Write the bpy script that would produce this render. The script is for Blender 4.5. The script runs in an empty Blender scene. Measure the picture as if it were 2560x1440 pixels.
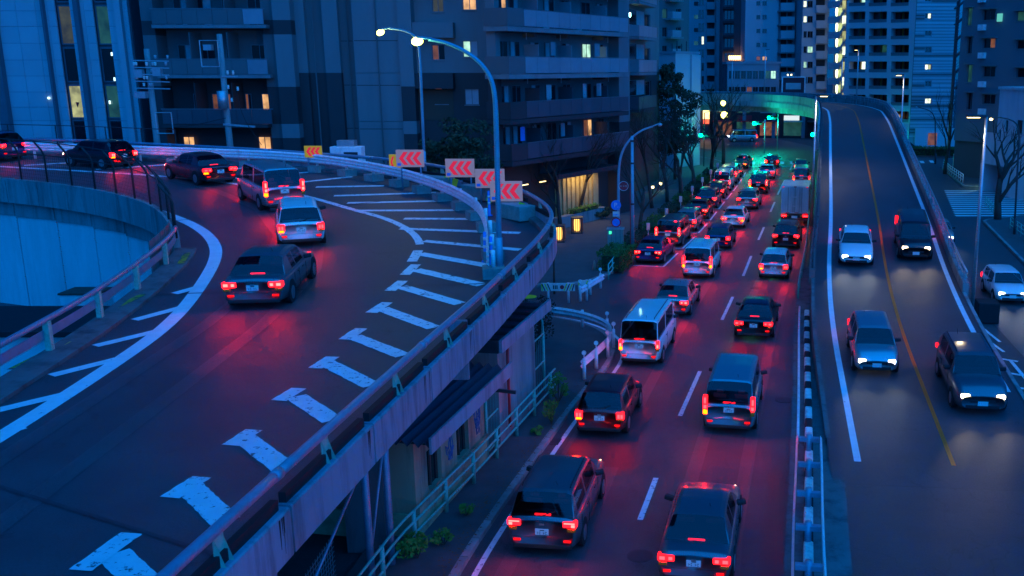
import bpy, bmesh, math, random
from mathutils import Vector, Matrix
R = math.radians
random.seed(7)
SC = bpy.context.scene
COL = SC.collection

# ---------------------------------------------------------------- camera
FPX, PCX, PCY, EYE, PITCH = 2423.0, 1640.0, 720.0, 12.0, R(12.9)
cam_d = bpy.data.cameras.new('camera')
cam_d.sensor_width = 36.0
cam_d.lens = FPX / 2560.0 * 36.0
cam_d.shift_x = -(PCX - 1280.0) / 2560.0
cam_d.clip_start, cam_d.clip_end = 0.1, 3000.0
cam = bpy.data.objects.new('camera', cam_d)
cam.location = (0, 0, EYE)
cam.rotation_euler = (R(90) - PITCH, 0, 0)
COL.objects.link(cam)
SC.camera = cam

# ---------------------------------------------------------------- dusk sky, broad high sun lamp added for zenith glow, exposure
SUN_EL, SUN_ROT = R(50.0), R(150.0)
world = bpy.data.worlds.new('World'); SC.world = world
world.use_nodes = True
wn, wl = world.node_tree.nodes, world.node_tree.links
wn.clear()
sky = wn.new('ShaderNodeTexSky'); sky.sky_type = 'NISHITA'; sky.sun_disc = False
sky.sun_elevation, sky.sun_rotation = SUN_EL, SUN_ROT
sky.air_density, sky.dust_density, sky.ozone_density = 1.0, 0.5, 2.0
tint = wn.new('ShaderNodeMix'); tint.data_type = 'RGBA'; tint.blend_type = 'MULTIPLY'
tint.inputs[0].default_value = 1.0
tint.inputs[7].default_value = (0.002, 0.23, 1.0, 1)      # blue hour
bg = wn.new('ShaderNodeBackground'); bg.inputs[1].default_value = 0.015
wo = wn.new('ShaderNodeOutputWorld')
wl.new(sky.outputs[0], tint.inputs[6]); wl.new(tint.outputs[2], bg.inputs[0]); wl.new(bg.outputs[0], wo.inputs[0])
sun_d = bpy.data.lights.new('sun', 'SUN')
sun_d.energy, sun_d.angle, sun_d.color = 0.88, R(110), (0.001, 0.26, 1.0)
sun = bpy.data.objects.new('sun', sun_d); COL.objects.link(sun)
sun.rotation_euler = (R(40), 0, R(30))
SC.view_settings.view_transform = 'Standard'
SC.view_settings.look = 'None'
SC.view_settings.gamma = 1.0
SC.view_settings.exposure = 2.2
SC.render.engine = 'CYCLES'
SC.cycles.use_denoising = True
SC.cycles.max_bounces = 6
SC.cycles.sample_clamp_indirect = 6.0

# ---------------------------------------------------------------- pixel of the 2560 photograph -> point of the place
_c, _s = math.cos(PITCH), math.sin(PITCH)
def ray(px, py):
    u, v = px - PCX, py - PCY
    return Vector((u, FPX * _c - v * _s, -FPX * _s - v * _c))
def P(px, py, z=0.0):
    d = ray(px, py); t = (z - EYE) / d.z
    return Vector((d.x * t, d.y * t, z))
def PY(px, py, Y):
    d = ray(px, py); t = Y / d.y
    return Vector((d.x * t, Y, EYE + d.z * t))
def ease(t):
    t = max(0.0, min(1.0, t)); return t * t * (3 - 2 * t)
def zdeck(y):                       # left ramp: level, then climbing round the bend
    if y < 24: return 5.0
    if y < 32: return 5.0 + 0.057 * (y - 24) ** 2 / 16.0
    if y < 58: return 5.0 + 0.057 * 4 + 0.057 * (y - 32)
    return 5.0 + 0.057 * 30
def PD(px, py, h=0.0):
    y = 30.0
    for _ in range(60):
        q = P(px, py, min(zdeck(y) + h, 11.5)); y = y * 0.5 + q.y * 0.5
    return Vector((q.x, q.y, zdeck(q.y) + h))
def zramp(y):                       # right ramp climbing to the overpass
    t = max(0.0, min(1.0, (y - 26.0) / 84.0))
    return 7.1 * (0.75 * t + 0.25 * t * t * (3 - 2 * t))
def PR(px, py, h=0.0):
    y = 50.0
    for _ in range(60):
        q = P(px, py, min(zramp(y) + h, 11.5)); y = y * 0.5 + q.y * 0.5
    return Vector((q.x, q.y, zramp(q.y) + h))

# ---------------------------------------------------------------- polylines
def resample(pts, step):
    pts = [Vector(p) for p in pts]; out = [pts[0].copy()]; acc = 0.0
    for a, b in zip(pts, pts[1:]):
        L = (b - a).length
        if L < 1e-6: continue
        d = step - acc
        while d <= L:
            out.append(a + (b - a) * (d / L)); d += step
        acc = L - (d - step)
    if (out[-1] - pts[-1]).length > step * 0.3: out.append(pts[-1].copy())
    else: out[-1] = pts[-1].copy()
    return out
def smooth(pts, it=2):              # Chaikin
    pts = [Vector(p) for p in pts]
    for _ in range(it):
        q = [pts[0]]
        for a, b in zip(pts, pts[1:]):
            q += [a * 0.75 + b * 0.25, a * 0.25 + b * 0.75]
        q.append(pts[-1]); pts = q
    return pts
def tang(pts, i):
    a, b = pts[max(0, i - 1)], pts[min(len(pts) - 1, i + 1)]
    t = (b - a); t.z = 0
    return t.normalized() if t.length > 1e-9 else Vector((0, 1, 0))
def offset(pts, d):                 # d > 0 : to the right of the direction of travel
    return [p + Vector((tang(pts, i).y, -tang(pts, i).x, 0)) * d for i, p in enumerate(pts)]
def at_len(pts, s):
    for a, b in zip(pts, pts[1:]):
        L = (b - a).length
        if s <= L: return a + (b - a) * (s / max(L, 1e-9)), (b - a).normalized()
        s -= L
    return pts[-1].copy(), (pts[-1] - pts[-2]).normalized()
def plen(pts): return sum((b - a).length for a, b in zip(pts, pts[1:]))

# ---------------------------------------------------------------- mesh collector
class MB:
    def __init__(s): s.v, s.f = [], []
    def quad(s, a, b, c, d):
        n = len(s.v); s.v += [tuple(a), tuple(b), tuple(c), tuple(d)]; s.f.append((n, n + 1, n + 2, n + 3)); return s
    def poly(s, pts):
        n = len(s.v); s.v += [tuple(p) for p in pts]; s.f.append(tuple(range(n, n + len(pts)))); return s
    def box(s, x0, x1, y0, y1, z0, z1):
        if x0 > x1: x0, x1 = x1, x0
        if y0 > y1: y0, y1 = y1, y0
        if z0 > z1: z0, z1 = z1, z0
        n = len(s.v)
        s.v += [(x0, y0, z0), (x1, y0, z0), (x1, y1, z0), (x0, y1, z0), (x0, y0, z1), (x1, y0, z1), (x1, y1, z1), (x0, y1, z1)]
        s.f += [tuple(n + k for k in q) for q in ((0, 3, 2, 1), (4, 5, 6, 7), (0, 1, 5, 4), (1, 2, 6, 5), (2, 3, 7, 6), (3, 0, 4, 7))]
        return s
    def beam(s, a, b, w, h, up=(0, 0, 1)):       # box from a to b, w wide and h high, centred on the line
        a, b = Vector(a), Vector(b); t = (b - a)
        if t.length < 1e-9: return s
        t.normalize(); up = Vector(up)
        if abs(t.dot(up)) > 0.98: up = Vector((0, 1, 0))
        r = t.cross(up).normalized() * (w / 2); u = r.cross(t).normalized() * (h / 2)
        n = len(s.v)
        for p in (a, b):
            s.v += [tuple(p - r - u), tuple(p + r - u), tuple(p + r + u), tuple(p - r + u)]
        s.f += [tuple(n + k for k in q) for q in ((0, 1, 2, 3), (7, 6, 5, 4), (0, 4, 5, 1), (1, 5, 6, 2), (2, 6, 7, 3), (3, 7, 4, 0))]
        return s
    def tube(s, pts, r, n=8, r1=None, cap=True):
        pts = [Vector(p) for p in pts]; m = len(pts); base = len(s.v); prev = None
        for i, p in enumerate(pts):
            t = (pts[min(m - 1, i + 1)] - pts[max(0, i - 1)])
            if t.length < 1e-9: t = Vector((0, 0, 1))
            t.normalize()
            if prev is None:
                prev = t.orthogonal().normalized()
            prev = (prev - t * prev.dot(t))
            if prev.length < 1e-6: prev = t.orthogonal()
            prev.normalize(); q = t.cross(prev)
            rr = r if r1 is None else r + (r1 - r) * i / max(1, m - 1)
            for k in range(n):
                a = 2 * math.pi * k / n
                s.v.append(tuple(p + (prev * math.cos(a) + q * math.sin(a)) * rr))
        for i in range(m - 1):
            for k in range(n):
                a = base + i * n + k; b = base + i * n + (k + 1) % n
                s.f.append((a, b, b + n, a + n))
        if cap:
            s.f.append(tuple(base + k for k in range(n))[::-1]); s.f.append(tuple(base + (m - 1) * n + k for k in range(n)))
        return s
    def sweep(s, pts, prof, closed=False, caps=True):   # prof: (right offset, up offset)
        pts = [Vector(p) for p in pts]; base = len(s.v); k = len(prof)
        for i, p in enumerate(pts):
            t = tang(pts, i); r = Vector((t.y, -t.x, 0))
            for a, b in prof: s.v.append(tuple(p + r * a + Vector((0, 0, b))))
        kk = k if closed else k - 1
        for i in range(len(pts) - 1):
            for j in range(kk):
                a = base + i * k + j; b = base + i * k + (j + 1) % k
                s.f.append((a, a + k, b + k, b))
        if closed and caps:
            s.f.append(tuple(base + j for j in range(k))); s.f.append(tuple(base + (len(pts) - 1) * k + j for j in range(k))[::-1])
        return s
    def lathe(s, prof, n=16, o=(0, 0, 0)):         # prof: (radius, z)
        base = len(s.v); ox, oy, oz = o
        for r, z in prof:
            for k in range(n):
                a = 2 * math.pi * k / n; s.v.append((ox + r * math.cos(a), oy + r * math.sin(a), oz + z))
        for i in range(len(prof) - 1):
            for k in range(n):
                a = base + i * n + k; b = base + i * n + (k + 1) % n; s.f.append((a, b, b + n, a + n))
        s.f.append(tuple(base + k for k in range(n))[::-1]); s.f.append(tuple(base + (len(prof) - 1) * n + k for k in range(n)))
        return s
    def disc(s, c, nrm, r, n=20, th=0.02):
        c, nrm = Vector(c), Vector(nrm).normalized()
        return s.tube([c - nrm * th / 2, c + nrm * th / 2], r, n)
    def xf(s, M):
        s.v = [tuple(M @ Vector(p)) for p in s.v]; return s
    def data(s, name, mat, smooth=False):
        me = bpy.data.meshes.new(name); me.from_pydata(s.v, [], s.f); me.update()
        if mat is not None: me.materials.append(mat)
        if smooth:
            for p in me.polygons: p.use_smooth = True
        return me
    def build(s, name, mat, parent=None, smooth=False, kind=None, bevel=0.0):
        o = bpy.data.objects.new(name, s.data(name, mat, smooth)); COL.objects.link(o)
        if parent is not None: o.parent = parent
        if kind: o['kind'] = kind
        if bevel:
            m = o.modifiers.new('b', 'BEVEL'); m.width = bevel; m.segments = 2; m.limit_method = 'ANGLE'
        return o

def tag(o, label, cat, group=None):
    o['label'] = label; o['category'] = cat
    if group: o['group'] = group
    return o
def thing(name, label, cat, loc=(0, 0, 0), rz=0.0, group=None):
    o = bpy.data.objects.new(name, None); o.empty_display_size = 0.3
    COL.objects.link(o); o.location = loc; o.rotation_euler = (0, 0, rz)
    return tag(o, label, cat, group)
def inst(name, me, parent, loc=(0, 0, 0), rz=0.0, scale=None):      # a piece that shares its mesh
    o = bpy.data.objects.new(name, me); COL.objects.link(o); o.parent = parent
    o.location = loc; o.rotation_euler = (0, 0, rz)
    if scale: o.scale = scale
    return o
def copy_tree(o, parent=None):
    c = o.copy(); COL.objects.link(c); c.parent = parent
    for ch in list(o.children): copy_tree(ch, c)
    return c

# ---------------------------------------------------------------- materials
MAT = {}
def mat(name, col, rough=0.6, metal=0.0, var=0.25, scale=1.5, bump=0.0, bscale=40.0, spec=0.4, coat=0.0, rnd=0.0,
        emit=None, estr=0.0, dirt=None, dscale=0.5, damt=0.0, vert=False, trans=0.0):
    if name in MAT: return MAT[name]
    m = bpy.data.materials.new(name); m.use_nodes = True
    n, l = m.node_tree.nodes, m.node_tree.links; n.clear()
    out = n.new('ShaderNodeOutputMaterial'); b = n.new('ShaderNodeBsdfPrincipled')
    l.new(b.outputs[0], out.inputs[0])
    b.inputs['Roughness'].default_value = rough; b.inputs['Metallic'].default_value = metal
    b.inputs['Specular IOR Level'].default_value = spec
    if coat: b.inputs['Coat Weight'].default_value = coat; b.inputs['Coat Roughness'].default_value = 0.06
    if trans: b.inputs['Transmission Weight'].default_value = trans
    c = (*col, 1.0); cs = None
    tc = n.new('ShaderNodeTexCoord')
    if var or rnd:
        no = n.new('ShaderNodeTexNoise'); no.inputs['Scale'].default_value = scale; no.inputs['Detail'].default_value = 6
        no.inputs['Roughness'].default_value = 0.65
        if vert:
            mp = n.new('ShaderNodeMapping'); mp.inputs['Scale'].default_value = (1, 1, 0.12); l.new(tc.outputs['Object'], mp.inputs[0]); l.new(mp.outputs[0], no.inputs[0])
        else: l.new(tc.outputs['Object'], no.inputs[0])
        mr = n.new('ShaderNodeMapRange'); mr.inputs[1].default_value = 0.25; mr.inputs[2].default_value = 0.75
        mr.inputs[3].default_value = 1 - var; mr.inputs[4].default_value = 1 + var
        l.new(no.outputs[0], mr.inputs[0]); f = mr.outputs[0]
        if rnd:
            oi = n.new('ShaderNodeObjectInfo'); m2 = n.new('ShaderNodeMapRange'); m2.inputs[3].default_value = 1 - rnd; m2.inputs[4].default_value = 1 + rnd
            l.new(oi.outputs['Random'], m2.inputs[0]); mm = n.new('ShaderNodeMath'); mm.operation = 'MULTIPLY'
            l.new(f, mm.inputs[0]); l.new(m2.outputs[0], mm.inputs[1]); f = mm.outputs[0]
        mx = n.new('ShaderNodeVectorMath'); mx.operation = 'SCALE'; mx.inputs[0].default_value = col; l.new(f, mx.inputs['Scale']); cs = mx.outputs[0]
        rr = n.new('ShaderNodeMapRange'); rr.inputs[3].default_value = max(0.03, rough - 0.1); rr.inputs[4].default_value = min(1, rough + 0.1)
        l.new(no.outputs[0], rr.inputs[0]); l.new(rr.outputs[0], b.inputs['Roughness'])
    if dirt:
        nd = n.new('ShaderNodeTexNoise'); nd.inputs['Scale'].default_value = dscale; nd.inputs['Detail'].default_value = 8; nd.inputs['Roughness'].default_value = 0.7
        mp = n.new('ShaderNodeMapping'); mp.inputs['Scale'].default_value = (1, 1, 0.15 if vert else 1); l.new(tc.outputs['Object'], mp.inputs[0]); l.new(mp.outputs[0], nd.inputs[0])
        rm = n.new('ShaderNodeMapRange'); rm.inputs[1].default_value = 0.48; rm.inputs[2].default_value = 0.68; rm.inputs[4].default_value = damt
        l.new(nd.outputs[0], rm.inputs[0])
        mi = n.new('ShaderNodeMix'); mi.data_type = 'RGBA'; l.new(rm.outputs[0], mi.inputs[0])
        if cs is not None: l.new(cs, mi.inputs[6])
        else: mi.inputs[6].default_value = c
        mi.inputs[7].default_value = (*dirt, 1); cs = mi.outputs[2]
    if cs is not None: l.new(cs, b.inputs['Base Color'])
    else: b.inputs['Base Color'].default_value = c
    if bump:
        nb = n.new('ShaderNodeTexNoise'); nb.inputs['Scale'].default_value = bscale; nb.inputs['Detail'].default_value = 4
        l.new(tc.outputs['Object'], nb.inputs[0])
        bu = n.new('ShaderNodeBump'); bu.inputs['Strength'].default_value = bump; bu.inputs['Distance'].default_value = 0.02
        l.new(nb.outputs[0], bu.inputs['Height']); l.new(bu.outputs[0], b.inputs['Normal'])
    if emit:
        b.inputs['Emission Color'].default_value = (*emit, 1); b.inputs['Emission Strength'].default_value = estr
    MAT[name] = m
    return m

def worn_paint(name, col, under=(0.05, 0.052, 0.055), wear=0.5, scale=2.2):
    m = mat(name, col, 0.5, var=0.12, scale=3.0, bump=0.1, bscale=60)
    n, l = m.node_tree.nodes, m.node_tree.links
    b = next(x for x in n if x.type == 'BSDF_PRINCIPLED'); src = b.inputs['Base Color'].links[0].from_socket
    tc = n.new('ShaderNodeTexCoord')
    n1 = n.new('ShaderNodeTexNoise'); n1.inputs['Scale'].default_value = scale; n1.inputs['Detail'].default_value = 10; n1.inputs['Roughness'].default_value = 0.75
    l.new(tc.outputs['Object'], n1.inputs[0])
    mr = n.new('ShaderNodeMapRange'); mr.inputs[1].default_value = wear; mr.inputs[2].default_value = wear + 0.05
    l.new(n1.outputs[0], mr.inputs[0])
    mi = n.new('ShaderNodeMix'); mi.data_type = 'RGBA'; l.new(mr.outputs[0], mi.inputs[0]); l.new(src, mi.inputs[6]); mi.inputs[7].default_value = (*under, 1)
    l.new(mi.outputs[2], b.inputs['Base Color'])
    return m

def asphalt(name, base, rough, var=0.22):
    m = mat(name, base, rough, var=var * 1.5, scale=0.7, bump=0.6, bscale=60, spec=0.45)
    n, l = m.node_tree.nodes, m.node_tree.links
    b = next(x for x in n if x.type == 'BSDF_PRINCIPLED'); src = b.inputs['Base Color'].links[0].from_socket
    tc = n.new('ShaderNodeTexCoord')
    sp = n.new('ShaderNodeTexNoise'); sp.inputs['Scale'].default_value = 22; sp.inputs['Detail'].default_value = 8; sp.inputs['Roughness'].default_value = 0.8; l.new(tc.outputs['Object'], sp.inputs[0])
    vo = n.new('ShaderNodeTexVoronoi'); vo.feature = 'DISTANCE_TO_EDGE'; vo.inputs['Scale'].default_value = 0.22
    wob = n.new('ShaderNodeTexNoise'); wob.inputs['Scale'].default_value = 1.1; wob.inputs['Detail'].default_value = 6; l.new(tc.outputs['Object'], wob.inputs[0])
    va = n.new('ShaderNodeVectorMath'); va.operation = 'MULTIPLY_ADD'; l.new(wob.outputs[1], va.inputs[0]); va.inputs[1].default_value = (2.2, 2.2, 0); l.new(tc.outputs['Object'], va.inputs[2])
    l.new(va.outputs[0], vo.inputs['Vector'])
    cr = n.new('ShaderNodeMapRange'); cr.inputs[1].default_value = 0.0; cr.inputs[2].default_value = 0.006; cr.inputs[3].default_value = 0.6; cr.inputs[4].default_value = 1.0
    l.new(vo.outputs['Distance'], cr.inputs[0])
    sm = n.new('ShaderNodeMapRange'); sm.inputs[1].default_value = 0.3; sm.inputs[2].default_value = 0.7; sm.inputs[3].default_value = 0.6; sm.inputs[4].default_value = 1.5
    l.new(sp.outputs[0], sm.inputs[0])
    mu = n.new('ShaderNodeMath'); mu.operation = 'MULTIPLY'; l.new(cr.outputs[0], mu.inputs[0]); l.new(sm.outputs[0], mu.inputs[1])
    vs = n.new('ShaderNodeVectorMath'); vs.operation = 'SCALE'; l.new(src, vs.inputs[0]); l.new(mu.outputs[0], vs.inputs['Scale'])
    l.new(vs.outputs[0], b.inputs['Base Color'])
    return m

def emitter(name, col, strength):
    if name in MAT: return MAT[name]
    m = bpy.data.materials.new(name); m.use_nodes = True
    n, l = m.node_tree.nodes, m.node_tree.links; n.clear()
    out = n.new('ShaderNodeOutputMaterial'); e = n.new('ShaderNodeEmission'); l.new(e.outputs[0], out.inputs[0])
    e.inputs[0].default_value = (*col, 1); e.inputs[1].default_value = strength
    MAT[name] = m
    return m
def lit_pane(name, col, strength, var=0.5):       # a lit room behind glass: uneven curtain light
    strength *= 0.22
    if name in MAT: return MAT[name]
    m = mat(name, (0.05, 0.05, 0.05), 0.15, var=0, spec=0.5)
    n, l = m.node_tree.nodes, m.node_tree.links
    b = next(x for x in n if x.type == 'BSDF_PRINCIPLED')
    tc = n.new('ShaderNodeTexCoord'); no = n.new('ShaderNodeTexNoise'); no.inputs['Scale'].default_value = 1.6; no.inputs['Detail'].default_value = 3
    oi = n.new('ShaderNodeObjectInfo'); va = n.new('ShaderNodeVectorMath'); va.operation = 'ADD'
    l.new(tc.outputs['Object'], va.inputs[0]); l.new(oi.outputs['Location'], va.inputs[1]); l.new(va.outputs[0], no.inputs[0])
    mr = n.new('ShaderNodeMapRange'); mr.inputs[1].default_value = 0.3; mr.inputs[2].default_value = 0.7
    mr.inputs[3].default_value = strength * (1 - var); mr.inputs[4].default_value = strength * (1 + var)
    l.new(no.outputs[0], mr.inputs[0]); l.new(mr.outputs[0], b.inputs['Emission Strength'])
    b.inputs['Emission Color'].default_value = (*col, 1)
    return m
def leafmat(name, col):
    m = mat(name, col, 0.7, var=0.5, scale=2.0, spec=0.2)
    return m

M_ASPH = asphalt('asphalt_road', (0.048, 0.054, 0.058), 0.50)
M_ASPH2 = asphalt('asphalt_ramp', (0.044, 0.050, 0.057), 0.52)
M_GROUND = asphalt('asphalt_ground', (0.045, 0.047, 0.05), 0.7)
M_WALK = mat('paving', (0.07, 0.07, 0.07), 0.8, var=0.3, scale=1.2, bump=0.3, bscale=30)
M_KERB = mat('kerb_concrete', (0.22, 0.22, 0.21), 0.85, var=0.3, scale=2.0, bump=0.3, rnd=0.15)
M_PAINT = worn_paint('road_paint_white', (0.72, 0.74, 0.74), wear=0.62, scale=5)
M_PAINTW = worn_paint('road_paint_worn', (0.66, 0.70, 0.70), wear=0.56, scale=6)
M_PAINTO = worn_paint('road_paint_orange', (0.85, 0.12, 0.01), wear=0.66)
M_PAINTY = worn_paint('road_paint_yellow', (0.45, 0.34, 0.03), wear=0.5, scale=3)
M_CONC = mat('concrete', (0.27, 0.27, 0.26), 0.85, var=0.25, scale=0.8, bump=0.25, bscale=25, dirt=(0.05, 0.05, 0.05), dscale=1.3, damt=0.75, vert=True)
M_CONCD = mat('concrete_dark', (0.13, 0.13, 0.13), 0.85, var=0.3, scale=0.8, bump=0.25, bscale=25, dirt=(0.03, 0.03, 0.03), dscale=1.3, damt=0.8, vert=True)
M_BLOCK = mat('concrete_block', (0.20, 0.26, 0.24), 0.9, var=0.3, scale=3, bump=0.3, rnd=0.15)
M_WHITEW = mat('white_plaster', (0.62, 0.63, 0.62), 0.8, var=0.12, scale=0.5, bump=0.1, dirt=(0.34, 0.33, 0.31), dscale=0.7, damt=0.45, vert=True)
M_STEELW = mat('white_steel', (0.74, 0.75, 0.75), 0.38, var=0.12, scale=4, spec=0.5, dirt=(0.25, 0.22, 0.18), dscale=3, damt=0.4)
M_STEELB = mat('blue_grey_steel', (0.20, 0.28, 0.36), 0.42, metal=0.3, var=0.2, scale=3)
M_STEELD = mat('dark_steel', (0.05, 0.055, 0.06), 0.5, metal=0.4, var=0.3, scale=3)
M_STEELG = mat('green_steel', (0.09, 0.46, 0.36), 0.5, var=0.25, scale=4, dirt=(0.10, 0.05, 0.03), dscale=4, damt=0.6)
M_GALV = mat('galvanised', (0.42, 0.45, 0.46), 0.4, metal=0.6, var=0.2, scale=5)
M_BLACK = mat('black_rubber', (0.012, 0.012, 0.013), 0.7, var=0.3, scale=4)
M_GLASS = mat('dark_glass', (0.012, 0.014, 0.018), 0.06, var=0.0, spec=0.6)
M_RUST = mat('rusty_steel', (0.16, 0.05, 0.035), 0.8, var=0.4, scale=4)
M_BARK = mat('bark', (0.055, 0.042, 0.032), 0.9, var=0.4, scale=6, bump=0.6, bscale=20)
M_LEAFD = leafmat('leaf_dark', (0.022, 0.045, 0.022))
M_LEAF = leafmat('leaf_hedge', (0.05, 0.11, 0.02))
M_LEAFB = leafmat('leaf_bright', (0.09, 0.20, 0.03))
M_LEAFR = leafmat('leaf_brown', (0.035, 0.025, 0.016))
M_BOARDL = mat('board_added_glow', (0.30, 0.29, 0.26), 0.5, var=0.12, scale=4, dirt=(0.3, 0.28, 0.22), dscale=3, damt=0.5, emit=(1.0, 0.55, 0.25), estr=0.030)  # glow added to stand in for headlamp light on the board
M_CHEVL = mat('chevron_added_glow', (0.5, 0.02, 0.03), 0.45, var=0.1, scale=4, emit=(1.0, 0.012, 0.04), estr=0.13)  # red glow added, the bare paint goes near black under the blue sky
M_BOARDY = mat('board_yellow_added_glow', (0.70, 0.42, 0.02), 0.5, var=0.1, scale=4, emit=(1.0, 0.48, 0.005), estr=0.05)  # same added glow on the yellow boards
M_RED = mat('sign_red', (0.55, 0.02, 0.03), 0.45, var=0.15, scale=4)
M_SIGNW = mat('sign_white', (0.68, 0.66, 0.60), 0.5, var=0.12, scale=4, dirt=(0.3, 0.28, 0.22), dscale=3, damt=0.5)
M_SIGNY = mat('sign_yellow', (0.70, 0.42, 0.02), 0.5, var=0.15, scale=4)
M_SIGNB = mat('sign_blue', (0.02, 0.22, 0.65), 0.45, var=0.1, scale=4)
M_YEL = mat('reflector_yellow', (0.75, 0.62, 0.03), 0.45, var=0.15, scale=4)
E_LAMP = emitter('lamp_glow', (1.0, 0.95, 0.15), 2.4)
E_LAMPS = emitter('lamp_glow_small', (1.0, 0.70, 0.25), 2.0)
E_GREEN = emitter('signal_green', (0.0, 1.0, 0.2), 10)
E_TAIL = emitter('tail_lamp_lit', (1.0, 0.004, 0.008), 1.6)
E_BRAKE = emitter('brake_lamp_lit', (1.0, 0.004, 0.008), 2.2)
E_CORE = emitter('tail_lamp_core', (1.0, 0.0012, 0.0016), 36)
E_COREB = emitter('brake_lamp_core', (1.0, 0.0022, 0.002), 58)
E_AMBER = emitter('indicator_lit', (1.0, 0.045, 0.0005), 5)
E_HEAD = emitter('head_lamp_lit', (0.85, 0.95, 1.0), 5)
E_HEADW = emitter('head_lamp_warm', (1.0, 0.80, 0.50), 5)
E_CYAN = emitter('cyan_light', (0.45, 1.0, 0.85), 6)
E_WARM = emitter('warm_lantern', (1.0, 0.50, 0.10), 0.55)
L_WARM = lit_pane('lit_window_warm', (1.0, 0.52, 0.20), 0.85)
L_WARMD = lit_pane('lit_window_dim', (1.0, 0.34, 0.12), 0.16)
L_OLIVE = lit_pane('lit_window_olive', (0.75, 0.75, 0.30), 0.55)
L_OLIVED = lit_pane('lit_window_olive_dim', (0.5, 0.5, 0.15), 0.08)
L_COOL = lit_pane('lit_window_cool', (0.55, 1.0, 0.75), 0.9)
L_PALE = lit_pane('lit_window_pale', (0.9, 1.0, 0.70), 1.6)
L_TEALD = lit_pane('lit_window_teal_dim', (0.15, 0.8, 0.6), 0.07)
# ================================================================ ground, roads
MB().quad((-420, -60, -0.02), (420, -60, -0.02), (420, 900, -0.02), (-420, 900, -0.02)).build('ground', M_GROUND, kind='structure')
def ribbon(mb, pts, w, zf, lift, step=0.8, fray=0.0):
    pts = resample(pts, step); n0 = len(mb.v)
    for i, p in enumerate(pts):
        t = tang(pts, i); r = Vector((t.y, -t.x, 0)) * (w / 2)
        for q in (p - r * (1 + random.uniform(-fray, fray)), p + r * (1 + random.uniform(-fray, fray))): mb.v.append((q.x, q.y, zf(q.y) + lift))
    for i in range(len(pts) - 1):
        a = n0 + 2 * i; mb.f.append((a, a + 1, a + 3, a + 2))
    return mb
flat = lambda y: 0.0
MED = smooth([(2.6, 4, 0), (2.7, 15, 0), (3.5, 21.2, 0), (4.7, 28.6, 0), (7.6, 48.7, 0), (9.6, 59, 0), (12.3, 75, 0), (15.2, 92, 0), (17.2, 103, 0), (19.2, 118, 0)], 2)
KERB_L = smooth([(-5.9, 4, 0), (-5.5, 12, 0), (-4.9, 21.2, 0), (-4.3, 25.3, 0), (-3.35, 31.2, 0), (-2.75, 34.5, 0), (-1.95, 38, 0), (-1.8, 40.5, 0), (-2.4, 43.2, 0), (-4.5, 45.6, 0), (-9, 47.0, 0), (-16, 48, 0)], 2)
KERB_P = smooth([(-14, 53.2, 0), (-7, 52.6, 0), (-3.6, 53.2, 0), (-1.2, 61.0, 0), (1.3, 74, 0), (3.2, 85, 0), (6.0, 101, 0), (8.4, 116, 0), (8.6, 126, 0), (4, 134, 0), (-10, 138, 0)], 2)
# central carriageway
cr = MB()
L = resample([(-6, 4, 0), (-5, 30, 0), (-3.8, 50, 0), (-1.2, 61, 0), (3.2, 85, 0), (8.4, 116, 0), (9.5, 140, 0), (2, 158, 0), (-25, 165, 0)], 3.0)
Rr = resample([(3.0, 4, 0), (3.4, 21, 0), (4.7, 28.6, 0), (7.6, 48.7, 0), (12.3, 75, 0), (17.2, 103, 0), (20.5, 125, 0), (24, 150, 0), (18, 175, 0), (-25, 182, 0)], 3.0)
n = 60
La = [at_len(L, plen(L) * i / n)[0] for i in range(n + 1)]; Ra = [at_len(Rr, plen(Rr) * i / n)[0] for i in range(n + 1)]
for i in range(n):
    cr.quad((La[i].x, La[i].y, 0), (Ra[i].x, Ra[i].y, 0), (Ra[i + 1].x, Ra[i + 1].y, 0), (La[i + 1].x, La[i + 1].y, 0))
central_road = cr.build('central_road', M_ASPH, kind='structure')
MB().poly([(-40, 47.5, -0.004), (-2, 43.2, -0.004), (-1, 58, -0.004), (-40, 55, -0.004)]).build('side_street', M_ASPH, kind='structure')
# frontage road on the right
fr = MB()
FL = [(14.0, 4), (14.6, 30), (17.2, 55), (21, 75), (27, 104), (33, 135), (40, 150)]
FR = [(24, 4), (21.2, 40), (22.2, 56), (25.3, 74), (30.5, 96), (34.5, 118), (44, 138)]
for i in range(len(FL) - 1):
    fr.quad((*FL[i], 0.0), (*FR[i], 0.0), (*FR[i + 1], 0.0), (*FL[i + 1], 0.0))
fr.build('frontage_road', M_ASPH, kind='structure')
MB().poly([(22, 77, 0.002), (60, 80, 0.002), (60, 99, 0.002), (28, 97, 0.002)]).build('cross_street', M_ASPH, kind='structure')

# raised pavements with kerb stones
def pavement(name, kerb, inner, h=0.13):
    pts = [Vector((p[0], p[1], 0)) for p in kerb]; inn = [Vector((p[0], p[1], 0)) for p in inner]
    k = resample(pts, 1.5); n = len(k); m = [at_len(inn, plen(inn) * i / (n - 1))[0] for i in range(n)]
    mb = MB()
    for i in range(n - 1):
        a, b, c, d = k[i], k[i + 1], m[i + 1], m[i]
        mb.quad((a.x, a.y, h), (b.x, b.y, h), (c.x, c.y, h), (d.x, d.y, h))
    o = mb.build(name, M_WALK, kind='structure')
    s = 0.0; T = plen(pts); i = 0
    while s < T - 0.9 and i < 120:
        a, t = at_len(pts, s); b, _ = at_len(pts, s + 0.97)
        MB().sweep([a, b], [(-0.10, 0.0), (0.10, 0.0), (0.10, h + 0.006), (0.07, h + 0.014), (-0.10, h + 0.014)], closed=True).build('kerb_stone', M_KERB, o)
        s += 1.0; i += 1
    return o
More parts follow.
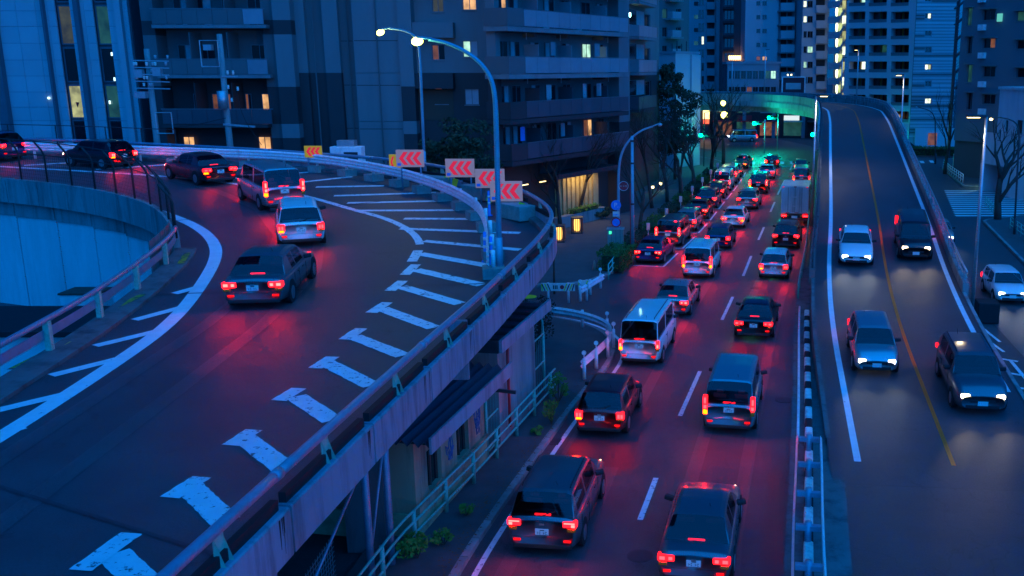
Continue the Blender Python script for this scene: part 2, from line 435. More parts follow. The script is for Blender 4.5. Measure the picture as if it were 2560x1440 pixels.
pavement('pavement_ramp_side', KERB_L, [(-7.6, 4), (-7.4, 21), (-6.9, 30), (-6.4, 36), (-6.8, 40), (-8, 43), (-16, 44.5)])
pavement('pavement_tree_side', KERB_P, [(-14, 56), (-11.5, 60), (-9.5, 68), (-6.5, 80), (-3, 92), (-1, 105), (0, 116), (-2, 124), (-14, 128)])
pavement('pavement_frontage', [(24.3, 20), (21.6, 45), (22.4, 56), (25.2, 72), (25.9, 76), (30, 78.5), (50, 80)], [(40, 20), (40, 45), (40, 56), (42, 65), (44, 70), (46, 74), (50, 76)])
pavement('pavement_corner', [(50, 98.5), (34, 97.5), (31.5, 99), (34.2, 116), (38, 128), (50, 131)], [(60, 104), (44, 104), (41, 106), (42, 114), (45, 120), (60, 124)])

# ---- painted markings of the central road
pw = MB()
for a, b in (((1700, 1040), (1750, 928)), ((1805, 800), (1832, 742)), ((1600, 1300), (1640, 1195)), ((1858, 690), (1878, 640)), ((1896, 600), (1910, 568)), ((1926, 530), (1937, 505)), ((1944, 487), (1962, 450)), ((1975, 425), (1985, 405))):
    ribbon(pw, [P(*a), P(*b)], 0.16, flat, 0.006)
pw.build('lane_dashes', M_PAINTW, central_road)
ed = MB(); ribbon(ed, offset(KERB_L, 0.45), 0.15, flat, 0.006); ed.build('edge_line', M_PAINTW, central_road)
jd = MB(); ribbon(jd, [P(1622, 790), P(1660, 745)], 0.16, flat, 0.006); jd.build('give_way_dash', M_PAINTW, central_road)
pk = MB()
PARK = smooth([(0.45, 58.2, 0), (3.7, 73, 0), (5.6, 84, 0), (7.6, 95, 0), (9.8, 108, 0), (10.6, 114, 0)], 2)
for s in range(9):
    a, t = at_len(PARK, s * 6.3); b, _ = at_len(PARK, s * 6.3 + 4.6); r = Vector((t.y, -t.x, 0))
    ribbon(pk, [a, b], 0.13, flat, 0.006); ribbon(pk, [a - r * 1.9, a], 0.13, flat, 0.0065)
pk.build('parking_bay_lines', M_PAINT, central_road)
cw = MB()
for i in range(7):
    a = P(1770 + i * 6, 400 + i * 0.3); ribbon(cw, [Vector((9.6 + i * 1.25, 121.5 + i * 0.15, 0)), Vector((10.0 + i * 1.25, 124.5 + i * 0.15, 0))], 0.5, flat, 0.006)
ribbon(cw, [Vector((9.4, 119, 0)), Vector((19, 119.6, 0))], 0.3, flat, 0.006)
cw.build('zebra_stripes', M_PAINT, central_road)
cz = MB()
for i in range(13):
    y = 79.0 + i * 1.35; ribbon(cz, [Vector((24.6 + i * 0.32, y, 0)), Vector((37, y, 0))], 0.62, flat, 0.010)
for i in range(4): ribbon(cz, [Vector((31 + i * 1.4, 122 + i * 0.6, 0)), Vector((31.6 + i * 1.4, 125 + i * 0.6, 0))], 0.5, flat, 0.010)
cz.build('zebra_stripes', M_PAINT, bpy.data.objects['frontage_road'])
fm = MB()
for a, b in (((2400, 775), (2500, 855)), ((2440, 830), (2510, 880))): ribbon(fm, [P(*a), P(*b)], 0.14, flat, 0.006)
for k in range(4):
    y = 898 + k * 34; ribbon(fm, smooth([P(2470 - k * -8, y + 6), P(2500 + k * 6, y - 3), P(2545 + k * 8, y + 6)], 2), 0.22, flat, 0.006)
ribbon(fm, [P(2525, 900), P(2600, 990)], 0.16, flat, 0.006)
fm.build('island_markings', M_PAINTW, bpy.data.objects['frontage_road'])
ob = MB()
for a, b in (((1342, 715), (1395, 714)), ((1395, 714), (1400, 702)), ((1400, 702), (1357, 701)), ((1357, 701), (1342, 715))): ribbon(ob, [P(*a), P(*b)], 0.22, flat, 0.008, 0.3)
ob.build('painted_square', M_PAINTO, bpy.data.objects['side_street'])
MB().lathe([(0.75, 0.0), (0.75, 0.012), (0.66, 0.016)], 28, tuple(P(1428, 703))).build('manhole_cover', M_GALV, bpy.data.objects['side_street'])
MB().lathe([(0.42, 0.0), (0.42, 0.012), (0.36, 0.016)], 24, tuple(P(1322, 742))).build('yellow_painted_cover', M_YEL, bpy.data.objects['side_street'])

# ================================================================ right ramp and overpass
RL = smooth([(4.3, -8, 0), (4.4, 15, 0), (4.9, 24, 0), (5.8, 32, 0), (6.8, 41, 0), (8.2, 50, 0), (9.9, 59, 0), (12.6, 75, 0), (15.5, 92, 0), (17.4, 103, 0), (19.3, 117, 0), (19.6, 128, 0), (17.6, 137, 0), (12.5, 144, 0), (4, 147.5, 0), (-8, 148, 0), (-40, 145, 0)], 3)
RL = resample(RL, 1.5)
def zr_pts(pts):
    out, mx, top = [], 0.0, False
    for p in pts:
        if p.y > 110: top = True
        z = 7.1 if top else zramp(p.y)
        out.append(Vector((p.x, p.y, z)))
    return out
RLz = zr_pts(RL)
RW = [7.2 for p in RL]
Rrz = [Vector((a.x, a.y, z.z)) for a, z in zip([p + Vector((tang(RL, i).y, -tang(RL, i).x, 0)) * RW[i] for i, p in enumerate(RL)], RLz)]
iS = next(i for i, p in enumerate(RL) if p.y > 29.0)
iE = next(i for i, p in enumerate(RL) if p.y > 86.0)
rd = MB(); nc = 6
for i in range(len(RLz) - 1):
    for k in range(nc):
        q = [RLz[i].lerp(Rrz[i], k / nc), RLz[i].lerp(Rrz[i], (k + 1) / nc), RLz[i + 1].lerp(Rrz[i + 1], (k + 1) / nc), RLz[i + 1].lerp(Rrz[i + 1], k / nc)]
        rd.quad(*[(p.x, p.y, p.z + 0.008) for p in q])
ramp_road = rd.build('ramp_road', M_ASPH2, kind='structure')
# joints across the ramp, lines
def on_ramp(i, u, lift=0.014):
    p = RLz[i].lerp(Rrz[i], u); return Vector((p.x, p.y, p.z + lift))
def ramp_line(name, u, i0, i1, w, m):
    mb = MB(); n0 = 0
    for i in range(i0, i1):
        d = w / 2 / RW[i]
        mb.quad(on_ramp(i, u - d), on_ramp(i, u + d), on_ramp(i + 1, u + d), on_ramp(i + 1, u - d))
    return mb.build(name, m, ramp_road)
iA = next(i for i, p in enumerate(RL) if p.y > 27.5)
ramp_line('edge_line_left', 0.12, iA, len(RL) - 2, 0.22, M_PAINT)
ramp_line('centre_line', 0.52, iA, len(RL) - 2, 0.14, M_PAINTO)
ramp_line('edge_line_right', 0.93, iA + 4, len(RL) - 2, 0.22, M_PAINT)
jm = MB()
for i in (iA - 1, iA + 7, iA + 24, iA + 40):
    a, b = on_ramp(i, 0.0, 0.011), on_ramp(i, 1.0, 0.011); jm.quad(a, b, b + Vector((0, 0.12, 0)), a + Vector((0, 0.12, 0)))
jm.build('expansion_joints', M_STEELD, ramp_road)
# solid approach walls, made of panels
wall_l = thing('retaining_wall', 'dark concrete retaining wall under the climbing ramp beside the central road', 'wall', (0, 0, 0))
wall_r = thing('retaining_wall', 'concrete retaining wall of the climbing ramp facing the street on the right', 'wall', (0, 0, 0))
for side, W, pts, sg in (('l', wall_l, RLz, -1), ('r', wall_r, Rrz, 1)):
    i = iS
    while i < iE:
        j = min(i + 2, iE)
        seg = [Vector((p.x, p.y, 0)) for p in pts[i:j + 1]]; mb = MB(); off = 0.02 * sg
        for a, b, za, zb in zip(seg, seg[1:], [p.z for p in pts[i:j]], [p.z for p in pts[i + 1:j + 1]]):
            t = (b - a).normalized(); r = Vector((t.y, -t.x, 0)) * off; a2 = a + t * (0.02 if a is seg[0] else 0)
            lo, hi = a2 + r, b + r; r2 = r * -8
            mb.quad((lo.x, lo.y, -0.01), (hi.x, hi.y, -0.01), (hi.x, hi.y, zb + 0.05), (lo.x, lo.y, za + 0.05))
            mb.quad((lo.x, lo.y, za + 0.05), (hi.x, hi.y, zb + 0.05), (hi.x + r2.x, hi.y + r2.y, zb + 0.05), (lo.x + r2.x, lo.y + r2.y, za + 0.05))
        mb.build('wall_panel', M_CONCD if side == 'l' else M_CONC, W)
        i = j
# parapets: plinth, steel posts, rails
def parapet(name, label, pts, i0, i1, sg, plinth_h, rails, post_gap, mrail, mpl, hpost, cat='parapet'):
    T = thing(name, label, cat, tuple(pts[i0]))
    o = pts[i0]
    loc = lambda p: p - o
    line = [loc(p) for p in pts[i0:i1]]
    mb = MB().sweep(line, [(-0.14, -0.28), (0.14, -0.28), (0.14, plinth_h), (-0.14, plinth_h)], closed=True); mb.build('plinth', mpl, T)
    for h, r in rails:
        MB().tube([p + Vector((0, 0, h)) for p in line], r, 8).build('rail', mrail, T, smooth=True)
    pl = plen(line); s = 0.4
    me = MB().box(-0.05, 0.05, -0.05, 0.05, plinth_h - 0.03, hpost).data('post', mrail)
    while s < pl:
        p, t = at_len(line, s); inst('post', me, T, p, math.atan2(t.y, t.x)); s += post_gap
    return T
parapet('ramp_parapet', 'dark steel parapet on the left edge of the climbing ramp', RLz, iS + 12, len(RLz) - 1, -1, 0.45, [(0.72, 0.035), (0.98, 0.05)], 2.0, M_STEELD, M_CONCD, 0.98)
iR = next(i for i, p in enumerate(RL) if p.y > 45.0)
parapet('ramp_parapet', 'steel post and rail parapet between the ramp and the right street', Rrz, iR, len(RLz) - 1, 1, 0.5, [(0.75, 0.04), (1.02, 0.06)], 2.0, M_GALV, M_CONC, 1.02)
# overpass: girders, fascia panels, piers
op = thing('overpass', 'curved grey overpass deck lit teal from the signals below', 'overpass', (0, 0, 0))
M_OPC = mat('overpass_paint', (0.30, 0.38, 0.37), 0.7, var=0.2, scale=0.6, dirt=(0.08, 0.08, 0.08), dscale=0.8, damt=0.6, vert=True)
under = MB()
for i in range(iE, len(RLz) - 1):
    a, b, c, d = RLz[i], Rrz[i], Rrz[i + 1], RLz[i + 1]; z = Vector((0, 0, -0.55))
    under.quad(a + z, d + z, c + z, b + z)
under.build('soffit', M_OPC, op)
for off, nm in ((0.7, 'girder'), (3.4, 'girder'), (6.2, 'girder')):
    line = [p + Vector((tang(RL, i).y, -tang(RL, i).x, 0)) * off for i, p in enumerate(RLz)][iE:]
    MB().sweep(line, [(-0.35, -1.55), (0.35, -1.55), (0.35, -0.5), (-0.35, -0.5)], closed=True).build(nm, M_OPC, op)
i = iE
while i < len(RLz) - 2:
    j = min(i + 3, len(RLz) - 1)
    for pts, sg in ((RLz, -1), (Rrz, 1)):
        line = [p.copy() for p in pts[i:j + 1]]; d = (line[-1] - line[-2]).normalized() * 0.03; line[-1] -= d
        MB().sweep(line, [(0.16 * sg, -0.6), (0.30 * sg, -0.6), (0.30 * sg, 0.98), (0.16 * sg, 0.98)], closed=True).build('fascia_panel', M_OPC, op)
    MB().sweep([RLz[i] , RLz[j]], [(-0.40, -0.75), (-0.305, -0.75), (-0.305, -0.05), (-0.40, -0.05)], closed=True).build('edge_beam', M_OPC, op)
    i = j
for i in (iE + 1, iE + 14, next(k for k, p in enumerate(RL) if p.x < 0 and p.y > 120), len(RLz) - 6):
    c = RLz[i].lerp(Rrz[i], 0.5)
    MB().tube([(c.x, c.y, 0), (c.x, c.y, c.z - 1.5)], 0.75, 20).build('pier', M_CONC, op, smooth=True)
    a, b = RLz[i].lerp(Rrz[i], 0.1), RLz[i].lerp(Rrz[i], 0.9)
    MB().beam(a + Vector((0, 0, -2.0)), b + Vector((0, 0, -2.0)), 1.3, 0.9).build('pier_cap', M_CONC, op)

# ================================================================ left ramp
def ext(p, q, d): p, q = Vector(p), Vector(q); return p + (p - q).normalized() * d
out_px = [(400, 1440), (700, 1170), (1000, 905), (1150, 776), (1280, 655), (1350, 588), (1377, 548), (1374, 528), (1358, 508), (1308, 478), (1200, 440), (1100, 415), (950, 396), (800, 385), (600, 371), (300, 357), (0, 346)]
OUT = [PD(a, b, 0.95) for a, b in out_px]
inn_px = [(0, 862), (200, 752), (350, 652), (425, 592), (446, 560)]
INN = [PD(a, b, 0.9) for a, b in inn_px] + [PD(a, b, 0.45) for a, b in ((402, 517), (300, 484), (200, 466), (100, 453), (0, 444))]
for Lst in (OUT, INN):
    Lst[:] = [Vector((p.x, p.y, 0)) for p in Lst]
    a = ext(Lst[0], Lst[1], 18); b = ext(Lst[-1], Lst[-2], 30); Lst.insert(0, a); Lst.append(b)
    Lst[:] = resample(smooth(Lst, 3), 0.7)
dz = lambda pts, h=0.0: [Vector((p.x, p.y, zdeck(p.y) + h)) for p in pts]
N, Mx = 150, 16
oa = [at_len(OUT, plen(OUT) * i / N)[0] for i in range(N + 1)]; ia = [at_len(INN, plen(INN) * i / N)[0] for i in range(N + 1)]
dk = MB()
for i in range(N + 1):
    for k in range(Mx + 1):
        p = oa[i].lerp(ia[i], k / Mx); dk.v.append((p.x, p.y, zdeck(p.y)))
for i in range(N):
    for k in range(Mx):
        a = i * (Mx + 1) + k; dk.f.append((a, a + 1, a + Mx + 2, a + Mx + 1))
deck = dk.build('ramp_deck', M_ASPH2, kind='structure')
us = MB()
for i in range(N):
    for k in range(4):
        q = [oa[i].lerp(ia[i], k / 4), oa[i].lerp(ia[i], (k + 1) / 4), oa[i + 1].lerp(ia[i + 1], (k + 1) / 4), oa[i + 1].lerp(ia[i + 1], k / 4)]
        us.quad(*[(p.x, p.y, zdeck(p.y) - 0.30) for p in q])
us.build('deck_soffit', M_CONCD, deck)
# fascia panels: 3.5 m long, butt joints left open
M_FASC = mat('fascia_concrete', (0.30, 0.27, 0.31), 0.8, var=0.15, scale=0.7, bump=0.2, bscale=18, rnd=0.06, dirt=(0.10, 0.06, 0.06), dscale=2.2, damt=0.65, vert=True)
M_STAIN = mat('rust_streak', (0.035, 0.018, 0.018), 0.9, var=0.3, scale=5)
oz = dz(OUT); T = plen(oz); s = 0.0
while s < T - 3.4:
    line = [at_len(oz, s + 0.03 + (3.44) * k / 4)[0] for k in range(5)]
    MB().sweep(line, [(0.02, -0.34), (0.24, -0.34), (0.24, 0.42), (0.21, 0.45), (0.02, 0.45)], closed=True).build('fascia_panel', M_FASC, deck)
    c_, t_ = at_len(oz, s + 3.45); r_ = Vector((t_.y, -t_.x, 0)); rs = random.Random(int(s * 10))
    for j in range(4):
        o_ = c_ + t_ * (-0.42 * rs.random() - 0.04) + r_ * 0.243; h_ = rs.uniform(0.25, 0.70); w_ = rs.uniform(0.02, 0.06)
        MB().quad(o_ + Vector((0, 0, 0.40)), o_ + t_ * w_ + Vector((0, 0, 0.40)), o_ + t_ * w_ * 0.6 + Vector((0, 0, 0.40 - h_)), o_ + t_ * w_ * 0.3 + Vector((0, 0, 0.40 - h_))).build('rust_streak', M_STAIN, deck)
    s += 3.5
kc = MB().sweep(oz, [(-0.30, 0.0), (-0.30, 0.16), (0.015, 0.2), (0.015, 0.0)]); kc.build('edge_kerb', M_CONCD, deck)
# pipe railing on the outer edge
rail = thing('pipe_railing', 'long blue-grey pipe railing along the outer edge of the left ramp', 'railing', tuple(oz[0]))
o0 = oz[0]
pipe = offset(dz(OUT, 0.95), 0.06)
s = 0.0; Tp = plen(pipe); kk = 0
while s < Tp - 0.5:
    seg = [at_len(pipe, min(Tp, s + 7.0 * k / 12))[0] - o0 for k in range(13)]
    r0 = 0.085
    MB().tube(seg, r0, 12).build('pipe', M_STEELB, rail, smooth=True)
    MB().tube([seg[-1] - (seg[-1] - seg[-2]).normalized() * 0.1, seg[-1] + (seg[-1] - seg[-2]).normalized() * 0.1], 0.097, 12).build('sleeve', M_STEELB, rail, smooth=True)
    s += 7.0
M_BRK = mat('bracket_green', (0.42, 0.48, 0.36), 0.6, var=0.3, scale=5)
bm_ = MB().box(-0.13, 0.13, -0.02, 0.0, 0.40, 0.90); 
bm_.quad((-0.11, -0.02, 0.9), (-0.11, 0.14, 0.42), (-0.11, -0.02, 0.42), (-0.11, -0.02, 0.9)) ; bm_.quad((0.11, -0.02, 0.9), (0.11, 0.14, 0.42), (0.11, -0.02, 0.42), (0.11, -0.02, 0.9))
bm_.box(-0.12, 0.12, -0.02, 0.15, 0.40, 0.42)
bme = bm_.data('bracket', M_BRK); wme = MB().box(-1.62, 1.62, -0.06, 0.06, 0.45, 0.62).data('dark_gap_strip', M_BLACK)  # black strip puts in the dark gap between pipe and fascia
s = 1.72
while s < T - 2:
    p, t = at_len(oz, s); q = p - o0 + Vector((t.y, -t.x, 0)) * 0.08
    inst('bracket', bme, rail, q, math.atan2(t.y, t.x) + math.pi)
    inst('dark_gap_strip', wme, rail, p - o0 + Vector((t.y, -t.x, 0)) * 0.07, math.atan2(t.y, t.x)); s += 3.5

# inner edge: kerb, low rail with posts (near), parapet (far)
iz = dz(INN); inn_tip = next(i for i, p in enumerate(INN) if p.y > PD(440, 572, 0.9).y)
near_in = iz[:inn_tip + 1]; far_in = iz[inn_tip:]
MB().sweep(near_in, [(0.62, 0.004), (0.62, 0.10), (0.0, 0.14), (-0.12, 0.14), (-0.12, -0.5)]).build('inner_kerb', M_CONCD, deck)
yd = MB()
for a, b in (((285, 782), (360, 745)), (((30, 937)), (170, 866)), ((452, 668), (470, 640))): ribbon(yd, [PD(*a), PD(*b)], 0.22, lambda y: zdeck(y) + 0.1, 0.03, 0.4)
yd.build('yellow_dashes', M_PAINTY, deck)
ir = thing('low_guard_rail', 'low grey guard rail along the inner edge of the left ramp', 'guard rail', tuple(near_in[0])); o1 = near_in[0]
MB().tube([p - o1 + Vector((0.0, 0, 0.9)) for p in near_in], 0.075, 10).build('top_pipe', M_STEELB, ir, smooth=True)
MB().sweep([p - o1 for p in near_in], [(-0.06, 0.42), (-0.03, 0.42), (-0.03, 0.66), (-0.06, 0.66)], closed=True).build('lower_rail', M_STEELB, ir)
s = 1.0; pme = MB().box(-0.09, 0.09, -0.09, 0.05, 0.12, 0.86).data('post', M_BRK)
while s < plen(near_in):
    p, t = at_len(near_in, s); inst('post', pme, ir, p - o1, math.atan2(t.y, t.x)); s += 3.2
# far inner parapet in panels, with a girder and a tall white wall below
s = 0.0; Tf = plen(far_in)
while s < Tf - 0.4:
    line = [at_len(far_in, min(Tf, s + 0.02 + 2.2 * k / 3))[0] for k in range(4)]
    MB().sweep(line, [(0.10, 0.0), (0.10, 0.45), (-0.12, 0.45), (-0.12, -0.75), (0.10, -0.75)], closed=True).build('parapet_panel', M_CONC, deck)
    s += 2.25
gw = thing('white_wall', 'tall pale wall below the inner edge of the left ramp', 'wall', (0, 0, 0))
iw = [p + Vector((tang(far_in, i).y, -tang(far_in, i).x, 0)) * 0.25 for i, p in enumerate(far_in)]
s = 0.0; Tw = plen(iw); k = 0
while s < Tw - 0.5:
    line = [at_len(iw, min(Tw, s + 0.05 + 2.83 * k_ / 4))[0] for k_ in range(5)]
    line = [Vector((p.x, p.y, 0)) for p in line]; top = zdeck(line[2].y) - 1.5
    MB().sweep(line, [(0.0, -0.01), (0.12, -0.01), (0.12, top), (0.0, top)], closed=True).build('wall_panel', M_WHITEW, gw)
    MB().sweep(line, [(-0.08, top + 0.02), (0.14, top + 0.02), (0.14, top + 0.75), (-0.08, top + 0.75)], closed=True).build('girder_panel', M_CONC, gw)
    s += 2.93
# tall mesh fence with posts bent over the road
M_MESH = mat('fence_wire', (0.02, 0.03, 0.03), 0.6, var=0.2, scale=3)
mf = thing('mesh_fence', 'dark tall fence with bent-over posts on the inner parapet of the left ramp', 'fence', tuple(far_in[0])); o2 = far_in[0]
s = 0.2; tops = []; mids = []
while s < min(Tf, 34):
    p, t = at_len(far_in, s); r = Vector((t.y, -t.x, 0)); b = p - o2
    pts = [b + Vector((0, 0, 0.42)), b + Vector((0, 0, 1.75)), b + r * -0.10 + Vector((0, 0, 2.0)), b + r * -0.42 + Vector((0, 0, 2.45))]
    MB().tube(pts, 0.045, 6).build('post', M_MESH, mf, smooth=True); tops.append(pts[3]); mids.append(pts[1]); s += 1.9
MB().tube(smooth(tops, 1), 0.028, 6).build('top_wire', M_MESH, mf); MB().tube(smooth(mids, 1), 0.025, 6).build('middle_wire', M_MESH, mf)
wv = MB()
for a, b in zip(mids, mids[1:]):
    for k in range(1, 12):
        p = a.lerp(b, k / 12); wv.beam((p.x, p.y, p.z - 1.3), tuple(p), 0.006, 0.006)
    for k in range(1, 8):
        z = Vector((0, 0, -1.3 * k / 8)); wv.beam(a + z, b + z, 0.006, 0.006)
o = wv.build('wire_mesh', M_MESH, mf); o['kind'] = 'stuff'
# solid tip panel of the fence
tp = MB(); tl = [at_len(near_in, plen(near_in) - 3.4 + k * 0.68)[0] - o2 for k in range(6)]
M_TIP = mat('fence_sheet', (0.10, 0.16, 0.17), 0.5, var=0.3, scale=2, dirt=(0.04, 0.04, 0.02), dscale=3, damt=0.7, vert=True)
for k in range(5):
    a, b = tl[k], tl[k + 1]; d = (b - a).normalized() * 0.02
    MB().sweep([a + d, b - d], [(-0.20, -1.3), (-0.17, -1.3), (-0.17, 1.15), (-0.20, 1.15)], closed=True).build('sheet_panel', M_TIP, mf)

# ---- painted markings of the left ramp
dl = MB(); ribbon(dl, smooth([PD(a, b) for a, b in ((-160, 1185), (0, 1095), (300, 902), (430, 806), (505, 712), (545, 640), (532, 598), (490, 565), (430, 540), (330, 505))], 3), 0.42, zdeck, 0.012, 0.5)
dl.build('inner_edge_line', M_PAINT, deck)
hs = MB()
for a, b in (((436, 735), (505, 716)), ((336, 801), (458, 768)), ((238, 866), (395, 828)), ((128, 940), (315, 893)), ((-10, 1028), (190, 980)), ((-60, 1100), (60, 1068))):
    ribbon(hs, [PD(*a), PD(*b)], 0.34, zdeck, 0.016, 0.15, 0.04)
hs.build('inner_hatch_stripes', M_PAINT, deck)
os_ = MB()
for a, b in (((285, 1385), (400, 1500)), ((470, 1215), (565, 1305)), ((610, 1095), (712, 1172)), ((740, 992), (832, 1052)), ((815, 907), (930, 965)), ((885, 842), (1008, 890)), ((955, 772), (1085, 820)), ((1003, 717), (1150, 760)), ((1040, 675), (1205, 713)), ((1050, 635), (1215, 664))):
    ribbon(os_, [PD(*a), PD(*b)], 0.44, zdeck, 0.012, 0.12, 0.05)
os_.build('outer_hatch_stripes_near', M_PAINTW, deck)
of = MB()
for a, b in (((1060, 603), (1300, 625)), ((1000, 572), (1300, 583)), ((1010, 547), (1180, 548)), ((892, 527), (1150, 526)), ((868, 508), (1100, 503)), ((835, 490), (1090, 482)), ((790, 468), (960, 465)), ((700, 462), (880, 442)), ((560, 448), (770, 431)), ((420, 436), (640, 418)), ((240, 424), (480, 408)), ((60, 414), (330, 398))):
    ribbon(of, [PD(*a), PD(*b)], 0.36, zdeck, 0.012, 0.15, 0.06)
of.build('outer_hatch_stripes_far', M_PAINTW, deck)
oe = MB()
ribbon(oe, smooth([PD(a, b) for a, b in ((-80, 412), (0, 417), (200, 428), (400, 440), (560, 456), (700, 476), (800, 500), (890, 527), (960, 545), (1010, 567), (1042, 592), (1050, 612))], 2), 0.30, zdeck, 0.016, 0.15, 0.08)
for a, b in (((1030, 655), (1046, 627)), ((1012, 688), (1040, 662)), ((975, 728), (1007, 703)), ((928, 783), (968, 757)), ((862, 850), (903, 822)), ((788, 922), (832, 893)), ((697, 1003), (747, 972)), ((576, 1115), (636, 1076)), ((424, 1246), (505, 1194)), ((200, 1428), (330, 1335))):
    ribbon(oe, [PD(*a), PD(*b)], 0.36, zdeck, 0.017, 0.12, 0.06)
oe.build('outer_edge_marks', M_PAINTW, deck)
# columns carrying the ramp
for s in (14, 24, 34, 46, 60):
    a, t = at_len(OUT, s + 6); b, _ = at_len(INN, min(plen(INN), (s + 6) * plen(INN) / plen(OUT)))
    for u in (0.22, 0.75):
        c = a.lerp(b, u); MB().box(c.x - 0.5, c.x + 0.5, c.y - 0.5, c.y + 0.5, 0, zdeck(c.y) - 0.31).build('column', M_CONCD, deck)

# ---- wear of the roads: repair patches, polished wheel paths, covers, drains
M_PATCH = asphalt('asphalt_patch', (0.034, 0.036, 0.04), 0.4)
M_PATCHL = asphalt('asphalt_polished', (0.056, 0.061, 0.066), 0.38)
def patch(path, s0, s1, off, w, zf, lift, m, parent, name, step=0.8):
    pts = [at_len(path, s0 + (s1 - s0) * k / 12)[0] for k in range(13)]; pts = offset(pts, off)
    return ribbon(MB(), pts, w, zf, lift, step).build(name, m, parent)
CLP_ = resample(smooth([Vector((*p, 0)) for p in ((-4.6, 4), (-3.9, 12), (-3.0, 21), (-1.4, 34), (1.0, 47.5), (4.9, 68), (6.7, 77), (9.7, 92), (14.0, 117))], 3), 0.7)
CRP_ = resample(smooth([Vector((*p, 0)) for p in ((-0.8, 4), (0.0, 12), (0.85, 21), (3.0, 34), (5.55, 48.7), (9.3, 67), (12.6, 84), (16.8, 112))], 3), 0.7)
for pth in (CLP_, CRP_):
    for off in (-0.78, 0.78): patch(pth, 2, plen(pth) - 2, off, 0.42, flat, 0.002, M_PATCHL, central_road, 'polished_wheel_path')
patch(CLP_, 24, 29.5, 0.3, 2.2, flat, 0.003, M_PATCH, central_road, 'repair_patch'); patch(CRP_, 33, 44, -0.4, 1.3, flat, 0.003, M_PATCH, central_road, 'repair_patch'); patch(CLP_, 50, 58, -0.9, 0.9, flat, 0.003, M_PATCH, central_road, 'repair_patch')
patch(CRP_, 8, 24, 1.75, 0.5, flat, 0.003, M_PATCH, central_road, 'service_trench')
for px, py in ((1500, 905), (1960, 1000), (1890, 720), (1600, 1390)):
    MB().lathe([(0.33, 0.0), (0.33, 0.010), (0.28, 0.013)], 24, tuple(P(px, py))).build('manhole_cover', M_STEELD, central_road)
for k in range(6):
    p_, t_ = at_len(KERB_L, 8 + k * 4.5); q_ = p_ + Vector((t_.y, -t_.x, 0)) * 0.28
    MB().box(-0.28, 0.28, -0.14, 0.14, 0.002, 0.010).xf(Matrix.Translation(q_) @ Matrix.Rotation(math.atan2(t_.y, t_.x), 4, 'Z')).build('drain_grate', M_STEELD, central_road)
DPT = resample(smooth([Vector((-10.4, -6, 0)), Vector((-10.7, 4, 0))] + [Vector((*PD(a, b)[:2], 0)) for a, b in ( (-160, 1335), (20, 1218), (300, 1015), (560, 832), (715, 705), (762, 615), (735, 542), (640, 486), (430, 432), (200, 410), (0, 400))], 3), 0.6)
for off in (-0.78, 0.78): patch(DPT, 2, plen(DPT) - 2, off, 0.42, zdeck, 0.009, M_PATCHL, deck, 'polished_wheel_path', 0.5)
for s_ in (12, 30, 47):
    a_, t_ = at_len(OUT, s_ + 8); b_, _ = at_len(INN, (s_ + 8) * plen(INN) / plen(OUT))
    ribbon(MB(), [a_.lerp(b_, k / 20) for k in range(21)], 0.09, zdeck, 0.016, 0.5).build('expansion_joint', M_STEELD, deck)
# ================================================================ crash barrier of the left ramp
def corr(h0, h1, face=-1, waves=3, depth=0.08):       # corrugated beam profile, road side on the left
    out = []; n = waves * 4
    for k in range(n + 1):
        z = h0 + (h1 - h0) * k / n
        out.append((face * depth * (0.5 - 0.5 * math.cos(2 * math.pi * waves * k / n)), z))
    return out
def beam_barrier(T, line, h0, h1, m, waves=3, piece=4.0, face=-1):
    s = 0.0; L_ = plen(line); k = 0
    while s < L_ - 0.3:
        e = min(L_, s + piece + 0.06); seg = [at_len(line, s + (e - s) * j / 8)[0] for j in range(9)]
        pr = corr(h0, h1, face, waves); pr = [(a + (0.004 * (k % 2)), b) for a, b in pr] + [(a - face * 0.006 + 0.004 * (k % 2), b) for a, b in reversed(pr)]
        MB().sweep(seg, pr, closed=True).build('beam', m, T, smooth=False); s += piece; k += 1
WB = [PD(a, b, 0.72) for a, b in ((1222, 648), (1221, 600), (1214, 548), (1193, 512), (1130, 475), (1060, 450), (1000, 432), (900, 412), (800, 398), (700, 390), (600, 385), (300, 374), (0, 365), (-200, 359))]
WB = resample(dz([Vector((p.x, p.y, 0)) for p in smooth(WB, 3)]), 0.6)
cb = thing('crash_barrier', 'long white corrugated crash barrier sweeping round the left ramp', 'crash barrier', tuple(WB[0])); o3 = WB[0].copy()
WBl = [p - o3 for p in WB]
beam_barrier(cb, WBl, 0.48, 0.98, M_STEELW)
blk = MB().box(-0.36, 0.36, -0.36, 0.36, 0.0, 0.36).data('concrete_block', M_BLOCK); bpost = MB().tube([(0, 0, 0.3), (0, 0, 0.92)], 0.075, 10).data('post', M_STEELW, True)
lpost = MB().tube([(0, 0, 0.0), (0, 0, 0.92)], 0.075, 10).data('post', M_STEELW, True)
s = 0.4; nb = 0
while s < plen(WBl):
    p, t = at_len(WBl, s); q = p + Vector((t.y, -t.x, 0)) * 0.14
    if nb < 16: 
        b = inst('concrete_block', blk, cb, q, math.atan2(t.y, t.x) + random.uniform(-.1, .1)); inst('post', bpost, cb, q)
    else: inst('post', lpost, cb, q)
    nb += 1; s += 2.35
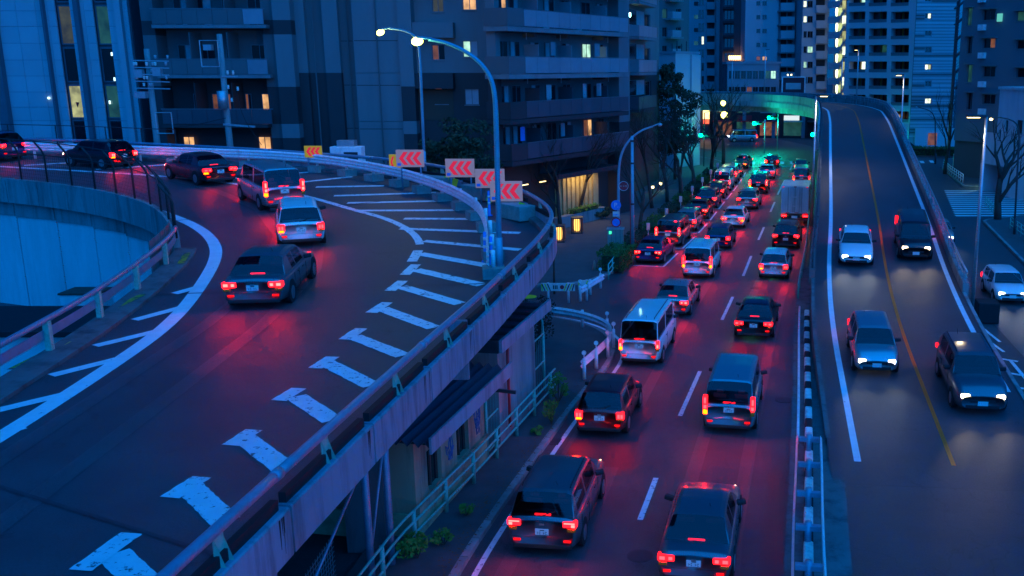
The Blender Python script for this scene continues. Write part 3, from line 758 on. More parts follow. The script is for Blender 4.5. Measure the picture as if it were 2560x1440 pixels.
# tall fence behind the barrier on the far left
tf = thing('tall_wire_fence', 'thin dark wire fence behind the far left bend of the ramp', 'fence', tuple(PD(345, 352, 0.6)))
tfo = Vector(tf.location); tpts = [PD(x, y, 0.9) + Vector((0, 0.5, 0)) for x, y in ((430, 362), (345, 358), (255, 354), (130, 349), (10, 346), (-150, 340))]
for p in tpts: MB().tube([p - tfo - Vector((0, 0, 0.9)), p - tfo + Vector((0, 0, 0.85))], 0.035, 6).build('post', M_MESH, tf)
for h in (0.83, -0.1): MB().tube([p - tfo + Vector((0, 0, h)) for p in tpts], 0.025, 6).build('wire', M_MESH, tf)

# ---- chevron boards
def chevron_board(px, py, Y, w, h, label, mplate, mchev, n=3, base=None, rz=0.0, posts=True):
    c = PY(px, py, Y); zb = zdeck(Y) if base is None else base
    t = thing('chevron_sign', label, 'sign', (c.x, c.y, zb), rz, 'chevron boards round the bend')
    zc = c.z - zb
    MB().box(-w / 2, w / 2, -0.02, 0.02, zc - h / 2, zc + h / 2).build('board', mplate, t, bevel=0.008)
    for k in range(n):
        x = -w / 2 + w * (0.11 + 0.245 * k); a, b = w * 0.15, h * 0.37
        mb = MB(); f = -0.026
        pts = [(x, zc), (x + w * 0.17, zc + b), (x + w * 0.17 + a, zc + b), (x + a, zc), (x + w * 0.17 + a, zc - b), (x + w * 0.17, zc - b)]
        for q in ([0, 1, 2, 3], [0, 3, 4, 5]):
            mb.poly([(pts[j][0], f, pts[j][1]) for j in q][::-1])
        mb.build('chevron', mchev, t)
    if mplate is M_BOARDL: MB().box(-w * 0.46, -w * 0.33, -0.026, -0.021, zc - h * 0.42, zc - h * 0.27).build('plate', M_SIGNB, t)
    if posts:
        for x in (-w * 0.33, w * 0.36): MB().tube([(x, 0.05, 0.0), (x, 0.05, zc + h * 0.2)], 0.04, 8).build('post', M_STEELB, t, smooth=True)
    return t
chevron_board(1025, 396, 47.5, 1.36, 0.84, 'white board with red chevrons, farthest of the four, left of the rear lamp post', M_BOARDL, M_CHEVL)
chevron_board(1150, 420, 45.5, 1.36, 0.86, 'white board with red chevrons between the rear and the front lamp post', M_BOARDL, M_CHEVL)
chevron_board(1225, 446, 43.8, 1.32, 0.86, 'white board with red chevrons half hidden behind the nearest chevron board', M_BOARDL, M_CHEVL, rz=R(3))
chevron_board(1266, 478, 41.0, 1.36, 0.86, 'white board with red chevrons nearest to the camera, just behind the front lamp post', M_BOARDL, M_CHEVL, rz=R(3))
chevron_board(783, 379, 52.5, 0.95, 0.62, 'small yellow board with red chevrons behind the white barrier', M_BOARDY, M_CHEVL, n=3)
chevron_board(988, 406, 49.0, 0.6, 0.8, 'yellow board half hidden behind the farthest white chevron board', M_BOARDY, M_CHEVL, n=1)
for k, (px, py, Y) in enumerate(((1110, 448, 47.0), (1133, 455, 46.4), (1222, 487, 43.0), (1298, 518, 40.5))):
    c = PY(px, py, Y); t = tag(MB().box(-0.13, 0.13, -0.02, 0.02, 0.0, 0.45).box(-0.03, 0.03, -0.015, 0.015, -0.25, 0.0).build('reflector_plate', M_YEL), ('yellow reflector plate, leftmost of four on the outer bend', 'yellow reflector plate, second from the left on the outer bend', 'yellow reflector plate beside the half hidden chevron board', 'yellow reflector plate below the nearest chevron board')[k], 'reflector', 'yellow reflectors on the bend')
    t.location = (c.x, c.y, zdeck(Y) + 0.25); t.rotation_euler = (0, 0.3, 0)
# long concrete blocks behind the boards
for k, (px, py, Y, lab) in enumerate(((1090, 468, 47.5, 'grey concrete block under the two farthest chevron boards'), (1200, 492, 45.0, 'grey concrete block in the row behind the barrier, in the middle'), (1290, 520, 40.6, 'big grey concrete block under the nearest chevron board'))):
    c = PY(px, py, Y); t = tag(MB().box(-0.9, 0.9, -0.4, 0.4, 0, 0.62).build('ballast_block', M_BLOCK, bevel=0.03), lab, 'block', 'ballast blocks behind the barrier')
    t.location = (c.x, c.y, zdeck(Y)); t.rotation_euler = (0, 0, R(-30 - 10 * k))
# delineator posts at the barrier's end
for k, (px, py, lab) in enumerate(((1214, 655, 'blue delineator post at the barrier end, left of the pair'), (1229, 668, 'blue delineator post with white bands beside the front lamp post'), (1224, 540, 'blue delineator post farther round the barrier end'))):
    c = PD(px, py); t = thing('delineator_post', lab, 'post', tuple(c), 0, 'blue delineator posts')
    MB().lathe([(0.14, 0.0), (0.14, 0.05), (0.06, 0.07), (0.058, 1.05), (0.03, 1.08)], 14).build('tube', M_SIGNB, t, smooth=True)
    for z in (0.5, 0.78): MB().lathe([(0.062, z), (0.062, z + 0.1)], 14).build('band', M_STEELW, t, smooth=True)

# ---------------------------------------------------------------- lamp posts
M_POST = mat('lamp_post_paint', (0.16, 0.34, 0.40), 0.4, metal=0.2, var=0.15, scale=3)
def curved_lamp(label, base, px_pts, Y, head_px, head_w, energy, group='curved lamp posts', lit=True, rpole=0.09, mpost=M_POST, em=None):
    t = thing('street_lamp', label, 'street lamp', tuple(base), 0, group); b = Vector(base)
    pts = [Vector((0, 0, 0))] + [PY(x, y, Y) - b for x, y in px_pts]
    pts = [pts[0], pts[0].lerp(pts[1], 0.5), pts[1]] + pts[2:]
    lo = pts[:3]; hi = smooth(pts[2:], 2)
    MB().tube([(0, 0, 0), (0, 0, 1.3)], rpole * 1.35, 12).build('base_sleeve', mpost, t, smooth=True)
    MB().tube(lo + hi[1:], rpole, 10, r1=rpole * 0.55).build('pole', mpost, t, smooth=True)
    e = hi[-1]; h = PY(head_px[0], head_px[1], Y) - b; d = (h - e); d.normalize()
    m = MB()
    for k in range(9):
        a = math.pi * k / 8; 
    ell = MB().lathe([(0.001, -0.5), (0.20, -0.46), (0.36, -0.33), (0.46, -0.12), (0.49, 0.05), (0.45, 0.24), (0.30, 0.42), (0.14, 0.5)], 14)
    S = Matrix.Translation(h) @ Matrix.Rotation(math.atan2(-d.z, d.x) if True else 0, 4, 'Y') @ Matrix.Diagonal((head_w * 0.62, head_w * 0.45, head_w * 0.42, 1))
    lens = MB(); lens.v, lens.f = [tuple(S @ Vector(v)) for v in ell.v], ell.f
    lens.build('lens', (em or E_LAMP) if lit else M_GALV, t, smooth=True)
    MB().beam(e - d * 0.1, h + Vector((0, 0, head_w * 0.2)), head_w * 0.4, 0.07).build('housing', mpost, t, bevel=0.02)
    if energy:
        ld = bpy.data.lights.new('lamp_light', 'POINT'); ld.energy = energy; ld.color = (1.0, 0.95, 0.4) if energy > 50 else (0.30, 1.0, 0.62); ld.shadow_soft_size = 0.2
        lo_ = bpy.data.objects.new('lamp_light', ld); COL.objects.link(lo_); lo_.parent = t; lo_.location = h + Vector((0, 0, -head_w * 0.45))
    return t
b1 = PD(1250, 690); Y1 = b1.y
curved_lamp('tall pale lamp post with curved arm and glowing head at the ramp edge in front', b1, [(1241, 330), (1238, 240), (1228, 195), (1203, 158), (1163, 127), (1112, 105), (1072, 98)], Y1, (1043, 103), 0.62, 26)
b2 = PY(1064, 470, 53.5); b2.z = zdeck(53.5) - 0.3
curved_lamp('slimmer lamp post with glowing head behind the farthest chevron board', b2, [(1051, 170), (1047, 110), (1036, 88), (1008, 75), (972, 71)], 53.5, (951, 81), 0.72, 55, rpole=0.08)
b3 = P(1547, 628); b3.z = 0.13
curved_lamp('unlit lamp post with curved arm carrying parking signs on the pavement', b3, [(1546, 480), (1546, 430), (1552, 385), (1572, 350), (1602, 326), (1632, 316)], b3.y, (1650, 312), 0.5, 0, lit=False, rpole=0.1)

def straight_lamp(label, base, top_px, Y, arm, lit, group='straight lamp posts', h=None, energy=0):
    b = Vector(base); tpz = PY(top_px[0], top_px[1], Y); hh = (tpz.z - b.z) if h is None else h
    t = thing('lamp_column', label, 'street lamp', tuple(b), 0, group)
    MB().tube([(0, 0, 0), (0, 0, hh)], 0.10, 12, r1=0.065).build('column', M_GALV, t, smooth=True)
    MB().box(min(0, arm), max(0, arm), -0.14, 0.14, hh - 0.02, hh + 0.1).build('lantern', M_STEELD, t, bevel=0.03)
    MB().box(arm * 0.35, arm * 0.95, -0.1, 0.1, hh - 0.05, hh - 0.022).build('lens', E_LAMPS if lit else M_STEELW, t)
    if energy:
        ld = bpy.data.lights.new('lamp_light', 'SPOT'); ld.energy = energy; ld.color = (1.0, 0.85, 0.6); ld.spot_size = R(150); ld.spot_blend = 0.9; ld.shadow_soft_size = 0.15
        lo_ = bpy.data.objects.new('lamp_light', ld); COL.objects.link(lo_); lo_.parent = t; lo_.location = (arm * 0.65, 0, hh - 0.1)
    return t
straight_lamp('lamp post on the island between the ramp and the right street', P(2430, 775), (2455, 292), P(2430, 775).y, -0.95, True, energy=30)
straight_lamp('lamp post at the left edge of the climbing ramp', Vector((12.0, 74.0, 0)), (2040, 240), 74.0, 0.9, True, energy=120)
straight_lamp('lamp post rising beyond the right parapet of the ramp', Vector((25.0, 100.0, 0)), (2240, 188), 100.0, -0.8, True, energy=25)
straight_lamp('small lamp post on the overpass right of the signals', Vector((26.0, 128.0, 7.1)), (2131, 125), 128.0, -0.5, True)
straight_lamp('slim lamp post on the overpass, left of two in front of the low office', Vector((11.5, 150, 7.1)), (1826, 152), 150.0, -0.5, False)
straight_lamp('slim lamp post on the overpass, right of two in front of the low office', Vector((16.8, 153, 7.1)), (1899, 125), 153.0, 0.6, False)
straight_lamp('lamp post on the overpass before the lit stair tower', Vector((26.2, 140, 7.1)), (2054, 145), 140.0, 0.6, False)
def globe_lamp(label, px, py, Y, zb, r, em, e=0, arm=None):
    c = PY(px, py, Y); t = thing('post_lamp', label, 'street lamp', (c.x, c.y, zb), 0, 'small glowing street lamps')
    ax = arm or 0.0
    MB().tube([(ax, 0, 0), (ax, 0, c.z - zb + 0.3)] + ([(ax * 0.6, 0, c.z - zb + 0.55), (0, 0, c.z - zb + r)] if arm else []), 0.06, 8).build('pole', M_STEELD, t, smooth=True)
    MB().lathe([(r * 0.3, -r), (r * 0.85, -r * 0.5), (r, 0.1 * r), (r * 0.7, r * 0.75), (r * 0.2, r)], 14, (0, 0 if arm else 0, c.z - zb - 0.0)).build('globe', em, t, smooth=True)
    if e:
        ld = bpy.data.lights.new('lamp_light', 'POINT'); ld.energy = e; ld.color = (0.15, 1, 0.6); ld.shadow_soft_size = 0.2
        lo_ = bpy.data.objects.new('lamp_light', ld); COL.objects.link(lo_); lo_.parent = t; lo_.location = (0, -0.5, c.z - zb)
    return t
globe_lamp('glowing street lamp under the overpass edge, upper of two near the white tower wall', 1808, 258, 132, 0.0, 0.34, E_LAMP, 15, arm=-0.9)
globe_lamp('bright street lamp on a curved arm, lower of two near the green signals', 1811, 288, 118, 0.0, 0.42, E_LAMP, 24, arm=-2.4)
globe_lamp('glowing lamp right of the overpass before the gridded tower', 2170, 251, 135, 0.0, 0.34, E_LAMP, 8)
globe_lamp('small warm post lamp by the lit shopfront', 1452, 444, 80, 0.13, 0.17, E_LAMPS, 6)
globe_lamp('small warm post lamp far along the pavement, left of two', 1632, 468, 92, 0.13, 0.13, E_LAMPS, 2)
globe_lamp('small warm post lamp far along the pavement, right of two', 1652, 459, 95, 0.13, 0.15, E_LAMPS, 2)
b4 = P(2512, 545); b4.z = 0.13
curved_lamp('dark curved lamp post with a small lit head beside the big bare tree', P(2535, 590), [(2548, 340), (2546, 318), (2538, 305), (2520, 297), (2500, 294)], P(2535, 590).y, (2478, 298), 0.42, 8, mpost=M_STEELD, rpole=0.07, em=E_LAMPS)
curved_lamp('dark double curved lamp post by the striped building', P(2338, 410), [(2338, 300), (2333, 285), (2322, 275), (2305, 271)], P(2338, 410).y, (2292, 268), 0.5, 0, lit=False, mpost=M_STEELD, rpole=0.08)

# ---------------------------------------------------------------- traffic signals
def signal(label, px, py, Y, pole_x, lens_i=0, en=60):
    c = PY(px, py, Y); t = thing('traffic_signal', label, 'traffic light', (c.x + pole_x, c.y, 0), 0, 'green traffic signals')
    z = c.z; x = -pole_x
    MB().tube([(0, 0, 0), (0, 0, z + 0.5)], 0.09, 10).build('pole', M_GALV, t, smooth=True)
    MB().tube([(0, 0, z + 0.1), (x * 0.9, 0, z + 0.28)], 0.045, 8).build('arm', M_GALV, t, smooth=True)
    x0 = x - 0.2
    MB().box(x0, x0 + 1.42, -0.10, 0.10, z - 0.26, z + 0.26).build('housing', M_STEELD, t, bevel=0.05)
    for k in range(3):
        cx = x0 + 0.25 + k * 0.46
        h = MB()
        for j in range(9):
            a0, a1 = math.pi * (j - 1) / 7, math.pi * j / 7
        MB().disc((cx, -0.115, z), (0, 1, 0), 0.21, 18, 0.03).build('lens', E_GREEN if k == lens_i else (M_RUST if k == 2 else M_STEELD), t)
        v = MB(); v.sweep([Vector((cx, -0.10, z)), Vector((cx, -0.32, z))], [(0.23 * math.cos(math.pi * j / 8), 0.23 * math.sin(math.pi * j / 8)) for j in range(9)]); v.build('visor', M_STEELD, t)
    if True:
        ld = bpy.data.lights.new('signal_light', 'POINT'); ld.energy = en; ld.color = (0.0, 1.0, 0.66); ld.shadow_soft_size = 0.15
        lo_ = bpy.data.objects.new('signal_light', ld); COL.objects.link(lo_); lo_.parent = t; lo_.location = (x0 + 0.22 + lens_i * 0.4, -0.45, z)
    return t
signal('green traffic signal hung under the overpass, left of the central pair', 1884, 308, 137, 1.6, en=260)
signal('green traffic signal hung under the overpass, right of the central pair', 1921, 294, 142, 1.4, en=260)
signal('green traffic signal on the median beside the climbing ramp', 2030, 336, 112, 1.3)
signal('green traffic signal by the pavement trees on the left of the far junction', 1751, 338, 118, -0.9)
signal('tiny green signal across the right-hand street', 2221, 325, 150, 0.8)

# ================================================================ median
mk = thing('median_kerb', 'low median kerb painted in black and white blocks beside the central road', 'kerb', tuple(MED[0]))
M_KW = mat('kerb_white', (0.72, 0.72, 0.66), 0.6, var=0.15, scale=5, rnd=0.1, dirt=(0.2, 0.18, 0.15), dscale=4, damt=0.6)
mo = MED[0].copy(); ml = [p - mo + Vector((0.14, 0, 0)) for p in MED]
s = plen(MED[:next(i for i, p in enumerate(MED) if p.y > 14)]); k = 0
send = plen(MED[:next(i for i, p in enumerate(MED) if p.y > 49)])
while s < send:
    a, _ = at_len(ml, s + 0.02); b, _ = at_len(ml, s + (1.15 if k % 2 == 0 else 0.8))
    MB().sweep([a, b], [(-0.13, 0.0), (0.13, 0.0), (0.12, 0.27), (0.08, 0.30), (-0.08, 0.30), (-0.12, 0.27)], closed=True).build('kerb_block', M_KW if k % 2 == 0 else M_BLACK, mk)
    s += 1.19 if k % 2 == 0 else 0.82; k += 1
med_base = MB().sweep([p for p in MED if 8 < p.y < 60], [(-0.45, 0.0), (-0.45, 0.06), (1.2, 0.06), (1.2, 0.0)]); med_base.build('median_strip', M_CONCD, kind='structure')
lg = thing('median_guard_rail', 'ladder-like blue steel double guard rail on the median in front', 'guard rail', tuple(MED[0]))
i29 = [p - mo for p in MED if p.y < 28.9]
for off, nm in ((-0.22, 'rail'), (0.46, 'rail')):
    line = offset([p for p in i29], off)
    MB().sweep(resample(line, 0.8), corr(0.45, 0.78, -1 if off < 0 else 1, 2, 0.06) + [(0.0, 0.78), (0.0, 0.45)], closed=True, caps=False).build(nm, M_STEELW, lg)
s = plen(i29) - 0.05
while s > 2:
    p, t = at_len(i29, s); r = Vector((t.y, -t.x, 0)); a, b = p + r * -0.2, p + r * 0.44
    MB().beam(a + Vector((0, 0, 0.66)), b + Vector((0, 0, 0.66)), 0.16, 0.14).build('bracket', M_STEELB, lg, bevel=0.01)
    MB().tube([p + r * 0.12 + Vector((0, 0, 0.0)), p + r * 0.12 + Vector((0, 0, 0.82))], 0.09, 12).build('post', M_STEELB, lg, smooth=True); s -= 2.0
ll = offset([p - mo for p in MED if 28 < p.y < 49], -0.22)
pr_ = thing('median_pipe_rail', 'thin pale rail beside the black and white kerb blocks', 'rail', tuple(mo))
MB().tube([p + Vector((0, 0, 0.62)) for p in ll], 0.045, 8).build('pipe', M_STEELW, pr_, smooth=True)
s = 1
while s < plen(ll): p, t = at_len(ll, s); MB().tube([p, p + Vector((0, 0, 0.62))], 0.04, 8).build('post', M_GALV, pr_, smooth=True); s += 3.0
# teal rails on the median beside the wall
l2 = offset([p - mo for p in MED if 48.5 < p.y < 112], -0.35)
pf = thing('median_fence', 'teal-lit pipe fence along the foot of the ramp wall', 'fence', tuple(mo))
for h in (0.45, 0.9): MB().tube([p + Vector((0, 0, h)) for p in l2], 0.04, 6).build('pipe', M_STEELG, pf, smooth=True)
s = 0.2
while s < plen(l2): p, t = at_len(l2, s); MB().tube([p, p + Vector((0, 0, 0.92))], 0.045, 8).build('post', M_STEELG, pf, smooth=True); s += 2.6
# ramp nose block with the lamp
nb_ = tag(MB().box(-0.5, 0.5, -0.55, 0.55, 0.0, 1.0).build('impact_block', M_BLACK, bevel=0.05), 'dark block at the foot of the island lamp post', 'block'); q = P(2446, 792); nb_.location = (q.x + 0.1, q.y - 0.8, 0); nb_.rotation_euler = (0, 0, R(-8))

# ================================================================ junction on the left: white rails, striped barriers
def white_rail(name, label, line, post_s, balls, face=1, h0=0.42, h1=0.78):
    t = thing(name, label, 'guard rail', tuple(line[0]), 0, 'white guard rails at the side street'); o = line[0].copy(); l_ = [p - o for p in line]
    beam_barrier(t, l_, h0, h1, M_STEELW, 2, 2.6, face)
    for i, s in enumerate(post_s):
        p, tt = at_len(l_, s); q = p + Vector((tt.y, -tt.x, 0)) * (-0.09 * face)
        MB().tube([q, q + Vector((0, 0, h1 + 0.04))], 0.07, 12).build('post', M_STEELW, t, smooth=True)
        if i in balls:
            MB().tube([q + Vector((0, 0, h1)), q + Vector((0, 0, h1 + 0.22))], 0.02, 6).build('stem', M_STEELW, t)
            MB().disc(q + Vector((0, 0, h1 + 0.28)), (0, 1, 0), 0.09, 16, 0.04).build('reflector', M_STEELW, t)
    return t
jr = smooth([P(a, b, 0.6) for a, b in ((1250, 772), (1300, 775), (1400, 783), (1470, 797), (1520, 817), (1534, 842), (1508, 873), (1455, 918))], 3); jr = [Vector((p.x, p.y, 0.13)) for p in jr]
white_rail('curved_guard_rail', 'white guard rail curving round the corner of the side street', resample(jr, 0.4), [0.4, 2.2, 4.4, 6.4, 8.2, 9.6, 11.2, 12.8], (3, 4, 5, 6, 7))
kr = [P(a, b, 0.6) for a, b in ((1452, 733), (1480, 715), (1508, 698))]; kr = [Vector((p.x, p.y, 0.13)) for p in kr]
white_rail('short_guard_rail', 'short white guard rail in front of the hedge at the side street', resample(kr, 0.4), [0.15, 1.7, 3.3], (0, 2))
M_STRP = mat('caution_black', (0.02, 0.02, 0.02), 0.6, var=0.2)
def striped_barrier(label, px0, px1, py, zc, h, text):
    a, b = P(px0, py, 0), P(px1, py, 0); w = (b - a).length; t = thing('striped_barrier', label, 'barrier', tuple(a.lerp(b, 0.5)), 0, 'striped barriers at the side street')
    z0, z1 = zc - h / 2, zc + h / 2
    MB().box(-w / 2, w / 2, -0.03, 0.03, z0, z1).build('panel', M_SIGNW, t, bevel=0.01)
    n = int(w / 0.14)
    for k in range(n):
        x = -w / 2 + 0.03 + k * 0.14
        if text and abs(x + 0.07) < w * 0.16: continue
        sg = 1 if x < 0 else -1
        MB().poly([(x, -0.034, z0 + 0.02), (x + 0.06, -0.034, z0 + 0.02), (min(w / 2, max(-w / 2 + .06, x + 0.06 - sg * 0.16)), -0.034, z1 - 0.02), (min(w / 2 - .06, max(-w / 2, x - sg * 0.16)), -0.034, z1 - 0.02)]).build('stripe', M_STRP if k % 2 else M_YEL, t)
    if text:
        for k, (x0, x1) in enumerate(((-0.26, -0.2), (-0.17, -0.11), (-0.08, -0.02))):
            MB().box(x0, x1, -0.037, -0.031, zc - 0.1, zc + 0.1).build('letter_bar', M_STRP, t)
        MB().disc((w * 0.12, -0.034, zc), (0, 1, 0), 0.11, 18, 0.008).build('red_mark', M_RED, t)
    for x in (-w * 0.3, w * 0.3): MB().tube([(x, 0.07, 0), (x, 0.07, z1)], 0.065, 10).build('post', M_STEELW, t, smooth=True)
    return t
striped_barrier('long barrier panel with black and yellow stripes and red mark at the side street', 1354, 1438, 758, 0.86, 0.42, True)
striped_barrier('short striped barrier end beside the white rail and the hedge', 1446, 1472, 752, 0.86, 0.5, False)
cn = thing('traffic_cone', 'faded pink traffic cone beside the hedge', 'cone', tuple(P(1486, 680)))
MB().lathe([(0.16, 0.03), (0.04, 0.68), (0.03, 0.7)], 18).build('cone', mat('cone_faded', (0.60, 0.28, 0.22), 0.6), cn, smooth=True); MB().box(-0.2, 0.2, -0.2, 0.2, 0, 0.035).build('foot', M_BLACK, cn)
rp = tag(MB().tube([(0, 0, 0), (0.02, 0, 2.6)], 0.06, 8).build('rusty_pole', M_RUST, smooth=True), 'thin rusty pole standing by the painted square', 'pole'); rp.location = P(1386, 735)

# ---- parking signs on the curved lamp post, hydrant sign, cabinet, second pole
def text_mesh(name, body, size, m, parent, loc, rot=(R(90), 0, 0), ext=0.004):
    cu = bpy.data.curves.new(name, 'FONT'); cu.body = body; cu.size = size; cu.align_x = 'CENTER'; cu.align_y = 'CENTER'; cu.extrude = ext
    tmp = bpy.data.objects.new(name, cu); COL.objects.link(tmp); dg = bpy.context.evaluated_depsgraph_get(); dg.update()
    me = bpy.data.meshes.new_from_object(tmp.evaluated_get(dg)); bpy.data.objects.remove(tmp); me.materials.clear(); me.materials.append(m)
    o = bpy.data.objects.new(name, me); COL.objects.link(o); o.parent = parent; o.location = loc; o.rotation_euler = rot; return o
Ys = b3.y - 0.16
def psign(name, label, px, py):
    c = PY(px, py, Ys); return thing(name, label, 'sign', tuple(c), 0, 'signs on the curved lamp post')
t = psign('parking_sign', 'round blue parking sign with white P on the curved lamp post', 1540, 513)
MB().disc((0, 0, 0), (0, 1, 0), 0.33, 28, 0.02).build('disc', M_SIGNB, t); text_mesh('letter', 'P', 0.42, M_SIGNW, t, (-0.03, -0.016, 0)); text_mesh('small_mark', '8-20', 0.09, M_SIGNW, t, (0.14, -0.016, -0.13))
t = psign('plate_sign', 'small white plate between the two round signs on the lamp post', 1540, 535)
MB().box(-0.22, 0.22, -0.01, 0.01, -0.17, 0.17).build('plate', M_SIGNW, t)
for k in range(4): MB().box(-0.17 + 0.09 * k, -0.11 + 0.09 * k, -0.014, -0.0105, -0.09, 0.0).build('figure', M_SIGNB, t)
t = psign('no_parking_sign', 'round red and blue no-parking sign on the lamp post', 1540, 556)
MB().disc((0, 0, 0), (0, 1, 0), 0.33, 28, 0.02).build('rim', M_RED, t); MB().disc((0, -0.012, 0), (0, 1, 0), 0.25, 28, 0.01).build('field', M_SIGNB, t)
MB().beam((-0.19, -0.02, 0.19), (0.19, -0.02, -0.19), 0.01, 0.07, up=(0, 1, 0)).build('slash', M_RED, t)
c = PY(1559, 465, P(1585, 640).y + 0.3); t = thing('hydrant_sign', 'round red sign with white characters on the plain pole', 'sign', tuple(c))
MB().disc((0, 0, 0), (0, 1, 0), 0.31, 28, 0.02).build('rim', M_SIGNW, t); MB().disc((0, -0.011, 0), (0, 1, 0), 0.28, 28, 0.004).build('disc', M_RED, t)
g = MB(); y_ = -0.018
STK = {0: [(-.9, .8, -.6, .6), (-.95, .3, -.65, .1), (-.9, -.9, -.55, -.2), (-.1, .9, -.1, .4), (-.45, .8, -.3, .45), (.35, .8, .15, .45), (-.4, .35, .3, .35), (-.4, .35, -.4, -.9), (.3, .35, .3, -.9), (-.4, -.05, .3, -.05), (-.4, -.45, .3, -.45)],
       1: [(0, .9, 0, .1), (0, .1, -.7, -.9), (0, .1, .7, -.9), (-.6, .5, -.4, .0), (.6, .5, .35, .0)],
       2: [(-.9, .4, -.3, .4), (-.6, .9, -.6, -.9), (-.6, .2, -.95, -.4), (-.5, .1, -.3, -.2), (.25, .9, -.25, .3), (.25, .9, .8, .3), (-.1, .2, .6, .2), (.25, .2, .25, -.8), (-.1, -.3, .6, -.3), (-.25, -.85, .8, -.85)]}
for k in range(3):
    for x0, z0, x1, z1 in STK[k]:
        s_ = 0.075; ox = (k - 1) * 0.165
        g.beam((ox + x0 * s_, y_, z0 * s_), (ox + x1 * s_, y_, z1 * s_), 0.006, 0.014, up=(0, 1, 0))
g.build('characters', M_SIGNW, t)
b5 = P(1582, 640); b5.z = 0.13
up_ = thing('utility_pole', 'plain pale pole with red base stripe behind the parked dark blue car', 'pole', tuple(b5))
MB().tube([(0, 0, 0), (0, 0, PY(1578, 345, b5.y).z)], 0.12, 12, r1=0.09).build('shaft', M_POST, up_, smooth=True)
for z in (3.2, 5.8, 7.2): MB().lathe([(0.125, z), (0.125, z + 0.12)], 12).build('band', M_STEELD, up_)
MB().beam((-0.14, 0, 0.1), (-0.14, 0, 4.6), 0.05, 0.05).build('cable_cover', M_RED, up_)
fr_ = MB(); 
cab = thing('control_cabinet', 'grey roadside cabinet with a green light beside the hedge', 'cabinet', tuple(P(1540, 632)) )
MB().box(-0.55, 0.5, 0, 0.6, 0.13, 1.55).build('case', mat('cabinet_paint', (0.22, 0.24, 0.20), 0.6), cab, bevel=0.02); MB().box(-0.60, 0.55, -0.05, 0.65, 1.55, 1.62).build('lid', M_GALV, cab)
for x in (-0.3, 0.0, 0.28): MB().box(x - 0.01, x + 0.01, -0.012, 0.0, 0.2, 1.5).build('door_seam', M_STEELD, cab)
MB().box(-0.45, -0.28, -0.03, -0.005, 1.25, 1.45).build('indicator', emitter('cabinet_green', (0.05, 1, 0.5), 0.3), cab)
# green pipe fences
def pipe_fence(label, line, h, rails, gap, r=0.03, post_r=0.04, m=M_STEELG, name='pipe_fence', group='green pipe fences'):
    t = thing(name, label, 'fence', tuple(line[0]), 0, group); o = line[0].copy(); l_ = [p - o for p in line]
    for z in rails: MB().tube([p + Vector((0, 0, z)) for p in l_], r, 8).build('rail', m, t, smooth=True)
    s = 0.05; T_ = plen(l_)
    while s <= T_:
        p, _ = at_len(l_, s); MB().tube([p, p + Vector((0, 0, h))], post_r, 8).build('post', m, t, smooth=True); s += gap
    return t
fl = resample([Vector((-7.0, 15, 0.13)), Vector((-6.3, 21.8, 0.13)), Vector((-5.2, 26.8, 0.13)), Vector((-3.75, 34.4, 0.13))], 0.8)
pipe_fence('green pipe fence along the pavement in front of the shed', fl, 0.95, (0.3, 0.62, 0.92), 1.9, 0.035, 0.06)
pipe_fence('short green pipe fence at the hedge by the side street', [Vector((*P(1521, 705)[:2], 0.13)), Vector((*P(1536, 683)[:2], 0.13)), Vector((*P(1552, 668)[:2], 0.13))], 0.9, (0.25, 0.55, 0.88), 1.6)
bl = resample([Vector((-5.25, 28.2, 0.13)), Vector((-4.15, 34.6, 0.13)), Vector((-4.6, 37.5, 0.13))], 0.8)
hf = pipe_fence('tall green mesh fence behind the pavement under the ramp', bl, 2.3, (0.15, 1.2, 2.25), 1.6, 0.03, 0.045, name='mesh_panel_fence')
wv = MB(); o = bl[0]
for a, b in zip(resample(bl, 0.25), resample(bl, 0.25)[1:]): wv.beam(a - o + Vector((0, 0, 0.15)), a - o + Vector((0, 0, 2.25)), 0.008, 0.008)
w_ = wv.build('wire_mesh', M_STEELG, hf); w_['kind'] = 'stuff'
# fences on the right street
pipe_fence('pale pipe fence at the far corner of the right street', [Vector((32.0, 101, 0.13)), Vector((33.3, 110, 0.13)), Vector((34.6, 117, 0.13))], 0.9, (0.3, 0.6, 0.88), 1.5, group='pale fences on the right street', m=M_STEELW)
pipe_fence('green pipe fence around the big bare tree', [Vector((*P(2462, 520)[:2], 0.13)), Vector((*P(2490, 547)[:2], 0.13))], 0.9, (0.3, 0.6, 0.88), 1.2, group='pale fences on the right street')
pipe_fence('green pipe fence at the right edge of the picture', [Vector((*P(2524, 575)[:2], 0.13)), Vector((*P(2575, 615)[:2], 0.13))], 0.9, (0.3, 0.6, 0.88), 1.2, group='pale fences on the right street')

# ================================================================ utility poles on the left
def util_pole(label, px_top, py_top, Y, px_bot):
    c = PY(px_top, py_top, Y); b = PY(px_bot, 360, Y); t = thing('utility_pole', label, 'pole', (c.x, c.y, 0), 0, 'concrete utility poles'); H_ = c.z
    MB().tube([(0, 0, 0), (0, 0, H_)], 0.24, 14, r1=0.16).build('shaft', M_CONC, t, smooth=True); return t, H_
def hoop(t, x0, x1, z0, z1, y=-0.1, r=0.045):
    MB().tube([(x0, y, z0), (x1, y, z0), (x1, y, z1), (x0, y, z1), (x0, y, z0)], r, 8).build('square_hoop', M_GALV, t)
t, Hp = util_pole('concrete utility pole with square hoop and insulators before the apartment block', 548, 85, 63, 568)
hoop(t, -1.25, -0.12, Hp - 2.0, Hp - 0.4); MB().box(-0.95, -0.45, -0.35, 0.05, Hp - 1.0, Hp - 0.65).build('switch_box', M_GALV, t)
MB().tube([(0, -0.45, Hp - 4.6), (0, -0.45, Hp - 3.5)], 0.3, 14).build('transformer', M_GALV, t, smooth=True)
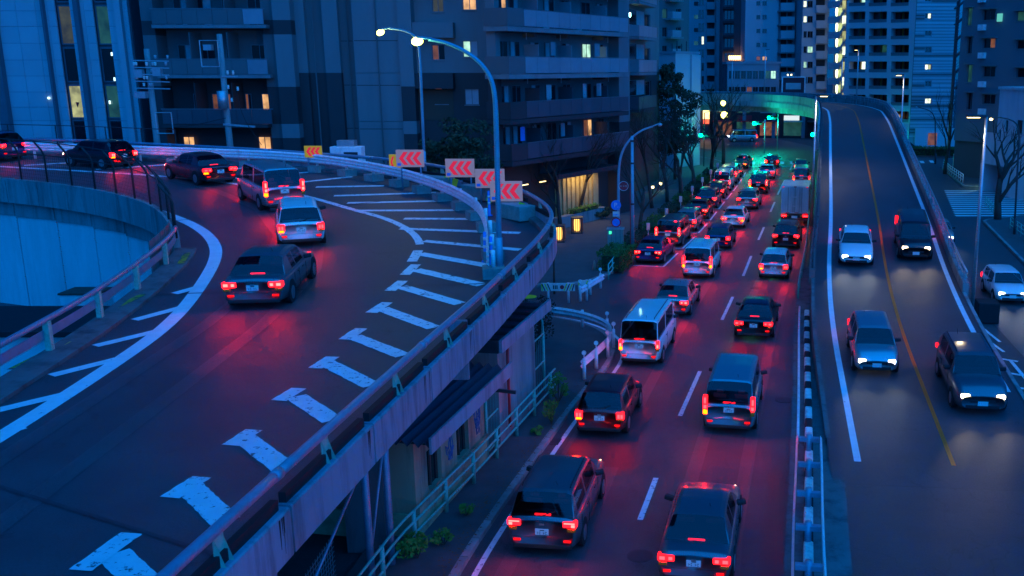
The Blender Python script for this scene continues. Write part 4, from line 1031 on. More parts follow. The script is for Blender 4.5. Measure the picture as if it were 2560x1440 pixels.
MB().beam((-0.2, -0.2, Hp - 5.6), (1.8, -0.2, Hp - 5.75), 0.12, 0.12).build('crossarm', M_GALV, t)
MB().beam((0.0, -0.2, Hp - 2.6), (1.0, -0.2, Hp - 2.6), 0.08, 0.08).build('crossarm', M_GALV, t)
for x, z in ((0.4, -2.5), (0.75, -2.5), (0.35, -3.4), (0.95, -3.5), (0.5, -4.2)):
    MB().lathe([(0.03, 0), (0.09, 0.05), (0.05, 0.1), (0.09, 0.15), (0.05, 0.2), (0.08, 0.26)], 10, (x, -0.25, Hp + z)).build('insulator', M_SIGNW, t, smooth=True)
MB().tube(smooth([(0, -0.2, Hp - 5.2), (-2.2, -0.4, Hp - 5.7), (-4.6, -0.5, Hp - 5.9)], 2), 0.02, 6).build('cable', M_BLACK, t); MB().tube(smooth([(0.8, -0.2, Hp - 3.3), (1.1, -0.3, Hp - 5.2), (2.2, -0.4, Hp - 6.9)], 2), 0.02, 6).build('cable', M_BLACK, t)
t, Hp = util_pole('concrete utility pole with crowded switchgear at the gap between two buildings', 366, 122, 62, 378)
hoop(t, 0.15, 1.15, Hp - 5.2, Hp - 3.9)
for k in range(5): MB().beam((-0.8, -0.2 - 0.05 * k, Hp - 0.7 - 0.42 * k), (1.4, -0.2 - 0.05 * k, Hp - 0.75 - 0.42 * k), 0.07, 0.07).build('crossarm', M_GALV, t)
for k in range(16):
    random.seed(40 + k); MB().lathe([(0.03, 0), (0.09, 0.05), (0.05, 0.1), (0.1, 0.16), (0.05, 0.22)], 9, (random.uniform(-0.8, 1.45), -0.3, Hp - 0.6 - 0.42 * random.randint(0, 4))).build('insulator', M_SIGNW if k % 2 else M_GALV, t, smooth=True)
for x, z in ((-0.45, -1.5), (0.7, -1.4)): MB().box(x - 0.25, x + 0.25, -0.5, -0.15, Hp + z - 0.25, Hp + z + 0.25).build('switch_box', M_GALV, t)
MB().box(-0.75, -0.1, -0.6, 0.1, Hp - 3.0, Hp - 2.6).build('transformer', M_GALV, t)

# scaffold posts, brace and mesh gate under the near end of the ramp
sc_ = thing('steel_brace_frame', 'dark posts with a rust-red diagonal pipe under the near ramp edge', 'frame', (-7.4, 17.0, 0))
for x, y, h in ((0.0, 0.0, 4.3), (-0.9, -2.6, 4.3), (0.75, 3.6, 4.2), (0.95, 4.6, 4.2)): MB().tube([(x, y, 0), (x, y, h)], 0.09, 8).build('post', M_STEELB, sc_, smooth=True)
MB().tube([(-1.3, -4.0, 1.6), (0.75, 3.6, 3.6)], 0.04, 8).build('diagonal_pipe', M_RUST, sc_, smooth=True); MB().tube([(0.0, 0.0, 0.6), (0.75, 3.6, 3.2)], 0.035, 8).build('diagonal_pipe', M_STEELB, sc_, smooth=True)
MB().tube([(0.75, 3.6, 0.8), (0.95, 4.6, 3.4)], 0.03, 8).build('diagonal_pipe', M_STEELB, sc_, smooth=True)
gg = MB()
for k in range(40): gg.box(-0.05, -0.04, -2.5 + k * 0.15, -2.49 + k * 0.15, 0.05, 1.5)
for k in range(12): gg.box(-0.05, -0.04, -2.5, 3.5, 0.1 + k * 0.12, 0.11 + k * 0.12)
gg.build('wire_mesh', M_GALV, sc_)['kind'] = 'stuff'
# ================================================================ buildings
M_B1 = mat('panel_blue_grey', (0.38, 0.38, 0.40), 0.6, var=0.06, scale=0.4, rnd=0.05)
M_B1D = mat('panel_dark', (0.10, 0.11, 0.13), 0.5, var=0.1)
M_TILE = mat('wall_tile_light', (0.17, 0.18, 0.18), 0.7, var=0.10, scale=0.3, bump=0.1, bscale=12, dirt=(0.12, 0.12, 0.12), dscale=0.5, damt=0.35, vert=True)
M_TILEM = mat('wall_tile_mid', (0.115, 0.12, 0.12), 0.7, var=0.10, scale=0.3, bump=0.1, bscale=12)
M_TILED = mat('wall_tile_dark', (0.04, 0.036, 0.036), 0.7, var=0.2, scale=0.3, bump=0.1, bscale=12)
M_TILEB = mat('wall_tile_brown', (0.08, 0.045, 0.03), 0.7, var=0.2, scale=0.3)
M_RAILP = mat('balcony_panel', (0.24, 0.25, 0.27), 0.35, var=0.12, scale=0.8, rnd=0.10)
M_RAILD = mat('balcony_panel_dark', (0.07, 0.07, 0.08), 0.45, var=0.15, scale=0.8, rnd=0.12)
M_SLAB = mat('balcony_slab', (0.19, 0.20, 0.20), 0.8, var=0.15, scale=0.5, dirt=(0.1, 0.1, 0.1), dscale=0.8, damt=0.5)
M_FRAME = mat('window_frame', (0.16, 0.17, 0.18), 0.45, metal=0.4, var=0.1)
M_CURT = mat('curtain', (0.34, 0.36, 0.38), 0.8, var=0.2, scale=2)
M_DARKIN = mat('dark_recess', (0.03, 0.032, 0.035), 0.8, var=0.2)
M_TOWER = mat('tower_white', (0.40, 0.42, 0.44), 0.7, var=0.06, scale=0.2)
M_TOWERG = mat('tower_grey', (0.26, 0.28, 0.30), 0.7, var=0.08, scale=0.2)
M_TOWERM = mat('tower_mid', (0.15, 0.16, 0.18), 0.7, var=0.08, scale=0.2)
M_TOWERD = mat('tower_dark', (0.07, 0.075, 0.085), 0.7, var=0.1, scale=0.2)

class Facade:
    """vertical wall through A heading to B (left to right as seen); local x along, -y towards the viewer, z up"""
    def __init__(s, name, label, A, B, cat='building', group=None):
        s.A = Vector((A[0], A[1], 0)); d = Vector((B[0] - A[0], B[1] - A[1], 0)); s.len = d.length; s.d = d.normalized()
        s.rz = math.atan2(s.d.y, s.d.x); s.n = Vector((s.d.y, -s.d.x, 0))
        s.T = thing(name, label, cat, tuple(s.A), s.rz, group)
    def at(s, px, py, y=0.0):                       # y: local depth of the plane
        o = s.A - s.n * y; r = ray(px, py); e = Vector((0, 0, EYE))
        t = (o - e).dot(s.n) / r.dot(s.n); p = e + r * t
        return (p - s.A).dot(s.d), p.z
    def rect(s, x0, y0, x1, y1, y=0.0):
        xm, ym = (x0 + x1) / 2, (y0 + y1) / 2
        return s.at(x0, ym, y)[0], s.at(x1, ym, y)[0], s.at(xm, y1, y)[1], s.at(xm, y0, y)[1]
    def box(s, name, m, x0, x1, y0, y1, z0, z1, parent=None, bevel=0.0):
        return MB().box(x0, x1, y0, y1, z0, z1).build(name, m, parent or s.T, bevel=bevel)
    def wall(s, m, x0, x1, z0, z1, holes=(), y=0.0, rev=0.18, name='wall', mrev=None):
        xs = sorted({x0, x1, *[min(max(v, x0), x1) for h in holes for v in h[:2]]}); zs = sorted({z0, z1, *[min(max(v, z0), z1) for h in holes for v in h[2:4]]})
        mb = MB()
        for a, b in zip(xs, xs[1:]):
            for c, d in zip(zs, zs[1:]):
                if b - a < 1e-4 or d - c < 1e-4: continue
                mx, mz = (a + b) / 2, (c + d) / 2
                if any(h[0] < mx < h[1] and h[2] < mz < h[3] for h in holes): continue
                mb.quad((a, y, c), (b, y, c), (b, y, d), (a, y, d))
        for h in holes:
            a, b, c, d = h[:4]; a, b, c, d = max(a, x0), min(b, x1), max(c, z0), min(d, z1)
            if b <= a or d <= c: continue
            mb.quad((a, y, c), (a, y, d), (a, y + rev, d), (a, y + rev, c)); mb.quad((b, y, c), (b, y + rev, c), (b, y + rev, d), (b, y, d))
            mb.quad((a, y, c), (a, y + rev, c), (b, y + rev, c), (b, y, c)); mb.quad((a, y, d), (b, y, d), (b, y + rev, d), (a, y + rev, d))
        return mb.build(name, m, s.T)
    def window(s, h, y=0.0, dep=0.16, panes=2, lit=None, sill=True, fr=0.045, name='window', mfr=None):
        a, b, c, d = h; yy = y + dep; mfr = mfr or M_FRAME
        mb = MB().box(a, b, yy - 0.03, yy + 0.03, c, c + fr).box(a, b, yy - 0.03, yy + 0.03, d - fr, d).box(a, a + fr, yy - 0.028, yy + 0.028, c + fr, d - fr).box(b - fr, b, yy - 0.028, yy + 0.028, c + fr, d - fr)
        for k in range(1, panes):
            x = a + (b - a) * k / panes; mb.box(x - fr / 2, x + fr / 2, yy - 0.028, yy + 0.028, c + fr, d - fr)
        w = mb.build(name, mfr, s.T)
        for k in range(panes):
            x0, x1 = a + (b - a) * k / panes, a + (b - a) * (k + 1) / panes
            l_ = lit[k] if isinstance(lit, (list, tuple)) else lit
            MB().box(x0 + fr * 0.3, x1 - fr * 0.3, yy + 0.004, yy + 0.012, c + fr * 0.5, d - fr * 0.5).build('pane', l_ or M_GLASS, w)
        if sill: MB().box(a - 0.05, b + 0.05, y - 0.07, y + 0.05, c - 0.07, c - 0.002).build('sill', M_SLAB, w)
        return w
    def mass(s, m, x0, x1, y0, y1, z0, z1, name='block'): return s.box(name, m, x0, x1, y0, y1, z0, z1)

# ---- A: pale panel building on the far left, with two tall window strips between fins
A = Facade('panel_building', 'pale blue panelled building with vertical window strips on the far left', (-70, 72), (-20, 72))
xr = A.at(336, 170)[0]
strips = [(A.at(157, 170)[0], A.at(193, 170)[0]), (A.at(250, 170)[0], A.at(286, 170)[0])]
zs_row = [A.at(100, y)[1] for y in (345, 302, 268, 230, 190, 150, 108, 66, 27, -12)]
zs_row = [0.0, 3.2] + zs_row + [zs_row[-1] + 1.25 * k for k in range(1, 6)]
zs_row = sorted(z for z in zs_row if z < 25)
xs_col = [A.at(x, 170)[0] for x in (-420, -330, -250, -170, -85, 0, 60, 108)]
cols = list(zip(xs_col, xs_col[1:])) + [(A.at(108, 170)[0], A.at(128, 170)[0]), (A.at(138, 170)[0], strips[0][0]), (strips[0][1], A.at(208, 170)[0]), (A.at(228, 170)[0], strips[1][0]), (strips[1][1], A.at(308, 170)[0])]
A.mass(M_B1D, xs_col[0], xr, 0.45, 14, 0, 26, 'core')
for x0, x1 in cols:
    for z0, z1 in zip(zs_row, zs_row[1:]):
        A.box('panel', M_B1, x0 + 0.012, x1 - 0.012, 0.0, 0.12, z0 + 0.012, z1 - 0.012)
for a, b in ((128, 138), (208, 228), (308, 336)):         # dark fins
    x0, x1 = A.at(a, 170)[0], A.at(b, 170)[0]; A.box('fin', M_B1D if b != 336 else M_B1, x0, x0 + (x1 - x0) * 0.55, -0.35, 0.3, 0, 25.5); A.box('fin_return', M_B1, x0 + (x1 - x0) * 0.57, x1, -0.02, 0.3, 0, 25.5)
A.box('fin', M_B1D, A.at(-8, 170)[0], A.at(14, 170)[0], -0.5, -0.02, 0, 25.5)
for si, (x0, x1) in enumerate(strips):
    seq = [(352, 300, None), (297, 212, L_OLIVE if si == 0 else L_TEALD), (206, 118, None), (112, 12, L_OLIVED if si == 0 else L_TEALD), (6, -90, None), (-96, -190, None)]
    for y0, y1, lit in seq:
        z0, z1 = A.at(175, y0)[1], A.at(175, y1)[1]
        A.window((x0, x1, z0, z1), y=0.0, dep=0.30, panes=1, lit=lit, sill=False, fr=0.10, mfr=M_B1D)
MB().poly([(strips[0][0] + 0.55, 0.285, A.at(190, 270)[1]), (strips[0][0] + 0.42, 0.285, A.at(190, 256)[1]), (strips[0][0] + 0.70, 0.285, A.at(190, 256)[1])]).build('red_access_mark', M_RED, A.T)
for px, py in ((276, 135), (283, 198), (271, 256)):
    x, z = A.at(px, py); MB().box(x - 0.05, x + 0.05, 0.15, 0.2, z - 0.12, z + 0.12).build('lamp', emitter('strip_lamp', (0.5, 0.9, 1), 0.6), A.T)
x, z = A.at(124, 245); MB().lathe([(0.05, -0.08), (0.1, 0), (0.05, 0.08)], 10, (x, -0.1, z)).build('lamp', emitter('strip_lamp', (0.5, 0.9, 1), 0.6), A.T)
# far office block in the sky gap
G0 = Facade('distant_tower', 'hazy distant office block seen through the gap at the left', (-170, 260), (-110, 260))
x0, x1 = G0.at(318, 60)[0], G0.at(372, 60)[0]
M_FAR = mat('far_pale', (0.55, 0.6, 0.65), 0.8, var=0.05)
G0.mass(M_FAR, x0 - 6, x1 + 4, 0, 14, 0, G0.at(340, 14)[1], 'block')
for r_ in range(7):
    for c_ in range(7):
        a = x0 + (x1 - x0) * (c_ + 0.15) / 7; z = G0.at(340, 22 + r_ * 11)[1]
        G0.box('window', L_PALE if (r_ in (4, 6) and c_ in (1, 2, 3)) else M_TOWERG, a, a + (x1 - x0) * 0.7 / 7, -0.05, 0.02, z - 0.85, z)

# ---- B: apartment block with balconies, stepped pilasters, dark tiled base
Bf = Facade('apartment_block', 'dark tiled apartment block with recessed balconies behind the left ramp', (-46, 70), (-10, 70))
def seg(F_, x0, x1, y, parts, name='wall', back=9.0):
    """vertical slice of wall in front plane y; parts: list of (py_top, py_bottom, material)"""
    a, b = F_.at(x0, 170, y)[0], F_.at(x1, 170, y)[0]
    for t_, b_, m in parts:
        z1 = 27.0 if t_ is None else F_.at((x0 + x1) / 2, t_, y)[1]; z0 = 0.0 if b_ is None else F_.at((x0 + x1) / 2, b_, y)[1]
        F_.box(name, m, a, b, y, y + back, z0, z1)
    return a, b
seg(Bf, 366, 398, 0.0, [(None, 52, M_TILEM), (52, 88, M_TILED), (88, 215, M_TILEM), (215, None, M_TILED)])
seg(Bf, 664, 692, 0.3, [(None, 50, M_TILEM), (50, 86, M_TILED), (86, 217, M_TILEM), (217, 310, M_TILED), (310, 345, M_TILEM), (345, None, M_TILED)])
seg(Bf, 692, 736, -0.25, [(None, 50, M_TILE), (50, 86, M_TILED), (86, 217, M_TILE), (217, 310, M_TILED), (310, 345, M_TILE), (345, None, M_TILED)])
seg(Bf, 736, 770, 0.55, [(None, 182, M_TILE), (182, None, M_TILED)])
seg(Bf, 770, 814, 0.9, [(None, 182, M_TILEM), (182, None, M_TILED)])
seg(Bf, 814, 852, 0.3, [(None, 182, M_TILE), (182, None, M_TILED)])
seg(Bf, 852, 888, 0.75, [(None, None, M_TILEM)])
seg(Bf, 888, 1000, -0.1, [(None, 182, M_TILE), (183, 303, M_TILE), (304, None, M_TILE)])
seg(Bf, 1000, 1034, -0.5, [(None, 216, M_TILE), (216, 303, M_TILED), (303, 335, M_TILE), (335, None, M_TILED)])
# balcony bays between px 398 and 664
bx0, bx1 = Bf.at(398, 170)[0], Bf.at(664, 170)[0]
Bf.mass(M_TILED, bx0, bx1, 1.7, 9, 0, 27, 'core')
floors = [(307, 283), (183, 133), (58, 6), (-66, -118), (-190, -242)]
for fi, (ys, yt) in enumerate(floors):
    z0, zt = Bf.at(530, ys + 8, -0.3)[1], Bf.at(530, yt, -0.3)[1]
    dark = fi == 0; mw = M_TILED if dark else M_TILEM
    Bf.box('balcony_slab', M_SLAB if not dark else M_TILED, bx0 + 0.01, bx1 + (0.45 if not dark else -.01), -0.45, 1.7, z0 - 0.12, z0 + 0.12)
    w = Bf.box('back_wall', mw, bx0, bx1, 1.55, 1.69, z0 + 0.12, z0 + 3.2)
    nP = 7
    for k in range(nP):
        a = bx0 + 0.05 + (bx1 - bx0 - 0.1) * k / nP; b = bx0 + 0.05 + (bx1 - bx0 - 0.1) * (k + 1) / nP
        last = k == nP - 1
        Bf.box('railing_panel', (M_RAILP if last else M_TILEM) if not dark else M_RAILD, a + 0.012, b - 0.012 + (0.35 if last else 0), -0.42, -0.34, z0 + 0.16, z0 + 1.15)
    Bf.box('handrail', M_FRAME, bx0, bx1 + 0.4, -0.44, -0.32, z0 + 1.16, z0 + 1.22)
    wins = [(0.10, 0.24, None), (0.30, 0.46, None), (0.56, 0.66, None), (0.80, 0.96, None)]
    if fi == 0: wins = [(0.20, 0.30, (M_DARKIN, L_WARMD)), (0.38, 0.56, (L_WARMD, L_WARMD)), (0.70, 0.76, (L_WARMD, None)), (0.86, 1.0, (L_WARM, L_WARM))]
    for u0, u1, lit in wins:
        h = (bx0 + (bx1 - bx0) * u0, bx0 + (bx1 - bx0) * u1, z0 + (0.14 if fi else 0.45), z0 + 2.2)
        Bf.window(h, y=1.38, dep=0.12, panes=2, lit=lit or ((M_GLASS, M_CURT) if random.random() < 0.5 else None), sill=False)
    for u in (0.33, 0.68): Bf.box('screen', M_TILEM if fi else M_TILED, bx0 + (bx1 - bx0) * u - 0.03, bx0 + (bx1 - bx0) * u + 0.03, -0.3, 1.55, z0 + 0.12, z0 + 3.0)
    Bf.box('drain_pipe', M_GALV, bx1 - 0.3, bx1 - 0.2, 1.2, 1.3, z0 + 0.12, z0 + 3.1)
z0 = Bf.at(530, 345, 1.4)[1]
for a_, b_ in ((457, 485), (645, 676)):
    h = (Bf.at(a_, 350, 1.38)[0], Bf.at(b_, 350, 1.38)[0], z0 - 1.4, z0 + 0.1); Bf.window(h, y=1.38, dep=0.12, panes=2, lit=L_WARM, sill=False)
for k in range(9):            # floor joints and pipes on the blank walls of B
    zj = 1.5 + k * 3.05
    a_, b_ = Bf.at(890, 170, -0.1)[0], Bf.at(998, 170, -0.1)[0]; Bf.box('floor_joint', M_TILED, a_, b_, -0.112, -0.101, zj, zj + 0.05)
    a_, b_ = Bf.at(854, 170, 0.75)[0], Bf.at(886, 170, 0.75)[0]; Bf.box('floor_joint', M_TILED, a_, b_, 0.738, 0.749, zj, zj + 0.05)
for px in (948, 868, 782): 
    x_ = Bf.at(px, 170, 0)[0]; MB().tube([(x_, -0.18 if px == 948 else 0.6, 0), (x_, -0.18 if px == 948 else 0.6, 26)], 0.05, 8).build('down_pipe', M_TILEM, Bf.T)
# ---- C: neighbouring block: lamp-lit wall with windows, then the long balcony front
C0 = Facade('apartment_wing', 'apartment wing with lamp-lit wall and small windows between the two balcony fronts', (-20, 70.5), (-6, 70.5))
cx0, cx1 = C0.at(1030, 170)[0], C0.at(1246, 170)[0]
wn_px = [((1080, -20, 1108, 30), (L_OLIVED, L_OLIVED)), ((1156, -20, 1190, 25), (L_WARM, L_WARM)), ((1157, 102, 1194, 143), (L_COOL, M_CURT)), ((1080, 112, 1112, 150), (L_WARMD, M_GLASS)), ((1088, 220, 1120, 260), (L_WARMD, M_GLASS)), ((1162, 222, 1197, 262), (M_CURT, M_CURT))]
holes = [C0.rect(*r) for r, _ in wn_px]
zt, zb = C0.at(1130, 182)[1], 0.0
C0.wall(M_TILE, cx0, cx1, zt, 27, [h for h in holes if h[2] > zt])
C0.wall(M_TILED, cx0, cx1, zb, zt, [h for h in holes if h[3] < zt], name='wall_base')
for h, (_, lit) in zip(holes, wn_px): C0.window(h, dep=0.14, lit=lit)
C0.mass(M_TILED, cx0, cx1, 0.35, 9, 0, 27, 'core')
for yy in (57, 183, -66):
    a, b, c, d = C0.rect(1028, yy, 1138, yy + 38); C0.box('ledge', M_TILE if yy != 183 else M_TILED, a, b, -0.8, -0.004, c, d)
a, b, c, d = C0.rect(1036, 222, 1134, 300); C0.box('brown_panel', M_TILEB, a, b, -0.04, -0.003, c, d - 0.02)

C = Facade('balcony_block', 'large apartment block with four visible rows of long panelled balconies', tuple(PY(1238, 180, 66))[:2], tuple(PY(1562, 180, 81))[:2])
L_ = C.len; cb0, cb1 = 0.5, C.at(1535, 180)[0]
def prism_core(F_, m, x0, x1, y0, back):         # block behind the facade whose sides run straight away from the street
    a, b = Vector((x0, y0, 0)), Vector((x1, y0, 0)); k = Matrix.Rotation(-F_.rz, 4, 'Z') @ Vector((0, back, 0)); f = [a, b, b + k, a + k]; mb = MB()
    mb.poly([(p.x, p.y, 27) for p in f])
    for p, q in zip(f, f[1:] + f[:1]): mb.quad((p.x, p.y, 0), (q.x, q.y, 0), (q.x, q.y, 27), (p.x, p.y, 27))
    return mb.build('core', m, F_.T)
prism_core(C, M_TILED, 0.02, cb1, 0.66, 14)
for zz0, zz1, m in ((C.at(1240, 182)[1], 27, M_TILE), (0, C.at(1240, 182)[1], M_TILED)): C.box('corner_pier', m, 0.0, 0.5, -0.1, 0.65, zz0, zz1)
pz = C.at(1548, 305, -0.3)[1]
C.box('end_pier', M_TILE, cb1 + 0.01, L_, -0.45, 2.5, pz, 27); C.box('end_pier_base', M_TILED, cb1 + 0.01, L_, -0.45, 2.5, 0, pz)
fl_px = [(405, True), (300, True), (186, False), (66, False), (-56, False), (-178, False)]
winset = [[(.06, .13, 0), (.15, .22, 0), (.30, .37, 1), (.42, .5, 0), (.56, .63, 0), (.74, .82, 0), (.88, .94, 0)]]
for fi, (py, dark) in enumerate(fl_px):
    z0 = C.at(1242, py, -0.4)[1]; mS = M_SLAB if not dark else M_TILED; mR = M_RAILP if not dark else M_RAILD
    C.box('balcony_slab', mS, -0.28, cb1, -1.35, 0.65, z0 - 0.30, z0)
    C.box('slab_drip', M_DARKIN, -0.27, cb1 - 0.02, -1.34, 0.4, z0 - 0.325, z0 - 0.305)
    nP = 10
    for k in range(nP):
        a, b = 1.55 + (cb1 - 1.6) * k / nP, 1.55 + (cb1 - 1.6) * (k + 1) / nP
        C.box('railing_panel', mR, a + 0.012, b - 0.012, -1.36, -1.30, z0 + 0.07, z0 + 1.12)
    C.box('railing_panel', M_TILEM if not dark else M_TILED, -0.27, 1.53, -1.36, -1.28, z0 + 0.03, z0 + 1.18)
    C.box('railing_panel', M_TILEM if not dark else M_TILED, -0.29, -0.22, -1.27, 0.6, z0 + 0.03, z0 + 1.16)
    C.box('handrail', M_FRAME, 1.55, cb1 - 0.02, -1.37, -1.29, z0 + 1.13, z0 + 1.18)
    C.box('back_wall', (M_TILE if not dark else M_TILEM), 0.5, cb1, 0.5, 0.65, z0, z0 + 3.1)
    for (u0, u1, cur) in winset[0]:
        lit = (M_CURT, M_GLASS) if cur or random.random() < 0.35 else ((M_GLASS, M_CURT) if random.random() < 0.3 else None)
        if fi == 2 and u0 == .74: lit = L_COOL
        if fi == 3 and u0 == .06: lit = (M_GLASS, L_WARM)
        if fi == 0 and u0 == .74: lit = (L_WARMD, L_WARM)
        C.window((cb1 * u0, cb1 * u1, z0 + 0.12, z0 + 2.2), y=0.34, dep=0.1, panes=2, lit=lit, sill=False)
    for u in (.26, .53, .85):
        C.box('screen', mR, cb1 * u - 0.03, cb1 * u + 0.03, -0.75, 0.5, z0 + 0.02, z0 + 2.0)
        C.box('beam', M_TILEM if not dark else M_TILED, cb1 * u - 0.15, cb1 * u + 0.15, -0.5, 0.5, z0 + 2.5, z0 + 2.78)
    for u in (.2, .47, .9): C.box('laundry_hook', M_GALV, cb1 * u, cb1 * u + 0.05, -0.4, -0.35, z0 + 2.3, z0 + 2.75)
    if random.random() < 0.75:
        for j in range(random.randint(1, 4)):
            u_ = random.uniform(.1, .9); C.box('laundry', random.choice((M_CURT, M_SIGNW, M_RAILP, M_SIGNB)), cb1 * u_, cb1 * u_ + random.uniform(.35, .8), -0.72, -0.69, z0 + 1.25, z0 + 2.2)
    C.box('air_conditioner', M_STEELW, cb1 * .66, cb1 * .66 + 0.75, 0.1, 0.42, z0 + 0.05, z0 + 0.65)
    C.box('air_conditioner', M_STEELW, cb1 * .38, cb1 * .38 + 0.75, 0.1, 0.42, z0 + 0.05, z0 + 0.65)
    C.box('down_pipe', M_GALV, 0.55, 0.63, 0.3, 0.4, z0, z0 + 2.8)
# lit entrance with planting at the foot
gz = C.at(1480, 428)[1]
a, b = C.at(1404, 470)[0], C.at(1490, 470)[0]
C.box('shop_back_wall', mat('shop_wall', (0.45, 0.36, 0.16), 0.7, var=0.3, scale=1.5, emit=None), a, b + 1.0, 0.40, 0.62, 0.2, gz)
for k in range(9):
    x = a + (b - a) * k / 8; C.box('wall_batten', mat('shop_batten', (0.30, 0.22, 0.10), 0.7), x, x + 0.08, 0.30, 0.398, 0.2, gz)
C.box('canopy', M_TILED, a - 2, b + 2, -1.0, 0.6, gz, gz + 0.35)
for px, py in ((1300, 440), (1345, 433), (1470, 438), (1485, 436)):
    x = C.at(px, py)[0]; o = C.box('strip_light', emitter('shop_strip', (1, 0.72, 0.3), 0.8), x - 0.35, x + 0.35, -0.45, -0.35, gz - 0.08, gz - 0.03)
ld = bpy.data.lights.new('shop_light', 'AREA'); ld.shape = 'RECTANGLE'; ld.size, ld.size_y = 4.0, 0.3; ld.energy = 22; ld.color = (1, 0.68, 0.28)
lo_ = bpy.data.objects.new('shop_light', ld); COL.objects.link(lo_); lo_.parent = C.T; lo_.location = ((a + b) / 2 + 0.6, -0.25, gz - 0.05)
C.box('planter_wall', M_CONC, a - 1.5, b + 0.6, -0.5, 0.0, 0.13, 1.0)

# ---- D: next house along the street
D = Facade('balcony_house', 'narrow apartment house with stacked short balconies beyond the big balcony block', tuple(PY(1560, 180, 90))[:2], tuple(PY(1648, 180, 104))[:2])
Ld = D.len; dz_ = D.at(1600, 180)[1]
dw = [((1602, 35, 1626, 66)), ((1602, 120, 1626, 152)), ((1604, 203, 1628, 240)), ((1602, -50, 1626, -18))]
dh = [D.rect(*r) for r in dw]
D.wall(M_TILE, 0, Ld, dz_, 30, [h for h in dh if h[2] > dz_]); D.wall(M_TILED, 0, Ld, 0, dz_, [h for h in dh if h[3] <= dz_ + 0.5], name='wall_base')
for h in dh: D.window(h, panes=2)
D.mass(M_TILED, 0, Ld, 0.4, 12, 0, 30, 'core')
for y0, y1 in ((-22, 12), (66, 98), (150, 185), (240, 275)):
    a, b, c, d = D.rect(1566, y0, 1612, y1); a = max(a, 0.05)
    mR = M_RAILP if y0 < 200 else M_RAILD
    D.box('balcony_slab', M_SLAB if y0 < 200 else M_TILED, a, b, -1.2, -0.01, c - 0.1, c + 0.15)
    for k in range(4): D.box('railing_panel', mR, a + (b - a) * k / 4 + 0.01, a + (b - a) * (k + 1) / 4 - 0.01, -1.2, -1.12, c + 0.2, d)
    D.box('railing_panel', mR, a, a + 0.08, -1.11, -0.02, c + 0.2, d)
    D.window((a + 0.3, b - 0.3, d + 0.05, d + 1.5), y=-0.13, dep=0.1, panes=2, lit=(M_GLASS, M_CURT), sill=False)
x, z = D.at(1571, 37); MB().box(x - 0.06, x + 0.06, -0.2, -0.1, z - 0.18, z + 0.18).build('wall_lamp', E_CYAN, D.T)

# ---- E: white slab and dark blocks beyond the street trees
E_ = Facade('white_slab_building', 'plain pale windowless slab building behind the street trees', tuple(PY(1688, 300, 116))[:2], tuple(PY(1746, 300, 120))[:2])
ez = E_.at(1715, 135)[1]; E_.mass(M_TOWER, 0, E_.len, 0, 10, 0, ez, 'wall'); E_.box('roof_edge', M_TOWERG, -0.1, E_.len + 0.1, -0.1, 10, ez, ez + 0.3)
E_.box('corner_strip', M_TOWER, E_.len * 0.62, E_.len + 0.02, -0.25, -0.01, 0, ez - 0.1)
for k in range(4): MB().tube([(E_.len * (0.15 + 0.2 * k), 1, ez + 0.3), (E_.len * (0.15 + 0.2 * k), 1, ez + 1.2 + 0.3 * (k % 2))], 0.06, 6).build('vent_pipe', M_STEELD, E_.T)

def tower(name, label, Ap, Bp, Y0, Y1, top, m, depth=14, yref=120):
    F_ = Facade(name, label, tuple(PY(Ap, yref, Y0))[:2], tuple(PY(Bp, yref, Y1))[:2]); return F_
def grid_windows(F_, cols, rows, lit=None, panes=2, dep=0.2, sill=False, y=0.0, name='window', frame=None):
    out = []
    for ci, (a, b) in enumerate(cols):
        for ri, (c, d) in enumerate(rows):
            h = F_.rect(a, c, b, d, y); out.append((h, (lit or {}).get((ci, ri))))
    return out
# dark block behind the trees
t1 = Facade('dark_apartment', 'dark apartment tower with small balconies above the evergreen tree', tuple(PY(1645, 80, 130))[:2], tuple(PY(1722, 80, 134))[:2])
rows = [(-10 + 46 * k - 14, -10 + 46 * k + 10) for k in range(-2, 5)]
hs = grid_windows(t1, [(1656, 1668), (1690, 1702)], rows, {(1, 1): L_WARM, (0, 3): L_TEALD})
t1.wall(M_TILEM, 0, t1.len, 0, 30, [h for h, _ in hs]);
for h, l_ in hs: t1.window(h, lit=l_, sill=True)
t1.mass(M_TILED, 0, t1.len, 0.3, 12, 0, 30, 'core')
for k in range(-1, 5):
    a, b, c, d = t1.rect(1668, 30 + 46 * k, 1690, 46 + 46 * k); t1.box('balcony', M_RAILP, a, b, -1.0, -0.01, c, d)
    t1.box('balcony_floor', M_SLAB, a - 0.4, b + 0.4, -1.05, -0.01, c - 0.25, c - 0.01)
# slim tower with stacked balconies
t2 = Facade('slim_tower', 'slim blue tower with stacked balconies left of the overpass', tuple(PY(1722, 120, 205))[:2], tuple(PY(1806, 120, 205))[:2])
rows = [(33 * k - 8, 33 * k + 12) for k in range(-2, 8)]
hs = grid_windows(t2, [(1746, 1752), (1754, 1760)], rows, {(1, 5): L_PALE})
t2.wall(M_TOWERG, 0, t2.len, 0, 40, [h for h, _ in hs])
for h, l_ in hs: t2.window(h, lit=l_, panes=1)
t2.mass(M_TOWERD, 0, t2.len, 0.3, 16, 0, 40, 'core')
for k in range(-1, 8):
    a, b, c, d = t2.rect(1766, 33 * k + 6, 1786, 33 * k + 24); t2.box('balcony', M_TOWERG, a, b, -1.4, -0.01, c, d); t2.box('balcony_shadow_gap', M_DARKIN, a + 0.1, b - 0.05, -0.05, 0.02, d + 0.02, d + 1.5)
    a, b, c, d = t2.rect(1735, 33 * k + 4, 1745, 33 * k + 14); t2.box('stair_opening', L_TEALD if k % 2 else M_DARKIN, a, b, -0.04, 0.02, c, d)
